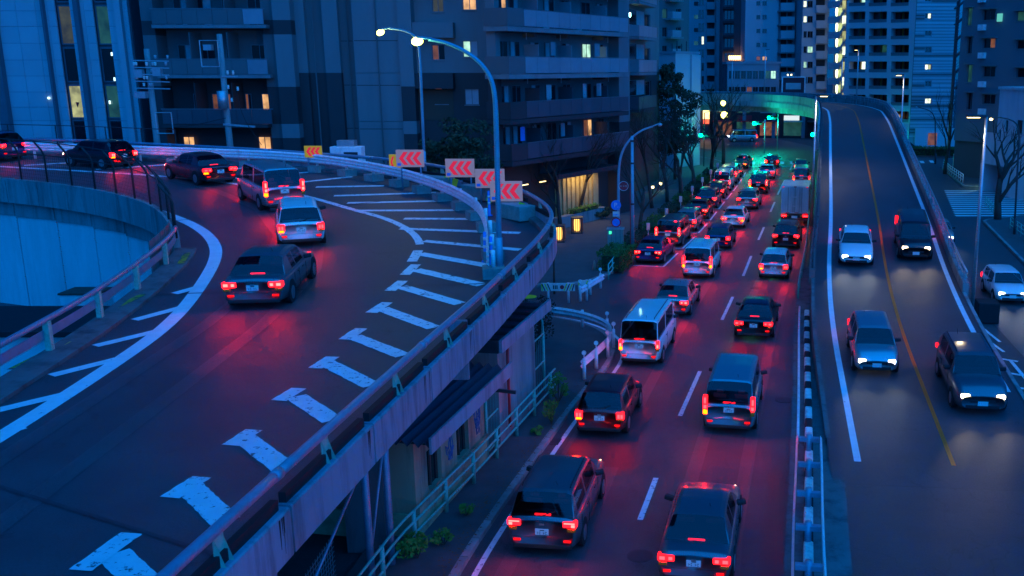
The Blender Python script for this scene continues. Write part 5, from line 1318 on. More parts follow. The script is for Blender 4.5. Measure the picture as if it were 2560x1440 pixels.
a, b, c, d = t2.rect(1788, -90, 1806, 240); t2.box('pier', M_TOWERG, a, b, -0.8, -0.01, 0, 40)
t3 = Facade('dark_tower', 'dark tower with heavy horizontal ledges beside the slim blue tower', tuple(PY(1806, 120, 195))[:2], tuple(PY(1864, 120, 195))[:2])
t3.mass(M_TOWERD, 0, t3.len, 0, 14, 0, 40, 'wall')
for k in range(-2, 7):
    a, b, c, d = t3.rect(1807, 35 * k + 18, 1834, 35 * k + 24); t3.box('ledge', M_DARKIN, a, b, -1.2, -0.01, c, d)
    for j in range(3): 
        a, b, c, d = t3.rect(1812 + j * 8, 35 * k + 27, 1818 + j * 8, 35 * k + 48); t3.box('window', M_GLASS, a, b, -0.03, 0.02, c, d)
for j in range(9):
    x, z = t3.at(1824 + j * 4.7, 144, -1.5); MB().lathe([(0.08, -0.5), (0.22, -0.1), (0.18, 0.3), (0.05, 0.4)], 8, (x, -1.4, z)).build('terrace_lamp', emitter('terrace_glow', (1, 0.50, 0.2), 1.2), t3.T)
# white tower with tiny windows and corner balconies
t4 = Facade('white_tower', 'tall white apartment tower with small window pairs and corner balconies', tuple(PY(1862, 120, 185))[:2], tuple(PY(2004, 120, 185))[:2])
rows = [(34.5 * k + 3, 34.5 * k + 13) for k in range(-3, 5)]
hs = grid_windows(t4, [(1891, 1901), (1906, 1917)], rows, {(0, 7): L_WARMD, (1, 7): L_WARM})
t4.wall(M_TOWER, 0, t4.at(1944, 120)[0], 0, 44, [h for h, _ in hs])
for h, l_ in hs: t4.window(h, lit=l_, panes=2 if h[1] - h[0] > 0.8 else 1)
t4.mass(M_TOWERG, 0.02, t4.len, 0.35, 14, 0, 44, 'core')
for k in range(-2, 6):
    a, b, c, d = t4.rect(1950, 34.5 * k + 8, 1984, 34.5 * k + 27); t4.box('balcony', M_TOWER, a, b, -1.4, 0.3, c, d); t4.box('balcony_floor', M_SLAB, a - 0.5, b, -1.5, 0.3, c - 0.25, c - 0.01)
    a, b, c, d = t4.rect(1952, 34.5 * k - 6, 1966, 34.5 * k + 7); t4.box('balcony_door', M_DARKIN, a, b, 0.30, 0.34, c, d)
    a, b, c, d = t4.rect(1970, 34.5 * k - 6, 1980, 34.5 * k + 5); t4.box('window', M_GLASS, a, b, 0.30, 0.34, c, d)
# low office behind the overpass
t5 = Facade('low_office', 'low grey office with a band of windows behind the overpass', tuple(PY(1818, 200, 172))[:2], tuple(PY(1948, 200, 172))[:2])
rows = [(177, 197), (217, 236)]; cl = [(1822 + 15 * k, 1835 + 15 * k) for k in range(8)]
hs = grid_windows(t5, cl, rows, {(7, 0): L_COOL, (6, 0): L_TEALD, (3, 1): L_WARMD})
tz = t5.at(1880, 160)[1]
t5.wall(M_TOWERG, 0, t5.len, 0, tz, [h for h, _ in hs])
for h, l_ in hs: t5.window(h, lit=l_)
t5.mass(M_TOWERD, 0, t5.len, 0.4, 10, 0, tz - 0.1, 'core'); t5.box('roof_edge', M_TOWERG, -0.2, t5.len + 0.2, -0.2, 10, tz, tz + 0.4)
sg = thing('framed_sign', 'large dark red sign in a pale steel frame above the overpass', 'sign', tuple(PY(1983, 240, 168)))
a, b = PY(1956, 190, 168), PY(2008, 238, 168); w_, h_ = b.x - a.x, a.z - b.z
MB().box(-w_ / 2, w_ / 2, 0, 0.2, 0, h_ * 0.95).build('panel', mat('sign_dark_red', (0.12, 0.02, 0.03), 0.6), sg)
for x in (-w_ / 2 - 0.1, w_ / 2 + 0.1): MB().box(x - 0.1, x + 0.1, -0.1, 0.3, -6, h_).build('post', M_STEELW, sg)
MB().box(-w_ / 2, w_ / 2, -0.1, 0.3, h_ * 0.96, h_ * 1.02).build('top_bar', M_STEELW, sg); MB().box(-w_ * 0.36, w_ * 0.34, -0.08, -0.01, h_ * 0.35, h_ * 0.68).build('inner_panel', mat('sign_pale', (0.4, 0.42, 0.42), 0.6), sg)
for x in (-0.3, 0.3): MB().lathe([(0.05, -0.12), (0.13, 0), (0.05, 0.12)], 10, (x - w_ * 0.2, 0, h_ * 1.1)).build('lamp', E_LAMPS, sg)
# I: tower with lit windows, J stair
t6 = Facade('balcony_tower', 'blue tower with window column and balconies left of the lit stair tower', tuple(PY(2004, 120, 176))[:2], tuple(PY(2070, 120, 176))[:2])
rows = [(38 * k + 2, 38 * k + 18) for k in range(-3, 6)]
hs = grid_windows(t6, [(2009, 2017), (2019, 2032)], rows, {(0, 3): L_PALE, (0, 4): L_PALE, (1, 6): L_COOL, (0, 7): L_COOL})
t6.wall(M_TOWER, 0, t6.len, 0, 44, [h for h, _ in hs])
for h, l_ in hs: t6.window(h, lit=l_, panes=2)
t6.mass(M_TOWERG, 0, t6.len, 0.35, 12, 0, 44, 'core')
for k in range(-2, 6):
    a, b, c, d = t6.rect(2038, 38 * k + 14, 2064, 38 * k + 33); t6.box('balcony', M_TOWER, a, b, -1.3, -0.01, c, d); a, b, c, d = t6.rect(2040, 38 * k - 2, 2062, 38 * k + 13); t6.box('balcony_door', M_DARKIN, a, b, -0.05, 0.0, c, d)
t7 = Facade('stair_tower', 'open stair tower with a bright lamp on every landing', tuple(PY(2068, 120, 170))[:2], tuple(PY(2116, 120, 166))[:2])
t7.mass(M_TOWERG, 0, t7.len, 1.6, 8, 0, 44, 'core')
for k in range(-2, 7):
    yb = 38.5 * k + 41
    a, b, c, d = t7.rect(2070, yb, 2098, yb + 17); t7.box('landing_wall', M_TOWER, a, b, -0.05, 0.15, c, d)
    a, b, c, d = t7.rect(2072, yb - 22, 2088, yb - 2); t7.box('lit_wall', mat('stair_wall_glow', (0.5, 0.52, 0.3), 0.8, emit=(0.75, 0.9, 0.3), estr=0.09), a, b, 1.5, 1.6, c, d)  # landing lamp light put into the wall as its own glow
    x, z = t7.at(2092, yb - 12, 0.6); MB().lathe([(0.05, -0.9), (0.16, -0.3), (0.2, 0.3), (0.08, 0.7)], 8, (x, 0.6, z)).build('landing_lamp', emitter('landing_glow', (0.95, 1.0, 0.6), 1.2), t7.T)
    a, b, c, d = t7.rect(2108, yb - 40, 2116, yb - 20); t7.box('stair_window', L_PALE if k % 2 else L_OLIVE, a, b, -0.2, -0.12, c, d)
    p, q = t7.at(2098, yb + 8), t7.at(2112, yb - 14); MB().beam((p[0], 0.4, p[1]), (q[0], 0.4, q[1]), 1.0, 0.5).build('stair_flight', M_TOWER, t7.T)
t7.box('corner_post', M_TOWER, t7.len - 0.25, t7.len, -0.1, 1.6, 0, 44)
# J: gridded tower
t8 = Facade('grid_tower', 'blue tower with a grid of deep square balconies and orange posts', tuple(PY(2112, 150, 158))[:2], tuple(PY(2283, 150, 150))[:2])
cols_ = [(2122, 2163), (2172, 2217), (2227, 2272)]; rows = [(-54 + 41.5 * k, -54 + 41.5 * k + 27.5) for k in range(-2, 9)]
hs = []
for ci, (a, b) in enumerate(cols_):
    for ri, (c, d) in enumerate(rows): hs.append((t8.rect(a, c, b, d), ci, ri))
t8.wall(M_TOWER, 0, t8.len, 0, 44, [h for h, _, _ in hs], rev=1.5)
M_OPOST = mat('orange_post', (0.32, 0.12, 0.02), 0.6)
for h, ci, ri in hs:
    a, b, c, d = h
    lit = {(0, 7): (M_GLASS, L_PALE), (0, 3): (M_GLASS, L_COOL), (1, 6): (M_GLASS, L_TEALD)}.get((ci, ri))
    t8.window((a + 0.02, b - 0.02, c + 0.02, d - 0.02), y=1.2, dep=0.2, panes=2, lit=lit, sill=False)
    t8.box('orange_post', M_OPOST, a + (b - a) * 0.48, a + (b - a) * 0.48 + 0.16, 0.9, 1.1, c, d)
    t8.box('railing', M_FRAME, a, b, 0.05, 0.09, c, c + 0.5)
t8.mass(M_TOWERD, 0, t8.len, 1.55, 14, 0, 44, 'core')
a, b, c, d = t8.rect(2218, 286, 2248, 365); t8.box('lit_doorway', L_WARM, a, b, -0.05, 0.03, c, d)
# K: striped building
t9 = Facade('striped_building', 'building with horizontal pale stripes and one small window per floor', tuple(PY(2284, 150, 150))[:2], tuple(PY(2392, 150, 150))[:2])
hs = [t9.rect(2313, y, 2328, y + 13) for y in (33, 76, 118, 161, 203, 246, -10, -52)]
kx1 = t9.len
t9.wall(M_TOWERG, 0, kx1, 0, 44, hs, rev=0.25)
for k, h in enumerate(hs): t9.window(h, dep=0.2, lit={0: (M_GLASS, L_PALE), 3: (L_PALE, L_OLIVE), 5: L_PALE}.get(k), sill=False)
t9.mass(M_TOWERD, 0, kx1, 0.4, 12, 0, 44, 'core')
random.seed(5)
y = -100
while y < 340:
    hgt = random.choice((3.5, 4.5, 6)); a, b, c, d = t9.rect(2284, y, 2392, y + hgt)
    segs = [(0, kx1)]
    for h in hs:
        if h[2] - 0.05 < (c + d) / 2 < h[3] + 0.05: segs = [(0, h[0] - 0.1), (h[1] + 0.1, kx1)]
    for s0, s1 in segs: t9.box('stripe', M_TOWER if random.random() < 0.75 else M_TILEM, s0, s1, -0.12, -0.004, c, d)
    y += hgt + random.choice((3, 4, 5.5))
a, b, c, d = t9.rect(2286, 320, 2388, 366); t9.box('ground_floor_wall', M_TOWER, a, b, -0.4, -0.13, c, d)
a, b, c, d = t9.rect(2318, 332, 2340, 362); t9.box('doorway', L_WARMD, a, b, -0.45, -0.41, c, d)
# outside stair between K and L
st = Facade('outside_stair', 'zigzag outside stair in the gap between the striped and the right building', tuple(PY(2388, 100, 130))[:2], tuple(PY(2414, 100, 130))[:2])
for k in range(-1, 6):
    p, q = st.at(2388, 22 + 40 * k), st.at(2412, 2 + 40 * k); MB().beam((p[0], 0, p[1]), (q[0], 0, q[1]), 1.0, 0.18).build('stair_flight', M_STEELD, st.T); MB().beam((p[0], -0.4, p[1] + 0.9), (q[0], -0.4, q[1] + 0.9), 0.06, 0.06).build('handrail', M_GALV, st.T)
for x in (0.1, st.len): MB().box(x - 0.08, x + 0.08, -0.5, 0.5, 0, 22).build('stair_post', M_STEELD, st.T)
# L: right apartment
t10 = Facade('corner_apartment', 'plain blue apartment house with deep windows at the right edge', tuple(PY(2398, 150, 108))[:2], tuple(PY(2640, 150, 98))[:2])
rows = [(-48, -20), (24, 50), (96, 120), (166, 192), (236, 260)]
hs = []
for ri, (c, d) in enumerate(rows):
    hs.append((t10.rect(2456, c, 2488, d), None if ri != 2 else (M_GLASS, L_WARMD))); hs.append((t10.rect(2540, c + 4, 2580, d + 2), L_TEALD if ri == 1 else None))
    hs.append((t10.rect(2416, c - 4, 2430, d + 14), L_TEALD if ri in (1, 3) else None))
t10.wall(M_TOWERM, 0, t10.len, 4.0, 30, [h for h, _ in hs], rev=0.35)
for h, l_ in hs: t10.window(h, dep=0.3, lit=l_); t10.box('hood', M_SLAB, h[0] - 0.2, h[1] + 0.25, -0.4, -0.01, h[3] + 0.05, h[3] + 0.15)
t10.mass(M_TOWERD, 0, t10.len, 0.5, 12, 0, 30, 'core'); t10.wall(M_TOWERD, 0, t10.len, 0, 4.0, [], y=0.2, name='ground_floor')
for ri, (c, d) in enumerate(rows): a, b, cc, dd = t10.rect(2450, d + 14, 2470, d + 26); t10.box('air_conditioner', M_STEELW, a, a + 0.8, -0.4, -0.01, cc, cc + 0.6)
a, b, c, d = t10.rect(2497, 34, 2508, 54); t10.box('lit_sign', emitter('wall_glow', (0.2, 1.0, 0.9), 0.12), a, b, -0.3, -0.1, c, d)
# white house with lit garage in front
W = Facade('white_house', 'white rendered house with lit carport beside the big bare tree', tuple(PY(2448, 400, 96))[:2], tuple(PY(2640, 400, 84))[:2])
wz = W.at(2540, 225)[1]; x_g0, x_g1 = W.at(2452, 440)[0], W.at(2508, 440)[0]; gz = W.at(2480, 412)[1]
hs = [W.rect(2496, 325, 2502, 350), W.rect(2512, 300, 2520, 330), W.rect(2540, 300, 2556, 335), W.rect(2478, 350, 2490, 390)]
xl = W.at(2492, 330)[0]
W.wall(M_WHITEW, xl, W.len, gz, wz, [h for h in hs if h[0] > xl]); W.wall(M_WHITEW, x_g0, xl, gz, W.at(2470, 330)[1], [])
W.wall(M_WHITEW, x_g1, W.len, 0, gz, [], name='ground_floor_wall')
for h in hs:
    if h[0] > xl: W.window(h, panes=1)
W.mass(M_TOWERG, xl + 0.05, W.len, 0.4, 10, gz, wz - 0.05, 'core'); W.box('roof_edge', M_WHITEW, xl - 0.1, W.len, -0.15, 10, wz, wz + 0.25)
W.box('carport_back', M_WHITEW, x_g0, x_g1, 4.2, 4.4, 0, gz); W.box('carport_side', M_WHITEW, x_g0 - 0.2, x_g0 - 0.002, 0, 4.4, 0, gz); W.box('carport_side', M_WHITEW, x_g1 + 0.002, x_g1 + 0.2, 0.02, 4.4, 0, gz); W.box('carport_roof', M_SLAB, x_g0 - 0.3, x_g1 + 0.2, 0.01, 4.4, gz + 0.002, gz + 0.25)
x, z = W.at(2464, 412, 1.0); MB().lathe([(0.06, -0.1), (0.2, 0), (0.06, 0.1)], 12, (x, 1.0, gz - 0.15)).build('carport_lamp', E_CYAN, W.T)
ld = bpy.data.lights.new('carport_light', 'POINT'); ld.energy = 22; ld.color = (0.45, 1.0, 0.8); ld.shadow_soft_size = 0.15
lo_ = bpy.data.objects.new('carport_light', ld); COL.objects.link(lo_); lo_.parent = W.T; lo_.location = (x, 1.0, gz - 0.5)
for k in range(2): W.box('meter_box', M_GALV, x_g0 + 2.0 + k * 0.6, x_g0 + 2.4 + k * 0.6, 4.05, 4.19, 1.0, 1.5)
# vending machine glow and far shopfronts under the overpass
vm = tag(MB().box(-0.5, 0.5, 0, 0.7, 0, 1.85).build('vending_machine', M_STEELW), 'white lit vending machine by the corner apartment', 'vending machine'); vm.location = P(2396, 425)
MB().box(-0.42, 0.42, -0.02, 0.0, 0.7, 1.75).build('lit_front', emitter('vending_glow', (0.8, 0.95, 1.0), 0.5), vm)
sf = Facade('shopfront_row', 'row of dark shopfronts with warm and red signs under the overpass', (-16, 171.5), (46, 164.5))
sf.mass(mat('shop_dark', (0.018, 0.019, 0.02), 0.8), 0, sf.len, 0, 3, 0, 5.4, 'wall')
for k in range(12): sf.box('pillar', M_TOWERM, 1 + k * 5, 1.6 + k * 5, -0.5, -0.01, 0, 5.3)
random.seed(12)
for k in range(14):
    x = 2 + k * 4.0; sf.box('upper_window', random.choice((M_GLASS, L_TEALD, L_WARMD, M_CURT)), x, x + 2.2, -0.05, 0.02, 4.2, 5.1); sf.box('awning', random.choice((M_RED, M_STEELD, M_STEELG)), x, x + 3.2, -1.1, -0.08, 2.75, 2.95); sf.box('shop_window', random.choice((L_WARMD, L_TEALD, L_OLIVED, M_GLASS, L_TEALD)), x, x + 3.2, -0.06, 0.02, 0.4, 2.7)
    if k % 2: sf.box('shop_sign', random.choice((emitter('sign_glow_red', (1, 0.05, 0.06), 0.15), emitter('sign_glow_white', (0.8, 0.95, 1), 0.2), M_RED, M_SIGNB)), x, x + 2.6, -0.3, -0.07, 3.0, 3.8)
lh = thing('lit_shop_sign', 'pair of bright vertical shop signs at the left of the far junction', 'sign', tuple(P(1752, 345)))
for k, x in enumerate((-0.9, 0.9)):
    MB().box(x - 0.55, x + 0.55, 0, 0.25, 3.2, 5.6).build('panel', emitter('shop_panel', (1, 0.72, 0.25), 0.7), lh); MB().box(x - 0.5, x + 0.5, -0.02, 0.2, 2.4, 3.1).build('lower_panel', emitter('shop_panel_red', (1, 0.12, 0.06), 0.5), lh)
MB().box(-1.5, 1.5, 0.3, 0.5, 0, 5.7).build('backing', M_STEELD, lh)

# ================================================================ sheds under the ramp and in the hollow
hd = Vector((0.17, 1, 0)).normalized(); M_SHED = mat('shed_render', (0.36, 0.27, 0.17), 0.85, var=0.3, scale=1.0, bump=0.3, bscale=15, dirt=(0.06, 0.05, 0.04), dscale=1.2, damt=0.8, vert=True)
M_SHEDY = mat('shed_plinth', (0.36, 0.36, 0.20), 0.85, var=0.3, scale=1.0, dirt=(0.1, 0.09, 0.05), dscale=1.5, damt=0.7)
M_ROOF = mat('corrugated_roof', (0.05, 0.07, 0.10), 0.4, metal=0.3, var=0.25, scale=1.2, dirt=(0.08, 0.04, 0.03), dscale=1.2, damt=0.5)
sh = thing('guard_shed', 'old shed with corrugated roof, graffiti and two dark windows under the ramp', 'shed', (-6.15, 23.0, 0.0), math.atan2(hd.y, hd.x) - math.pi / 2)
def shed_wall(): pass
wx = 3.2; ly = 5.2; zt = 2.75
fw = MB()      # right-hand wall (local x = 0) with two window holes, faces +x
wins = [(0.8, 1.75, 1.0, 2.15), (2.9, 3.85, 1.0, 2.15)]
ys = sorted({0, ly, *[v for h in wins for v in h[:2]]}); zs = sorted({0.0, 0.75, zt, *[v for h in wins for v in h[2:]]})
for a, b in zip(ys, ys[1:]):
    for c, d in zip(zs, zs[1:]):
        if c < 0.75: continue
        if any(h[0] < (a + b) / 2 < h[1] and h[2] < (c + d) / 2 < h[3] for h in wins): continue
        fw.quad((0, a, c), (0, b, c), (0, b, d), (0, a, d))
for a, b, c, d in wins:
    fw.quad((0, a, c), (-0.2, a, c), (-0.2, a, d), (0, a, d)); fw.quad((0, b, c), (0, b, d), (-0.2, b, d), (-0.2, b, c)); fw.quad((0, a, c), (0, b, c), (-0.2, b, c), (-0.2, a, c)); fw.quad((0, a, d), (-0.2, a, d), (-0.2, b, d), (0, b, d))
fw.quad((0, 0, 0.75), (0, 0, zt), (-wx, 0, zt), (-wx, 0, 0.75)); fw.quad((0, ly, 0.75), (-wx, ly, 0.75), (-wx, ly, zt), (0, ly, zt)); fw.quad((-wx, 0, 0), (-wx, 0, zt), (-wx, ly, zt), (-wx, ly, 0))
fw.build('wall', M_SHED, sh); MB().box(-wx - 0.02, 0.06, -0.06, ly + 0.02, 0, 0.75).build('plinth', M_SHEDY, sh); MB().box(-0.02, 0.10, -0.02, ly + 0.03, 0.75, 0.95).build('ledge', M_SHED, sh)
for a, b, c, d in wins:
    w_ = MB().box(-0.2, -0.16, a, b, c, d).build('window', M_GLASS, sh)
    for y in (a + 0.02, (a + b) / 2, b - 0.02): MB().box(-0.16, -0.11, y - 0.025, y + 0.025, c, d).build('bar', M_RUST, w_)
MB().box(-wx * 0.6, -wx * 0.3, -0.03, 0.0, 0.9, 2.2).build('boarded_opening', M_SHED, sh)
rf = MB(); n_ = 96; x0_, x1_ = -wx - 0.4, 0.75
for k in range(n_ + 1):
    y = -0.6 + (ly + 1.1) * k / n_; 
for k in range(n_):          # big corrugations running across, ridges along x
    pass
mc = 15
for k in range(mc * 2 + 1):
    x = x0_ + (x1_ - x0_) * k / (mc * 2); z = zt + 0.12 + (0.17 if k % 2 else 0.0) + (x1_ - x) * 0.06
    rf.v += [(x, -0.7, z), (x, ly + 0.5, z)]
for k in range(mc * 2): rf.f.append((2 * k, 2 * k + 2, 2 * k + 3, 2 * k + 1))
rf.build('roof_sheet', M_ROOF, sh); MB().box(x1_, x1_ + 0.06, -0.72, ly + 0.52, zt + 0.0, zt + 0.42).build('fascia_board', M_FASC, sh); MB().box(x0_, x1_ - 0.01, -0.2, -0.08, zt + 0.02, zt + 0.10).build('roof_batten', M_STEELD, sh)
random.seed(3); gf = MB()
for k in range(2):
    y0 = 2.0 if k == 0 else 4.2; pts = []
    for j in range(26): pts.append(Vector((0.012, y0 + 0.7 * random.random(), 1.15 + 0.95 * random.random())))
    gf.tube(smooth(pts, 1), 0.012, 4)
gf.build('graffiti', mat('graffiti_blue', (0.06, 0.10, 0.25), 0.7), sh)
# second shed: plain blue-grey wall with a canopy
s2 = thing('canopy_shed', 'taller plain shed with a rusty-edged flat canopy behind the corrugated shed', 'shed', (-5.0, 29.3, 0.0), math.atan2(hd.y, hd.x) - math.pi / 2)
MB().box(-3.2, 0, 0, 4.0, 0, 3.5).build('wall', M_CONC, s2)
MB().box(-3.0, 0.35, -0.8, 4.6, 3.62, 3.70).build('canopy_sheet', M_ROOF, s2); MB().box(0.36, 0.46, -0.85, 4.65, 3.45, 3.85).build('canopy_edge', M_FASC, s2); MB().box(-3.0, 0.35, -0.9, -0.81, 3.45, 3.85).build('canopy_edge', M_STEELD, s2)
for k in range(6): MB().box(-2.8, 0.3, -0.6 + k * 0.85, -0.5 + k * 0.85, 3.705, 3.80).build('canopy_rib', M_STEELD, s2)
MB().tube([(0.2, 0.4, 0.6), (0.2, 0.4, 3.4)], 0.05, 8).build('red_pipe', M_RED, s2, smooth=True); MB().beam((-0.2, -0.1, 2.0), (0.6, -0.1, 1.95), 0.08, 0.1).build('hinge_arm', M_STEELD, s2)
pl = tag(MB().box(-0.22, 0.22, -0.05, 0.05, 0, 1.6).build('steel_plate', M_FASC), 'pinkish steel hanger plate under the ramp edge', 'plate'); pl.location = PY(1153, 948, 24.2)
# slabs in the hollow behind the inner rail
hl = thing('flat_roof_hut', 'low hut with dark flat roof in the hollow inside the left ramp', 'hut', tuple(P(60, 830, 2.4) - Vector((0, 0, 2.4))))
MB().box(-6, 2.6, 0, 3.4, 0, 2.3).build('wall', M_WHITEW, hl); MB().box(-6.2, 3.0, -0.4, 3.6, 2.3, 2.5).build('roof', M_BLACK, hl)
hb = tag(MB().box(-0.8, 0.8, -0.6, 0.6, 0, 2.4).build('small_hut', M_WHITEW), 'small pale box hut beside the flat-roofed hut', 'hut'); hb.location = P(215, 730, 2.4) - Vector((0, 0, 2.4)); MB().box(-0.85, 0.85, -0.65, 0.65, 2.4, 2.48).build('roof', M_RUST, hb)
# ac boxes behind the barrier
ab = thing('rooftop_unit', 'pale equipment box behind the white barrier near the yellow board', 'equipment box', tuple(PY(865, 400, 56)) )
MB().box(-0.9, 0.9, 0, 0.8, -3, 0.75).build('case', M_STEELW, ab, bevel=0.03); MB().box(-0.1, 0.7, -0.02, 0, -0.6, 0.45).build('louvre', M_STEELD, ab); MB().box(-0.5, 0.5, 0.1, 0.7, 0.75, 1.1).build('top_unit', M_GALV, ab)
# ================================================================ vehicles
def paint(name, col, metal=0.35):
    return mat('car_paint_' + name, col, 0.32, metal=metal, var=0, spec=0.5, coat=0.7)
PAINTS = {'navy': paint('navy', (0.012, 0.025, 0.12)), 'silver': paint('silver', (0.42, 0.44, 0.45), 0.7), 'white': paint('white', (0.72, 0.73, 0.72), 0.0), 'black': paint('black', (0.012, 0.013, 0.015)),
          'grey': paint('grey', (0.14, 0.15, 0.16), 0.6), 'red': paint('red', (0.35, 0.02, 0.025)), 'green': paint('green', (0.03, 0.14, 0.07)), 'teal': paint('teal', (0.05, 0.26, 0.28)), 'pale teal': mat('truck_paint', (0.34, 0.46, 0.46), 0.4, var=0.06, scale=2, dirt=(0.10, 0.11, 0.10), dscale=1.1, damt=0.55, vert=True), 'beige': paint('beige', (0.42, 0.37, 0.28), 0.4), 'maroon': paint('maroon', (0.14, 0.015, 0.02))}
M_TYRE = mat('tyre', (0.015, 0.015, 0.016), 0.85, var=0.2)
M_RIM = mat('rim', (0.38, 0.39, 0.40), 0.3, metal=0.8, var=0.1)
M_CGLASS = mat('car_glass', (0.008, 0.010, 0.013), 0.04, var=0, spec=0.7)
def car_glass():
    m = bpy.data.materials.new('car_glass_tinted'); m.use_nodes = True; n, l = m.node_tree.nodes, m.node_tree.links; n.clear()
    o = n.new('ShaderNodeOutputMaterial'); mx = n.new('ShaderNodeMixShader'); tr = n.new('ShaderNodeBsdfTransparent'); gl = n.new('ShaderNodeBsdfGlossy'); fr = n.new('ShaderNodeFresnel')
    tr.inputs[0].default_value = (0.42, 0.46, 0.46, 1); gl.inputs['Roughness'].default_value = 0.03; gl.inputs['Color'].default_value = (0.9, 0.95, 1, 1); fr.inputs[0].default_value = 1.5
    l.new(fr.outputs[0], mx.inputs[0]); l.new(tr.outputs[0], mx.inputs[1]); l.new(gl.outputs[0], mx.inputs[2]); l.new(mx.outputs[0], o.inputs[0]); return m
M_CGLASS = car_glass()
M_SEAT = mat('seat_fabric', (0.05, 0.05, 0.055), 0.8, var=0.2)
M_TRIM = mat('black_trim', (0.02, 0.02, 0.022), 0.5, var=0.1)
M_TAILOFF = mat('tail_lens_off', (0.28, 0.01, 0.015), 0.15, var=0.1, spec=0.7)
M_REDGLOW = emitter('red_lens_glow', (1.0, 0.006, 0.012), 0.35)  # also glows on reflectors and on unlit parked lamps
M_LENS = mat('clear_lens', (0.55, 0.57, 0.6), 0.1, var=0, spec=0.7)
M_AMBOFF = mat('amber_lens_off', (0.5, 0.16, 0.01), 0.2, var=0, spec=0.7)
M_PLATE = mat('number_plate', (0.70, 0.72, 0.70), 0.5, var=0.05)

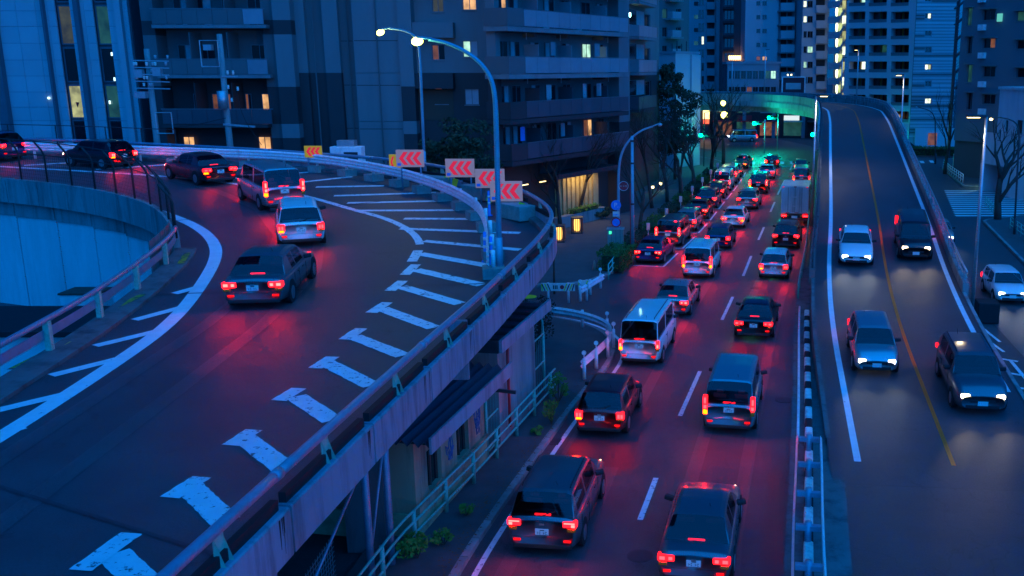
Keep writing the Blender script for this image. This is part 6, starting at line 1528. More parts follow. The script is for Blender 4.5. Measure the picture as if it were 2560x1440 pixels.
def interp(keys, y):
    for (a, b) in zip(keys, keys[1:]):
        if y <= b[0]:
            t = (y - a[0]) / max(1e-9, b[0] - a[0]); t = t * t * (3 - 2 * t) * 0.5 + t * 0.5
            return tuple(p + (q - p) * t for p, q in zip(a[1:], b[1:]))
    return keys[-1][1:]
def make_car(kind):
    S = {  # length, width, height, belt, hood z, tail z, y of windscreen base / roof front / roof rear / rear glass base, cabin taper
        'sedan':   (4.65, 1.78, 1.45, 0.92, 0.86, 0.96, 0.95, 0.20, -1.05, -1.75, 0.70),
        'hatchback': (4.0, 1.70, 1.50, 0.94, 0.90, 0.98, 1.00, 0.35, -1.45, -1.93, 0.74),
        'minivan': (4.75, 1.78, 1.86, 1.05, 1.04, 1.08, 1.62, 0.95, -2.05, -2.33, 0.82),
        'suv':     (4.5, 1.82, 1.65, 1.05, 1.00, 1.08, 1.00, 0.35, -1.75, -2.18, 0.76),
        'van':     (4.7, 1.72, 1.98, 1.12, 1.20, 1.14, 2.02, 1.45, -2.15, -2.33, 0.86)}[kind]
    L, W, H, belt, hood, tail, ywb, yrf, yrr, yrb, tap = S; w = W / 2; r = -L / 2; f = L / 2
    t = thing('car', 'car', 'car')
    # lower body loft: y, half width, bottom, top, side bulge
    keys = [(r, w * 0.86, 0.34, tail - 0.12, 0), (r + 0.05, w * 0.93, 0.26, tail - 0.03, 0), (r + 0.35, w * 0.985, 0.22, tail, 0), (yrb, w, 0.20, max(belt, tail - 0.02), 0), (0, w, 0.20, belt, 0), (ywb, w, 0.20, belt - 0.01, 0),
            (ywb + (f - ywb) * 0.5, w * 0.99, 0.21, hood, 0), (f - 0.35, w * 0.95, 0.22, hood - 0.08, 0), (f - 0.10, w * 0.88, 0.25, hood - 0.20, 0), (f, w * 0.78, 0.32, hood - 0.30, 0)]
    ys = [r, r + 0.025, r + 0.05, r + 0.15, r + 0.35] + [r + 0.35 + (f - 0.35 - r - 0.35) * k / 16 for k in range(1, 17)] + [f - 0.22, f - 0.10, f - 0.03, f]
    ring = []
    for y in ys:
        ww, zb, zt, _ = interp(keys, y)
        ring.append([(0, zb), (ww * 0.80, zb), (ww * 0.95, zb + 0.07), (ww, zb + (zt - zb) * 0.42), (ww * 0.995, zb + (zt - zb) * 0.62), (ww * 0.965, zt - 0.10), (ww * 0.90, zt - 0.02), (ww * 0.72, zt + 0.012), (0, zt + 0.03)])
    bm = MB(); n = len(ring[0])
    for y, rg in zip(ys, ring):
        for x, z in rg: bm.v.append((x, y, z))
        for x, z in rg[-2:0:-1]: bm.v.append((-x, y, z))
    m = 2 * n - 2
    for i in range(len(ys) - 1):
        for k in range(m): a = i * m + k; b = i * m + (k + 1) % m; bm.f.append((a, b, b + m, a + m))
    bm.f.append(tuple(range(m))); bm.f.append(tuple((len(ys) - 1) * m + k for k in range(m))[::-1])
    body = bm.build('body', None, t, smooth=True); body['paint'] = 1
    # cabin loft split in shell and glass
    cy = [yrb, yrb + (yrr - yrb) * 0.35, yrb + (yrr - yrb) * 0.75, yrr, yrr + (yrf - yrr) * 0.12, yrr + (yrf - yrr) * 0.48, yrr + (yrf - yrr) * 0.54, yrr + (yrf - yrr) * 0.92, yrf, yrf + (ywb - yrf) * 0.3, yrf + (ywb - yrf) * 0.75, ywb]
    def roofz(y):
        if y <= yrr: return belt + (H - 0.03 - belt) * math.sin(math.pi / 2 * min(1, (y - yrb) / (yrr - yrb)) ** 0.9)
        if y >= yrf: return belt + (H - 0.02 - belt) * math.sin(math.pi / 2 * min(1, max(0, (ywb - y) / (ywb - yrf))) ** 0.95)
        u = (y - yrr) / (yrf - yrr); return H - 0.03 + 0.03 * math.sin(math.pi * u) + 0.01 * u
    prof = []
    for y in cy:
        z = max(belt + 0.012, roofz(y)); q = (z - belt) / (H - belt); wb = w * 0.90; wt = w * (0.90 - (0.90 - tap) * q)
        prof.append([(wb, belt - 0.05), (wb * 0.995, belt + 0.01), (wb + (wt - wb) * 0.85, belt + (z - belt) * 0.82), (wt * 0.97, belt + (z - belt) * 0.93), (wt * 0.80, z - 0.005 * q), (0, z + 0.012 * q)])
    shell = MB(); glass = {'windscreen': MB(), 'rear_window': MB(), 1: MB(), -1: MB(), 2: MB(), -2: MB()}
    def V(i, k, sx): x, z = prof[i][k]; return (sx * x, cy[i], z)
    for i in range(len(cy) - 1):
        for sx in (1, -1):
            for k in range(5):
                q = [V(i, k, sx), V(i, k + 1, sx), V(i + 1, k + 1, sx), V(i + 1, k, sx)]
                if sx > 0: q = q[::-1]
                if k == 1 and i in (3, 4, 6, 7, 8) and not (kind == 'sedan' and i == 3): glass[sx * (1 if i < 5 else 2)].quad(*q)
                elif k in (3, 4) and i < 2: glass['rear_window'].quad(*q)
                elif k in (3, 4) and i >= 9: glass['windscreen'].quad(*q)
                else: shell.quad(*q)
    c = shell.build('cabin', None, t, smooth=True); c['paint'] = 1
    for nm, g in glass.items(): g.build(nm if isinstance(nm, str) else 'side_window', M_CGLASS, t, smooth=True)
    MB().box(-w * 0.84, w * 0.84, yrb + 0.1, ywb - 0.08, belt + 0.032, belt + 0.045).build('interior_floor', M_BLACK, t)
    for sx in (0.36, -0.36):
        for y in (yrf - 0.55, yrr + 0.35) if kind != 'van' else (yrf - 0.5,):
            MB().box(sx - 0.22, sx + 0.22, y - 0.09, y + 0.05, belt + 0.046, belt + 0.20).box(sx - 0.12, sx + 0.12, y - 0.09, y + 0.0, belt + 0.22, belt + 0.36).build('seat_back', M_SEAT, t, bevel=0.03)
    MB().box(-w * 0.7, w * 0.7, ywb - 0.45, ywb - 0.12, belt + 0.046, belt + 0.09).build('dashboard', M_TRIM, t)
    # bumpers, sill trim, grille, lamps, plate, mirrors, handles
    MB().box(-w * 0.82, w * 0.82, r - 0.012, r + 0.2, 0.24, 0.36).build('rear_valance', M_TRIM, t, bevel=0.02)
    MB().box(-w * 0.62, w * 0.62, f - 0.18, f + 0.008, 0.28, 0.42).build('front_valance', M_TRIM, t, bevel=0.02)
    MB().box(-w * 0.45, w * 0.45, f - 0.12, f + 0.012, 0.50, 0.60).build('grille', M_TRIM, t, bevel=0.01)
    tall = kind in ('minivan', 'van')
    for sx in (1, -1):
        if kind == 'minivan': lb = (0.80, 0.97, 0.86, 1.34); cores = [(0.83, 0.94, 0.90, 1.02), (0.85, 0.93, 1.08, 1.28)]
        elif kind == 'van': lb = (0.82, 0.97, 0.80, 1.12); cores = [(0.85, 0.94, 0.84, 0.98)]
        elif kind == 'hatchback': lb = (0.66, 0.96, tail - 0.32, tail - 0.06); cores = [(0.72, 0.80, tail - 0.26, tail - 0.13), (0.84, 0.92, tail - 0.26, tail - 0.13)]
        elif kind == 'suv': lb = (0.58, 0.97, tail - 0.24, tail - 0.08); cores = [(0.62, 0.92, tail - 0.135, tail - 0.105), (0.82, 0.92, tail - 0.22, tail - 0.15)]
        else: lb = (0.50, 0.96, tail - 0.25, tail - 0.09); cores = [(0.56, 0.66, tail - 0.21, tail - 0.13), (0.76, 0.90, tail - 0.21, tail - 0.13)]
        tl = MB().box(sx * w * lb[0], sx * w * lb[1], r - 0.02, r + 0.16, lb[2], lb[3]).build('tail_lamp', M_TAILOFF, t, bevel=0.03)
        for c0, c1, z0, z1 in cores: MB().box(sx * w * c0, sx * w * c1, r - 0.028, r - 0.015, z0, z1).build('lamp_core', M_TAILOFF, tl)
        MB().box(sx * w * 0.60, sx * w * 0.80, r - 0.02, r + 0.1, 0.44, 0.50).build('reflector', M_TAILOFF, t)
        ind = (sx * w * 0.80, sx * w * 0.96, r - 0.022, r + 0.12, 0.70, 0.84) if tall else (sx * w * 0.70, sx * w * 0.93, r - 0.022, r + 0.1, tail - 0.36, tail - 0.27)
        MB().box(*ind).build('indicator', M_AMBOFF, t, bevel=0.015)
        MB().box(sx * w * 0.48, sx * w * 0.80, f - 0.20, f - 0.012, hood - 0.36, hood - 0.22).build('head_lamp', M_LENS, t, bevel=0.03)
        MB().beam((sx * w * 0.93, ywb - 0.45, belt + 0.04), (sx * (w + 0.17), ywb - 0.40, belt + 0.08), 0.16, 0.13).build('mirror', M_TRIM, t, bevel=0.03)
        for y in (yrr + (yrf - yrr) * 0.42, yrr + (yrf - yrr) * 0.9): MB().box(sx * (w - 0.004), sx * (w + 0.014), y - 0.09, y + 0.09, belt - 0.17, belt - 0.14).build('door_handle', M_TRIM, t)
        for y in (yrr + (yrf - yrr) * 0.05, yrr + (yrf - yrr) * 0.50, yrf + 0.25): MB().box(sx * (w - 0.01), sx * (w + 0.002), y - 0.006, y + 0.006, 0.30, belt - 0.10).build('door_seam', M_TRIM, t)
    zp = 0.62 if not tall else 0.80
    pn = MB().box(-0.17, 0.17, r - 0.022, r + 0.05, zp, zp + 0.16).build('number_plate', M_PLATE, t)
    ch = MB()
    for j, x in enumerate((-0.12, -0.065, 0.035, 0.09)):
        for q in range(3): ch.box(x, x + (0.035 if (j + q) % 2 else 0.012), r - 0.026, r - 0.021, zp + 0.02 + 0.026 * q, zp + 0.034 + 0.026 * q)
    ch.box(-0.05, 0.06, r - 0.026, r - 0.021, zp + 0.115, zp + 0.135).build('plate_characters', M_TRIM, pn)
    MB().box(-w * 0.80, w * 0.80, r - 0.006, r + 0.02, 0.548, 0.556).build('bumper_seam', M_TRIM, t)
    MB().box(-0.06, 0.06, r - 0.026, r, tail - 0.20, tail - 0.15).build('badge', M_RIM, t)
    MB().box(-w * 0.48, w * 0.48, yrb + 0.02, yrb + 0.034, belt + 0.004, belt + 0.03).build('lid_seam', M_TRIM, t)
    if kind != 'sedan': MB().beam((-0.05, yrb - 0.01, belt + 0.03), (0.34, yrb + 0.06, belt + 0.16), 0.02, 0.02).build('rear_wiper', M_TRIM, t)
    MB().tube([(0.25, yrr + 0.25, H - 0.01), (0.25, yrr + 0.10, H + 0.14)], 0.008, 5).build('aerial', M_TRIM, t)
    if kind in ('suv', 'van'):
        for sx in (1, -1): MB().tube([(sx * w * 0.68, yrr + 0.1, H - 0.005), (sx * w * 0.68, yrr + 0.2, H + 0.035), (sx * w * 0.68, yrf - 0.2, H + 0.035), (sx * w * 0.68, yrf, H - 0.01)], 0.016, 6).build('roof_rail', M_TRIM, t)
    MB().box(-0.17, 0.17, f - 0.05, f + 0.022, 0.40, 0.56).build('number_plate', M_PLATE, t)
    MB().box(-0.2, 0.2, yrb + 0.06, yrb + 0.10, belt + 0.03, belt + 0.06).build('brake_lamp', M_TAILOFF, t)
    for y in (r + L * 0.19, f - L * 0.19):
        for sx in (1, -1):
            MB().tube([(sx * (w - 0.10), y, 0.34), (sx * (w + 0.006), y, 0.34)], 0.375, 24).build('wheel_arch', M_BLACK, t)
            tyre = MB().tube([(sx * (w - 0.20), y, 0.315), (sx * (w - 0.17), y, 0.315), (sx * (w + 0.0), y, 0.315), (sx * (w + 0.012), y, 0.315)], 0.315, 24).build('wheel', M_TYRE, t)
            MB().tube([(sx * (w - 0.05), y, 0.315), (sx * (w + 0.020), y, 0.315)], 0.205, 18).build('rim', M_RIM, tyre)
    return t
def make_truck():
    t = thing('truck', 'truck', 'truck'); w = 1.05
    MB().box(-w, w, -3.2, 1.25, 0.95, 3.05).build('cargo_box', None, t, bevel=0.04)['paint'] = 1
    for x in (-0.52, 0.0, 0.52): MB().box(x - 0.012, x + 0.012, -3.212, -3.2, 1.05, 2.95).build('door_seam', M_TRIM, t)
    for x in (-0.25, 0.25): MB().tube([(x, -3.24, 1.05), (x, -3.24, 2.9)], 0.02, 6).build('lock_bar', M_GALV, t)
    cab = MB(); 
    pr = [(1.35, 0.45), (1.35, 2.25), (2.05, 2.25), (2.75, 1.45), (2.85, 0.85), (2.85, 0.45)]
    for sx in (-1, 1): cab.poly([(sx * 0.95, y, z) for y, z in (pr if sx > 0 else pr[::-1])])
    for (a, b) in zip(pr, pr[1:] + pr[:1]): cab.quad((-0.95, *a), (0.95, *a), (0.95, *b), (-0.95, *b))
    cab.build('cab', None, t, bevel=0.05)['paint'] = 1
    MB().quad((-0.85, 2.13, 2.18), (0.85, 2.13, 2.18), (0.85, 2.73, 1.49), (-0.85, 2.73, 1.49)).build('windscreen', M_CGLASS, t)
    for sx in (1, -1):
        MB().quad((sx * 0.958, 1.5, 1.5), (sx * 0.958, 2.6, 1.5), (sx * 0.958, 2.05, 2.15), (sx * 0.958, 1.5, 2.15)).build('side_window', M_CGLASS, t)
        tl = MB().box(sx * 0.62, sx * 1.0, -3.23, -3.1, 0.70, 0.86).build('tail_lamp', M_TAILOFF, t, bevel=0.01); MB().box(sx * 0.66, sx * 0.80, -3.24, -3.225, 0.74, 0.82).build('lamp_core', M_TAILOFF, tl); MB().box(sx * 0.84, sx * 0.96, -3.24, -3.225, 0.74, 0.82).build('lamp_core', M_TAILOFF, tl); MB().box(sx * 0.45, sx * 0.60, -3.23, -3.1, 0.70, 0.86).build('indicator', M_AMBOFF, t, bevel=0.01)
        MB().box(sx * 0.55, sx * 0.85, 2.8, 2.87, 0.65, 0.83).build('head_lamp', M_LENS, t, bevel=0.01)
        for y in (-2.0, 2.0):
            ty = MB().tube([(sx * 0.72, y, 0.38), (sx * 1.0, y, 0.38)], 0.38, 22).build('wheel', M_TYRE, t); MB().tube([(sx * 0.9, y, 0.38), (sx * 1.01, y, 0.38)], 0.23, 16).build('rim', M_RIM, ty)
    MB().box(-0.5, 0.5, -3.1, 1.3, 0.6, 0.93).build('chassis', M_TRIM, t); MB().box(-1.0, 1.0, -3.22, -3.12, 0.45, 0.55).build('rear_bumper', M_STEELD, t); MB().box(-0.22, 0.22, -3.24, -3.2, 0.6, 0.78).build('number_plate', M_PLATE, t)
    for x in (-0.98, 0.98):
        for z in (1.2, 2.0, 2.8): MB().box(x - 0.05, x + 0.05, -3.225, -3.2, z - 0.05, z + 0.05).build('hinge', M_GALV, t)
    for k in range(6): MB().box(-0.98 + k * 0.34, -0.72 + k * 0.34, -3.215, -3.2, 1.0, 1.04).build('reflective_strip', M_RED if k % 2 else M_SIGNW, t)
    for x in (-0.9, 0.9): MB().box(x - 0.05, x + 0.05, -3.23, -3.2, 2.96, 3.02).build('marker_lamp', M_REDGLOW, t)
    for x in (-0.86, 0.86): MB().box(x - 0.18, x + 0.18, -2.62, -2.58, 0.12, 0.62).build('mud_flap', M_BLACK, t)
    for z in (1.5, 2.2): MB().box(-0.16, 0.16, -3.225, -3.2, z, z + 0.06).build('door_latch', M_GALV, t)
    MB().box(-0.1, 0.1, -3.23, -3.2, 2.97, 3.04).build('brake_lamp', M_TAILOFF, t)
    return t
PROTO = {k: make_car(k) for k in ('sedan', 'hatchback', 'minivan', 'suv', 'van')}; PROTO['truck'] = make_truck()
USED = set()
def place(kind, pos, d, color, label, group, tail=None, brake=False, head=None, ind=0, beam=0.0, cat=None, pitch=0.0):
    src = PROTO[kind]
    t = src if kind not in USED else copy_tree(src); USED.add(kind)
    t.name = {'sedan': 'sedan_car', 'hatchback': 'hatchback_car', 'minivan': 'minivan', 'suv': 'sport_utility_car', 'van': 'delivery_van', 'truck': 'box_truck'}[kind]
    t.location = pos; t.rotation_euler = (pitch, 0, math.atan2(d.y, d.x) - math.pi / 2)
    tag(t, label, cat or {'minivan': 'minivan', 'van': 'van', 'truck': 'truck'}.get(kind, 'car'), group)
    for c in t.children:
        m = None; nm = c.name.split('.')[0]
        if c.get('paint'): m = PAINTS[color]
        elif nm == 'tail_lamp' and tail: m = tail
        elif nm == 'brake_lamp' and brake: m = E_BRAKE
        elif nm == 'reflector' and tail: m = M_REDGLOW  # reflector given a dim glow in place of returned light
        elif nm == 'head_lamp' and head: m = head
        elif nm == 'indicator' and ind and (ind == 2 or (c.data.vertices[0].co.x > 0) == (ind > 0)): m = E_AMBER
        if nm == 'tail_lamp' and tail in (E_TAIL, E_BRAKE):
            for g in c.children: g.material_slots[0].link = 'OBJECT'; g.material_slots[0].material = E_COREB if tail is E_BRAKE and brake else E_CORE
        if m is not None:
            if not c.material_slots: c.data.materials.append(m)
            c.material_slots[0].link = 'OBJECT'; c.material_slots[0].material = m
    if head and beam:
        L = {'sedan': 2.33, 'hatchback': 2.0, 'minivan': 2.38, 'suv': 2.25, 'van': 2.35, 'truck': 2.9}[kind]
        for sx in (-0.6, 0.6):
            ld = bpy.data.lights.new('head_light', 'SPOT'); ld.energy = beam; ld.color = (0.85, 0.95, 1.0) if head is E_HEAD else (1.0, 0.80, 0.52); ld.spot_size = R(55); ld.spot_blend = 0.8; ld.shadow_soft_size = 0.08
            o = bpy.data.objects.new('head_light', ld); COL.objects.link(o); o.parent = t; o.location = (sx, L + 0.06, 0.66); o.rotation_euler = (R(82), 0, 0)
    return t

ORD = ['nearest', 'second nearest', 'third nearest', 'fourth nearest', 'fifth nearest', 'sixth nearest', 'seventh nearest', 'eighth nearest', 'ninth nearest', 'tenth nearest', 'eleventh nearest', 'twelfth nearest']
def lane(path, items, where, group, tail, z=None, beam=0.5):
    path = [Vector((p[0], p[1], 0)) for p in path]; path = resample(smooth(path, 3), 0.5)
    for k, (s, kind, color, extra) in enumerate(items):
        p, d = at_len(path, s); q, _ = at_len(path, s + 1.3); p0, _ = at_len(path, max(0, s - 1.3)); d = (q - p0).normalized()
        pitch = 0.0
        if z is not None:
            p = Vector((p.x, p.y, z(p.y))); pitch = math.atan2(z(q.y) - z(p0.y), 2.6)
        nm = {'sedan': 'sedan', 'hatchback': 'hatchback', 'minivan': 'minivan', 'suv': 'sport utility car', 'van': 'delivery van', 'truck': 'box truck'}[kind]
        place(kind, p, d, color, f'{color} {nm} with lit tail lamps, {ORD[k]} {where}', group, tail=tail, brake=extra.get('brake', False), head=E_HEADW, ind=extra.get('ind', 0), beam=beam, pitch=pitch)
# traffic going away from the camera
LP = [PD(a, b) for a, b in ((-330, 1450), (-160, 1335), (20, 1218), (300, 1015), (560, 832), (715, 705), (762, 615), (735, 542), (640, 486), (430, 432), (200, 410), (0, 400), (-200, 392))]
lane(LP, [(17.5, 'sedan', 'grey', {'brake': True}), (25.2, 'hatchback', 'white', {'ind': -1}), (33.0, 'minivan', 'silver', {'ind': -1, 'brake': True}), (41.5, 'sedan', 'maroon', {'ind': -1}), (50.5, 'hatchback', 'black', {'brake': True}), (59.0, 'suv', 'navy', {}), (67.5, 'sedan', 'silver', {})],
     'on the left ramp', 'traffic on the left ramp', E_BRAKE, zdeck, beam=0.8)
CLP = [(-4.6, 4), (-3.9, 12), (-3.0, 21), (-1.4, 34), (1.0, 47.5), (4.9, 68), (6.7, 77), (9.7, 92), (14.0, 117), (15.8, 131), (13.5, 148), (4, 163), (-20, 170)]
lane(CLP, [(13.0, 'sedan', 'black', {'brake': True}), (20.5, 'suv', 'grey', {'brake': True}), (28.3, 'hatchback', 'red', {}), (36.5, 'van', 'white', {'ind': -1, 'brake': True}), (44.5, 'sedan', 'silver', {'brake': True}), (53.5, 'minivan', 'white', {'ind': 1}), (62.5, 'hatchback', 'navy', {}), (71.5, 'sedan', 'white', {'brake': True, 'ind': 1}), (81.5, 'suv', 'silver', {}), (92.5, 'minivan', 'black', {'brake': True}), (105, 'sedan', 'white', {}), (117, 'hatchback', 'red', {})],
     'in the left central lane', 'traffic in the left central lane', E_BRAKE)
CRP = [(-0.8, 4), (0.0, 12), (0.85, 21), (3.0, 34), (5.55, 48.7), (9.3, 67), (12.6, 84), (16.8, 112), (18.6, 126), (17.5, 146), (8, 166), (-15, 174)]
lane(CRP, [(11.0, 'hatchback', 'teal', {}), (19.0, 'sedan', 'grey', {'brake': True}), (29.0, 'minivan', 'teal', {}), (40.5, 'sedan', 'black', {}), (53, 'hatchback', 'white', {'brake': True}), (63, 'suv', 'black', {'brake': True}), (74, 'truck', 'pale teal', {}), (86, 'sedan', 'red', {'ind': 1, 'brake': True}), (98, 'van', 'silver', {}), (111, 'hatchback', 'grey', {'brake': True})],
     'in the right central lane', 'traffic in the right central lane', E_TAIL)
# parked cars along the trees
pk_list = [('sedan', 'navy', 'dark blue sedan parked nearest, first in the kerbside row'), ('minivan', 'grey', 'grey minivan parked second in the kerbside row, behind the dark blue sedan'), ('hatchback', 'silver', 'silver hatchback parked third in the kerbside row'), ('sedan', 'black', 'black sedan parked fourth in the kerbside row'), ('suv', 'navy', 'dark blue sport utility car parked fifth in the kerbside row'),
           ('hatchback', 'black', 'black hatchback parked sixth in the kerbside row'), ('van', 'white', 'white van parked seventh in the kerbside row'), ('minivan', 'silver', 'silver minivan parked eighth in the kerbside row'), ('sedan', 'grey', 'grey sedan parked last in the kerbside row')]
for k, (kind, col, lab) in enumerate(pk_list):
    p, d = at_len(PARK, 2.75 + k * 6.1); r = Vector((d.y, -d.x, 0))
    place(kind, p - r * 1.08, d, col, lab, 'cars parked along the kerb', tail=M_REDGLOW if k in (0, 5) else None)  # unlit tail lamps glow dimly to stand in for reflected red
tx = place('sedan', P(1866, 421) + Vector((-0.3, 1.5, 0)), Vector((-0.25, -1, 0)), 'green', 'green taxi with amber front lamps facing the camera beyond the parked row', 'taxi', head=E_AMBER, beam=0)
MB().box(-0.3, 0.3, -0.42, -0.28, 1.46, 1.58).build('roof_sign', M_SIGNW, tx)
# oncoming cars on the climbing ramp
def on_ramp_car(y, u, kind, color, label, head, beam=9):
    i = min(range(len(RL)), key=lambda j: abs(on_ramp(j, u).y - y) + (100 if RL[j].y > 118 else 0)); p = on_ramp(i, u, 0.01); d = (on_ramp(i - 2, u) - on_ramp(i + 2, u)); pitch = math.atan2(d.z, math.hypot(d.x, d.y)); d.z = 0
    place(kind, p, d.normalized(), color, label, 'oncoming cars on the ramp', head=head, beam=beam, tail=E_TAIL, pitch=pitch)
on_ramp_car(PR(2130, 640).y, 0.31, 'sedan', 'white', 'white sedan with bright headlamps coming down the left side of the ramp, farther one', E_HEAD)
on_ramp_car(PR(2172, 905).y, 0.30, 'hatchback', 'silver', 'silver hatchback with bright headlamps coming down the left side of the ramp, nearer one', E_HEAD)
on_ramp_car(PR(2248, 625).y, 0.74, 'minivan', 'black', 'black minivan with warm headlamps coming down the right side of the ramp, farther one', E_HEADW)
on_ramp_car(PR(2440, 985).y, 0.74, 'suv', 'grey', 'grey sport utility car with warm headlamps on the right side of the ramp, nearer one', E_HEADW)
# street on the right, side street, far junction
for px, py, dx, kind, col, lab, hd_ in ((2345, 600, (-0.17, -1), 'sedan', 'silver', 'silver sedan with headlamps on in the right-hand street, farther one', E_HEAD), (2508, 742, (-0.12, -1), 'hatchback', 'white', 'white hatchback with headlamps on in the right-hand street, nearer one', E_HEAD)):
    place(kind, P(px, py), Vector((*dx, 0)).normalized(), col, lab, 'cars in the right-hand street', head=hd_, beam=10, tail=E_TAIL)
for x, y, kind, col, lab, dd in ((2, 161, 'sedan', 'white', 'white sedan with headlamps on at the far junction under the overpass, left one', 1), (14, 159, 'van', 'silver', 'silver van with headlamps on at the far junction under the overpass, right one', -1), (36, 140, 'sedan', 'black', 'black sedan with headlamps on crossing behind the hedge on the far right', 1)):
    place(kind, Vector((x, y, 0)), Vector((dd, -0.12, 0)).normalized(), col, lab, 'cars at the far junctions', head=E_HEAD, beam=8, tail=E_TAIL)
# ================================================================ trees, hedges
def bare_tree(label, base, h, seed, spread=0.5, trunk_r=0.16, fork=0.35, lean=(0, 0), group='bare street trees', levels=5, dens=3):
    rnd = random.Random(seed); t = thing('bare_tree', label, 'tree', tuple(base), 0, group)
    tr = MB(); br = MB()
    def grow(p, d, L, r, lev):
        n = 4; pts = [p]; q = p.copy(); dd = d.copy()
        for k in range(n):
            dd = (dd + Vector((rnd.uniform(-1, 1), rnd.uniform(-1, 1), rnd.uniform(-0.3, 0.6))) * 0.13).normalized(); q = q + dd * (L / n); pts.append(q.copy())
        (tr if lev == 0 else br).tube(pts, r, 8 if lev < 2 else 5 if lev < 3 else 3, r1=r * (0.62 if lev < levels else 0.3), cap=lev < 2)
        if lev >= levels: return
        m = dens + (1 if lev == 0 else 0)
        for k in range(m):
            u = 1.0 if k == 0 else rnd.uniform(0.35, 1.0); a = rnd.uniform(0, 2 * math.pi); i = min(n - 1, int(u * n)); b = pts[i].lerp(pts[min(n, i + 1)], u * n - i if u < 1 else 1)
            side = dd.orthogonal().normalized(); side = side * math.cos(a) + dd.cross(side) * math.sin(a)
            nd = (dd * 0.75 + side * spread * rnd.uniform(0.6, 1.3) + Vector((0, 0, 0.22))).normalized()
            grow(b, nd, L * rnd.uniform(0.55, 0.78), r * rnd.uniform(0.42, 0.62), lev + 1)
    grow(Vector((0, 0, 0)), Vector((lean[0], lean[1], 1)).normalized(), h * fork, trunk_r, 0)
    tr.build('trunk', M_BARK, t, smooth=True); br.build('branches', M_BARK, t, smooth=True); return t
def leaves(mb, c, rad, n, size, rnd, shape='ell'):
    for _ in range(n):
        while True:
            v = Vector((rnd.uniform(-1, 1), rnd.uniform(-1, 1), rnd.uniform(-1, 1)))
            if shape == 'box' or v.length <= 1: break
        if shape == 'ell' and rnd.random() < 0.6 and v.length > 1e-3: v = v.normalized() * rnd.uniform(0.75, 1.0)
        p = Vector(c) + Vector((v.x * rad[0], v.y * rad[1], v.z * rad[2])); a = Vector((rnd.uniform(-1, 1), rnd.uniform(-1, 1), rnd.uniform(-1, 1))).normalized(); b = a.orthogonal().normalized(); s = size * rnd.uniform(0.6, 1.3)
        mb.quad(p - a * s, p - b * s * 0.5, p + a * s, p + b * s * 0.5)
def leafy_tree(label, base, blobs, m, trunk_h, n, size, seed, group, name='evergreen_tree', trunk_r=0.18):
    rnd = random.Random(seed); t = thing(name, label, 'tree', tuple(base), 0, group)
    MB().tube([(0, 0, 0), (0.05, 0, trunk_h * 0.5), (0, 0.05, trunk_h)], trunk_r, 8, r1=trunk_r * 0.5).build('trunk', M_BARK, t, smooth=True)
    lm = MB(); bb = MB()
    for (x, y, z, rx, ry, rz) in blobs:
        bb.tube([(0, 0, trunk_h * 0.7), (x * 0.6, y * 0.6, (z + trunk_h * 0.7) / 2), (x, y, z)], trunk_r * 0.4, 5, r1=0.02)
        for k in range(14):
            v = Vector((rnd.gauss(0, 1), rnd.gauss(0, 1), rnd.gauss(0, 1))).normalized() * rnd.uniform(0.45, 1.0)
            leaves(lm, (x + v.x * rx, y + v.y * ry, z + v.z * rz), (rx * 0.38, ry * 0.38, rz * 0.3), n // (14 * len(blobs)), size, rnd)
    bb.build('branches', M_BARK, t); lm.build('crown', m, t); return t
def hedge(label, A, B, w, h, m, seed, n=900, size=0.07, name='hedge', group='clipped hedges along the kerb', z=0.13):
    rnd = random.Random(seed); A, B = Vector(A), Vector(B); c = A.lerp(B, 0.5); d = B - A; L = d.length
    t = thing(name, label, 'hedge', (c.x, c.y, z), math.atan2(d.y, d.x), group); mb = MB()
    leaves(mb, (0, 0, h * 0.5), (L / 2, w / 2, h * 0.46), n // 2, size, rnd, 'box')
    for _ in range(n // 2):
        leaves(mb, (rnd.uniform(-L / 2, L / 2), rnd.choice((-1, 1)) * w / 2 if rnd.random() < 0.5 else rnd.uniform(-w / 2, w / 2), h * rnd.uniform(0.75, 1.02) if rnd.random() < 0.5 else h * rnd.random()), (0.08, 0.08, 0.06), 1, size, rnd)
    mb.build('foliage', m, t); MB().box(-L / 2 * 0.85, L / 2 * 0.85, -w / 2 * 0.7, w / 2 * 0.7, 0.0, h * 0.75).build('twigs', M_LEAFD, t); return t
def G(px, py, z=0.13): p = P(px, py, z); return p
# pavement trees on the left
bare_tree('bare tree rising from the left glowing lantern box', G(1402, 575), 10.0, 21, 0.45, 0.17)
bare_tree('bare tree rising from the right glowing lantern box', G(1446, 552), 10.0, 22, 0.45, 0.17)
bare_tree('bare tree with dark trunk left of the parking sign post', G(1500, 520), 8.5, 23, 0.5, 0.18)
bare_tree('bare tree behind the red round sign', G(1600, 575), 8.5, 24, 0.5, 0.16)
bare_tree('bare tree in the hedge strip beside the middle parked cars', G(1735, 470), 9, 25, 0.5, 0.2)
bare_tree('bare tree in the hedge strip near the green taxi, left one', G(1778, 428), 10, 26, 0.5, 0.24, fork=0.42)
bare_tree('bare tree in the hedge strip near the green taxi, right one', G(1808, 410), 10, 27, 0.5, 0.24, fork=0.42)
bare_tree('bare tree leaning before the pale slab building', G(1705, 500), 10.5, 31, 0.55, 0.2)
bt = PY(985, 400, 58); bare_tree('wide bare tree behind the barrier between the two lamp posts and the tiled wall', (bt.x, 59, 2.0), 8.5, 28, 0.7, 0.2, fork=0.28)
bare_tree('bare tree close to the lit shopfront, left of the lantern trees', G(1368, 545), 10, 41, 0.5, 0.16, levels=5)
bare_tree('bare tree between the shopfront and the red round sign', G(1530, 500), 10.5, 42, 0.5, 0.17)
bare_tree('bare tree behind the plain pole and the dark blue parked sedan', G(1630, 520), 10.5, 43, 0.5, 0.17)
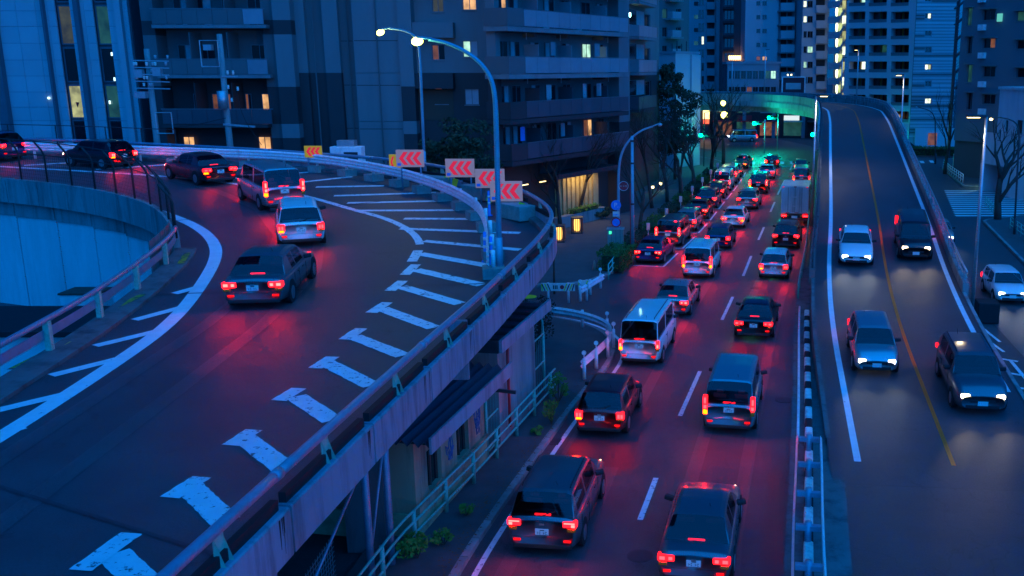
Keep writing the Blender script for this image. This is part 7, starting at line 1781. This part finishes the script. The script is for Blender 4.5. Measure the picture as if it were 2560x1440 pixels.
bare_tree('bare tree in front of the tall dark evergreen', G(1668, 505), 10.5, 44, 0.5, 0.17)
# pollarded trees on the right
bare_tree('big pollarded bare tree with forked trunk at the right edge', G(2494, 548), 9.0, 33, 0.55, 0.32, fork=0.36, lean=(-0.05, 0), group='pollarded trees on the right street', levels=4)
bare_tree('slim pollarded bare tree by the striped building', G(2362, 435), 9.0, 34, 0.45, 0.22, fork=0.42, group='pollarded trees on the right street', levels=4)
bare_tree('small bare tree before the corner apartment', G(2402, 400), 9.0, 35, 0.5, 0.18, group='pollarded trees on the right street', levels=4)
# evergreens
q = P(1690, 430); q = Vector((4.2, 106, 0))
q = PY(1688, 250, 104); leafy_tree('tall dark evergreen tree before the pale slab building', (q.x, 104, 0), [(-0.4, 0, 11.2, 1.1, 1.0, 1.4), (-0.9, 0, 9.6, 1.6, 1.4, 1.6), (0.8, 0.1, 8.2, 1.9, 1.6, 1.7), (-0.7, 0, 6.6, 2.1, 1.7, 1.6), (0.7, 0, 5.0, 2.0, 1.6, 1.5), (-0.9, 0, 4.0, 1.7, 1.4, 1.3)], M_LEAFD, 9, 7800, 0.17, 5, 'dark evergreens')
q = PY(1150, 380, 60); leafy_tree('broad dark evergreen behind the chevron boards', (q.x, 60, 2), [(0, 0, 5.6, 2.0, 1.4, 1.3), (-1.3, 0, 4.6, 1.4, 1.2, 1.2), (1.3, 0, 4.4, 1.4, 1.2, 1.2)], M_LEAFD, 4, 3600, 0.13, 6, 'dark evergreens')
# hedges along the parked cars
hpts = [(P(1498, 668), P(1566, 660), 1.5, 1.15, 'clipped green hedge at the corner of the side street'), ]
hedge(hpts[0][4], (-2.75, 56.0, 0), (-1.95, 59.4, 0), 1.5, 1.2, M_LEAF, 1, 2600, 0.075)
KP = [Vector((p.x, p.y, 0)) for p in KERB_P if p.y > 52 and p.x > -4]
kl = resample([p for p in KP if 60 < p.y < 118], 1.0); tot = plen(kl)
names = ['first', 'second', 'third', 'fourth', 'fifth', 'sixth', 'seventh']
for k in range(7):
    a, t_ = at_len(kl, 2 + k * 7.2); b, _ = at_len(kl, 7.4 + k * 7.2); l_ = Vector((-t_.y, t_.x, 0)) * 1.0
    hedge(f'low hedge beside the parked row, {names[k]} one counted from the dark blue sedan', a + l_, b + l_, 1.2, 0.7, M_LEAF if k % 2 else M_LEAFD, 50 + k, 1100, 0.08)
    c, t2 = at_len(kl, 6.0 + k * 7.2); c = c - Vector((-t2.y, t2.x, 0)) * -0.35
    m_ = thing('parking_meter', f'short pale parking meter beside the parked row, {names[k]} one from the camera', 'parking meter', (c.x, c.y, 0.13), 0, 'parking meters')
    MB().tube([(0, 0, 0), (0, 0, 0.8)], 0.04, 8).build('post', M_GALV, m_, smooth=True); MB().box(-0.13, 0.13, -0.09, 0.09, 0.8, 1.3).build('head', M_GALV, m_, bevel=0.03)
hedge('long clipped hedge at the far corner of the right street', (33, 134, 0), (44, 131, 0), 1.6, 1.2, M_LEAF, 71, 2200, 0.12, group='hedges on the right')
hedge('planted strip at the foot of the lit shopfront', tuple(C.T.matrix_world @ Vector((0, 0, 0))) if False else (C.A + C.d * (a if False else C.at(1415, 500)[0]) + C.n * 0.3)[:], (C.A + C.d * C.at(1488, 500)[0] + C.n * 0.3)[:], 0.5, 0.4, M_LEAFB, 72, 700, 0.07, name='planting', group='plants at the shopfront', z=1.0)
def shrub(label, pos, r, h, m, seed, n=500, size=0.08, group='shrubs on the verge', name='shrub'):
    rnd = random.Random(seed); t = thing(name, label, 'shrub', tuple(pos), 0, group); mb = MB(); st = MB()
    for k in range(9):
        v = Vector((rnd.uniform(-1, 1) * r * 0.7, rnd.uniform(-1, 1) * r * 0.7, h * rnd.uniform(0.35, 0.95))); st.tube([(0, 0, 0), tuple(v * 0.6), tuple(v)], 0.015, 4)
        leaves(mb, v, (r * 0.42, r * 0.42, h * 0.2), n // 9, size, rnd)
    st.build('stems', M_BARK, t); mb.build('foliage', m, t); return t
shrub('dark twiggy shrub behind the curved guard rail', G(1338, 880), 0.9, 2.2, M_LEAFR, 1, 1100, 0.06)
shrub('bright green climber on the fence beside the road, upper end', G(1395, 1010), 0.38, 1.1, M_LEAFB, 2, 420, 0.05)
shrub('bright green weed tuft on the fence beside the road, below the climber', G(1380, 1060), 0.3, 0.8, M_LEAFB, 3, 300, 0.05)
shrub('green weeds at the foot of the shed corner', G(1045, 1395), 0.55, 0.5, M_LEAFB, 4, 420, 0.06)
shrub('small green weed at the second fence post from the bottom', G(1110, 1362), 0.28, 0.4, M_LEAFB, 5, 200, 0.05)
shrub('small green weed at the fence beside the shed windows', G(1165, 1290), 0.22, 0.3, M_LEAFB, 6, 160, 0.05)
shrub('small green weed at the fence below the tall mesh fence', G(1340, 1085), 0.22, 0.25, M_LEAFB, 7, 160, 0.05)
shrub('low round bush beyond the lantern boxes on the pavement', G(1505, 548), 0.7, 0.9, M_LEAFD, 8, 700, 0.08)
shrub('low green plants on the verge behind the barrier, left of the big chevrons', PD(690, 418), 0.5, 0.5, M_LEAF, 9, 260, 0.06)
# lantern boxes at the foot of two trees
for k, (px, py, lab) in enumerate(((1398, 604, 'glowing warm lantern box at a tree foot, left of two'), (1443, 582, 'glowing warm lantern box at a tree foot, right of two'))):
    t = thing('lantern_box', lab, 'lantern', tuple(G(px, py)), 0, 'lantern boxes'); w_ = 0.36
    MB().lathe([(0.10, 0.14), (0.21, 0.2), (0.23, 0.6), (0.21, 0.98), (0.10, 1.04)], 16).build('glow', E_WARM, t, smooth=True)
    for k in range(4):
        for q in range(1, 5):
            a = (-w_ + 2 * w_ * q / 5, -w_); c_, s_ = math.cos(k * math.pi / 2), math.sin(k * math.pi / 2); x, y = a[0] * c_ - a[1] * s_, a[0] * s_ + a[1] * c_
            MB().box(x - 0.02, x + 0.02, y - 0.02, y + 0.02, 0.1, 1.08).build('slat', M_RUST, t)
    for x in (-w_, w_):
        for y in (-w_, w_): MB().box(x - 0.045, x + 0.045, y - 0.045, y + 0.045, 0.0, 1.15).build('corner_post', M_RUST, t)
    for z in (0.06, 1.12): MB().box(-w_ - 0.06, w_ + 0.06, -w_ - 0.06, w_ + 0.06, z - 0.05, z + 0.05).build('frame', M_STEELD, t)
# leaf litter and grit along the kerb
rnd = random.Random(9); gl = MB()
for _ in range(900):
    p, t_ = at_len(KERB_L, rnd.uniform(4, plen(KERB_L) * 0.62)); q = p + Vector((-t_.y, t_.x, 0)) * abs(rnd.gauss(0.1, 0.35)) ; s = rnd.uniform(0.02, 0.05); a = rnd.uniform(0, 6.28)
    gl.quad((q.x - s * math.cos(a), q.y - s * math.sin(a), 0.15), (q.x + s * math.sin(a) * 0.6, q.y - s * 0.6 * math.cos(a), 0.16), (q.x + s * math.cos(a), q.y + s * math.sin(a), 0.152), (q.x - s * math.sin(a) * 0.6, q.y + s * 0.6 * math.cos(a), 0.158))
o = gl.build('fallen_leaves', mat('dry_leaf', (0.16, 0.07, 0.03), 0.8, var=0.4, scale=9), kind='stuff'); tag(o, 'scattered dry leaves along the kerb under the ramp', 'leaves')
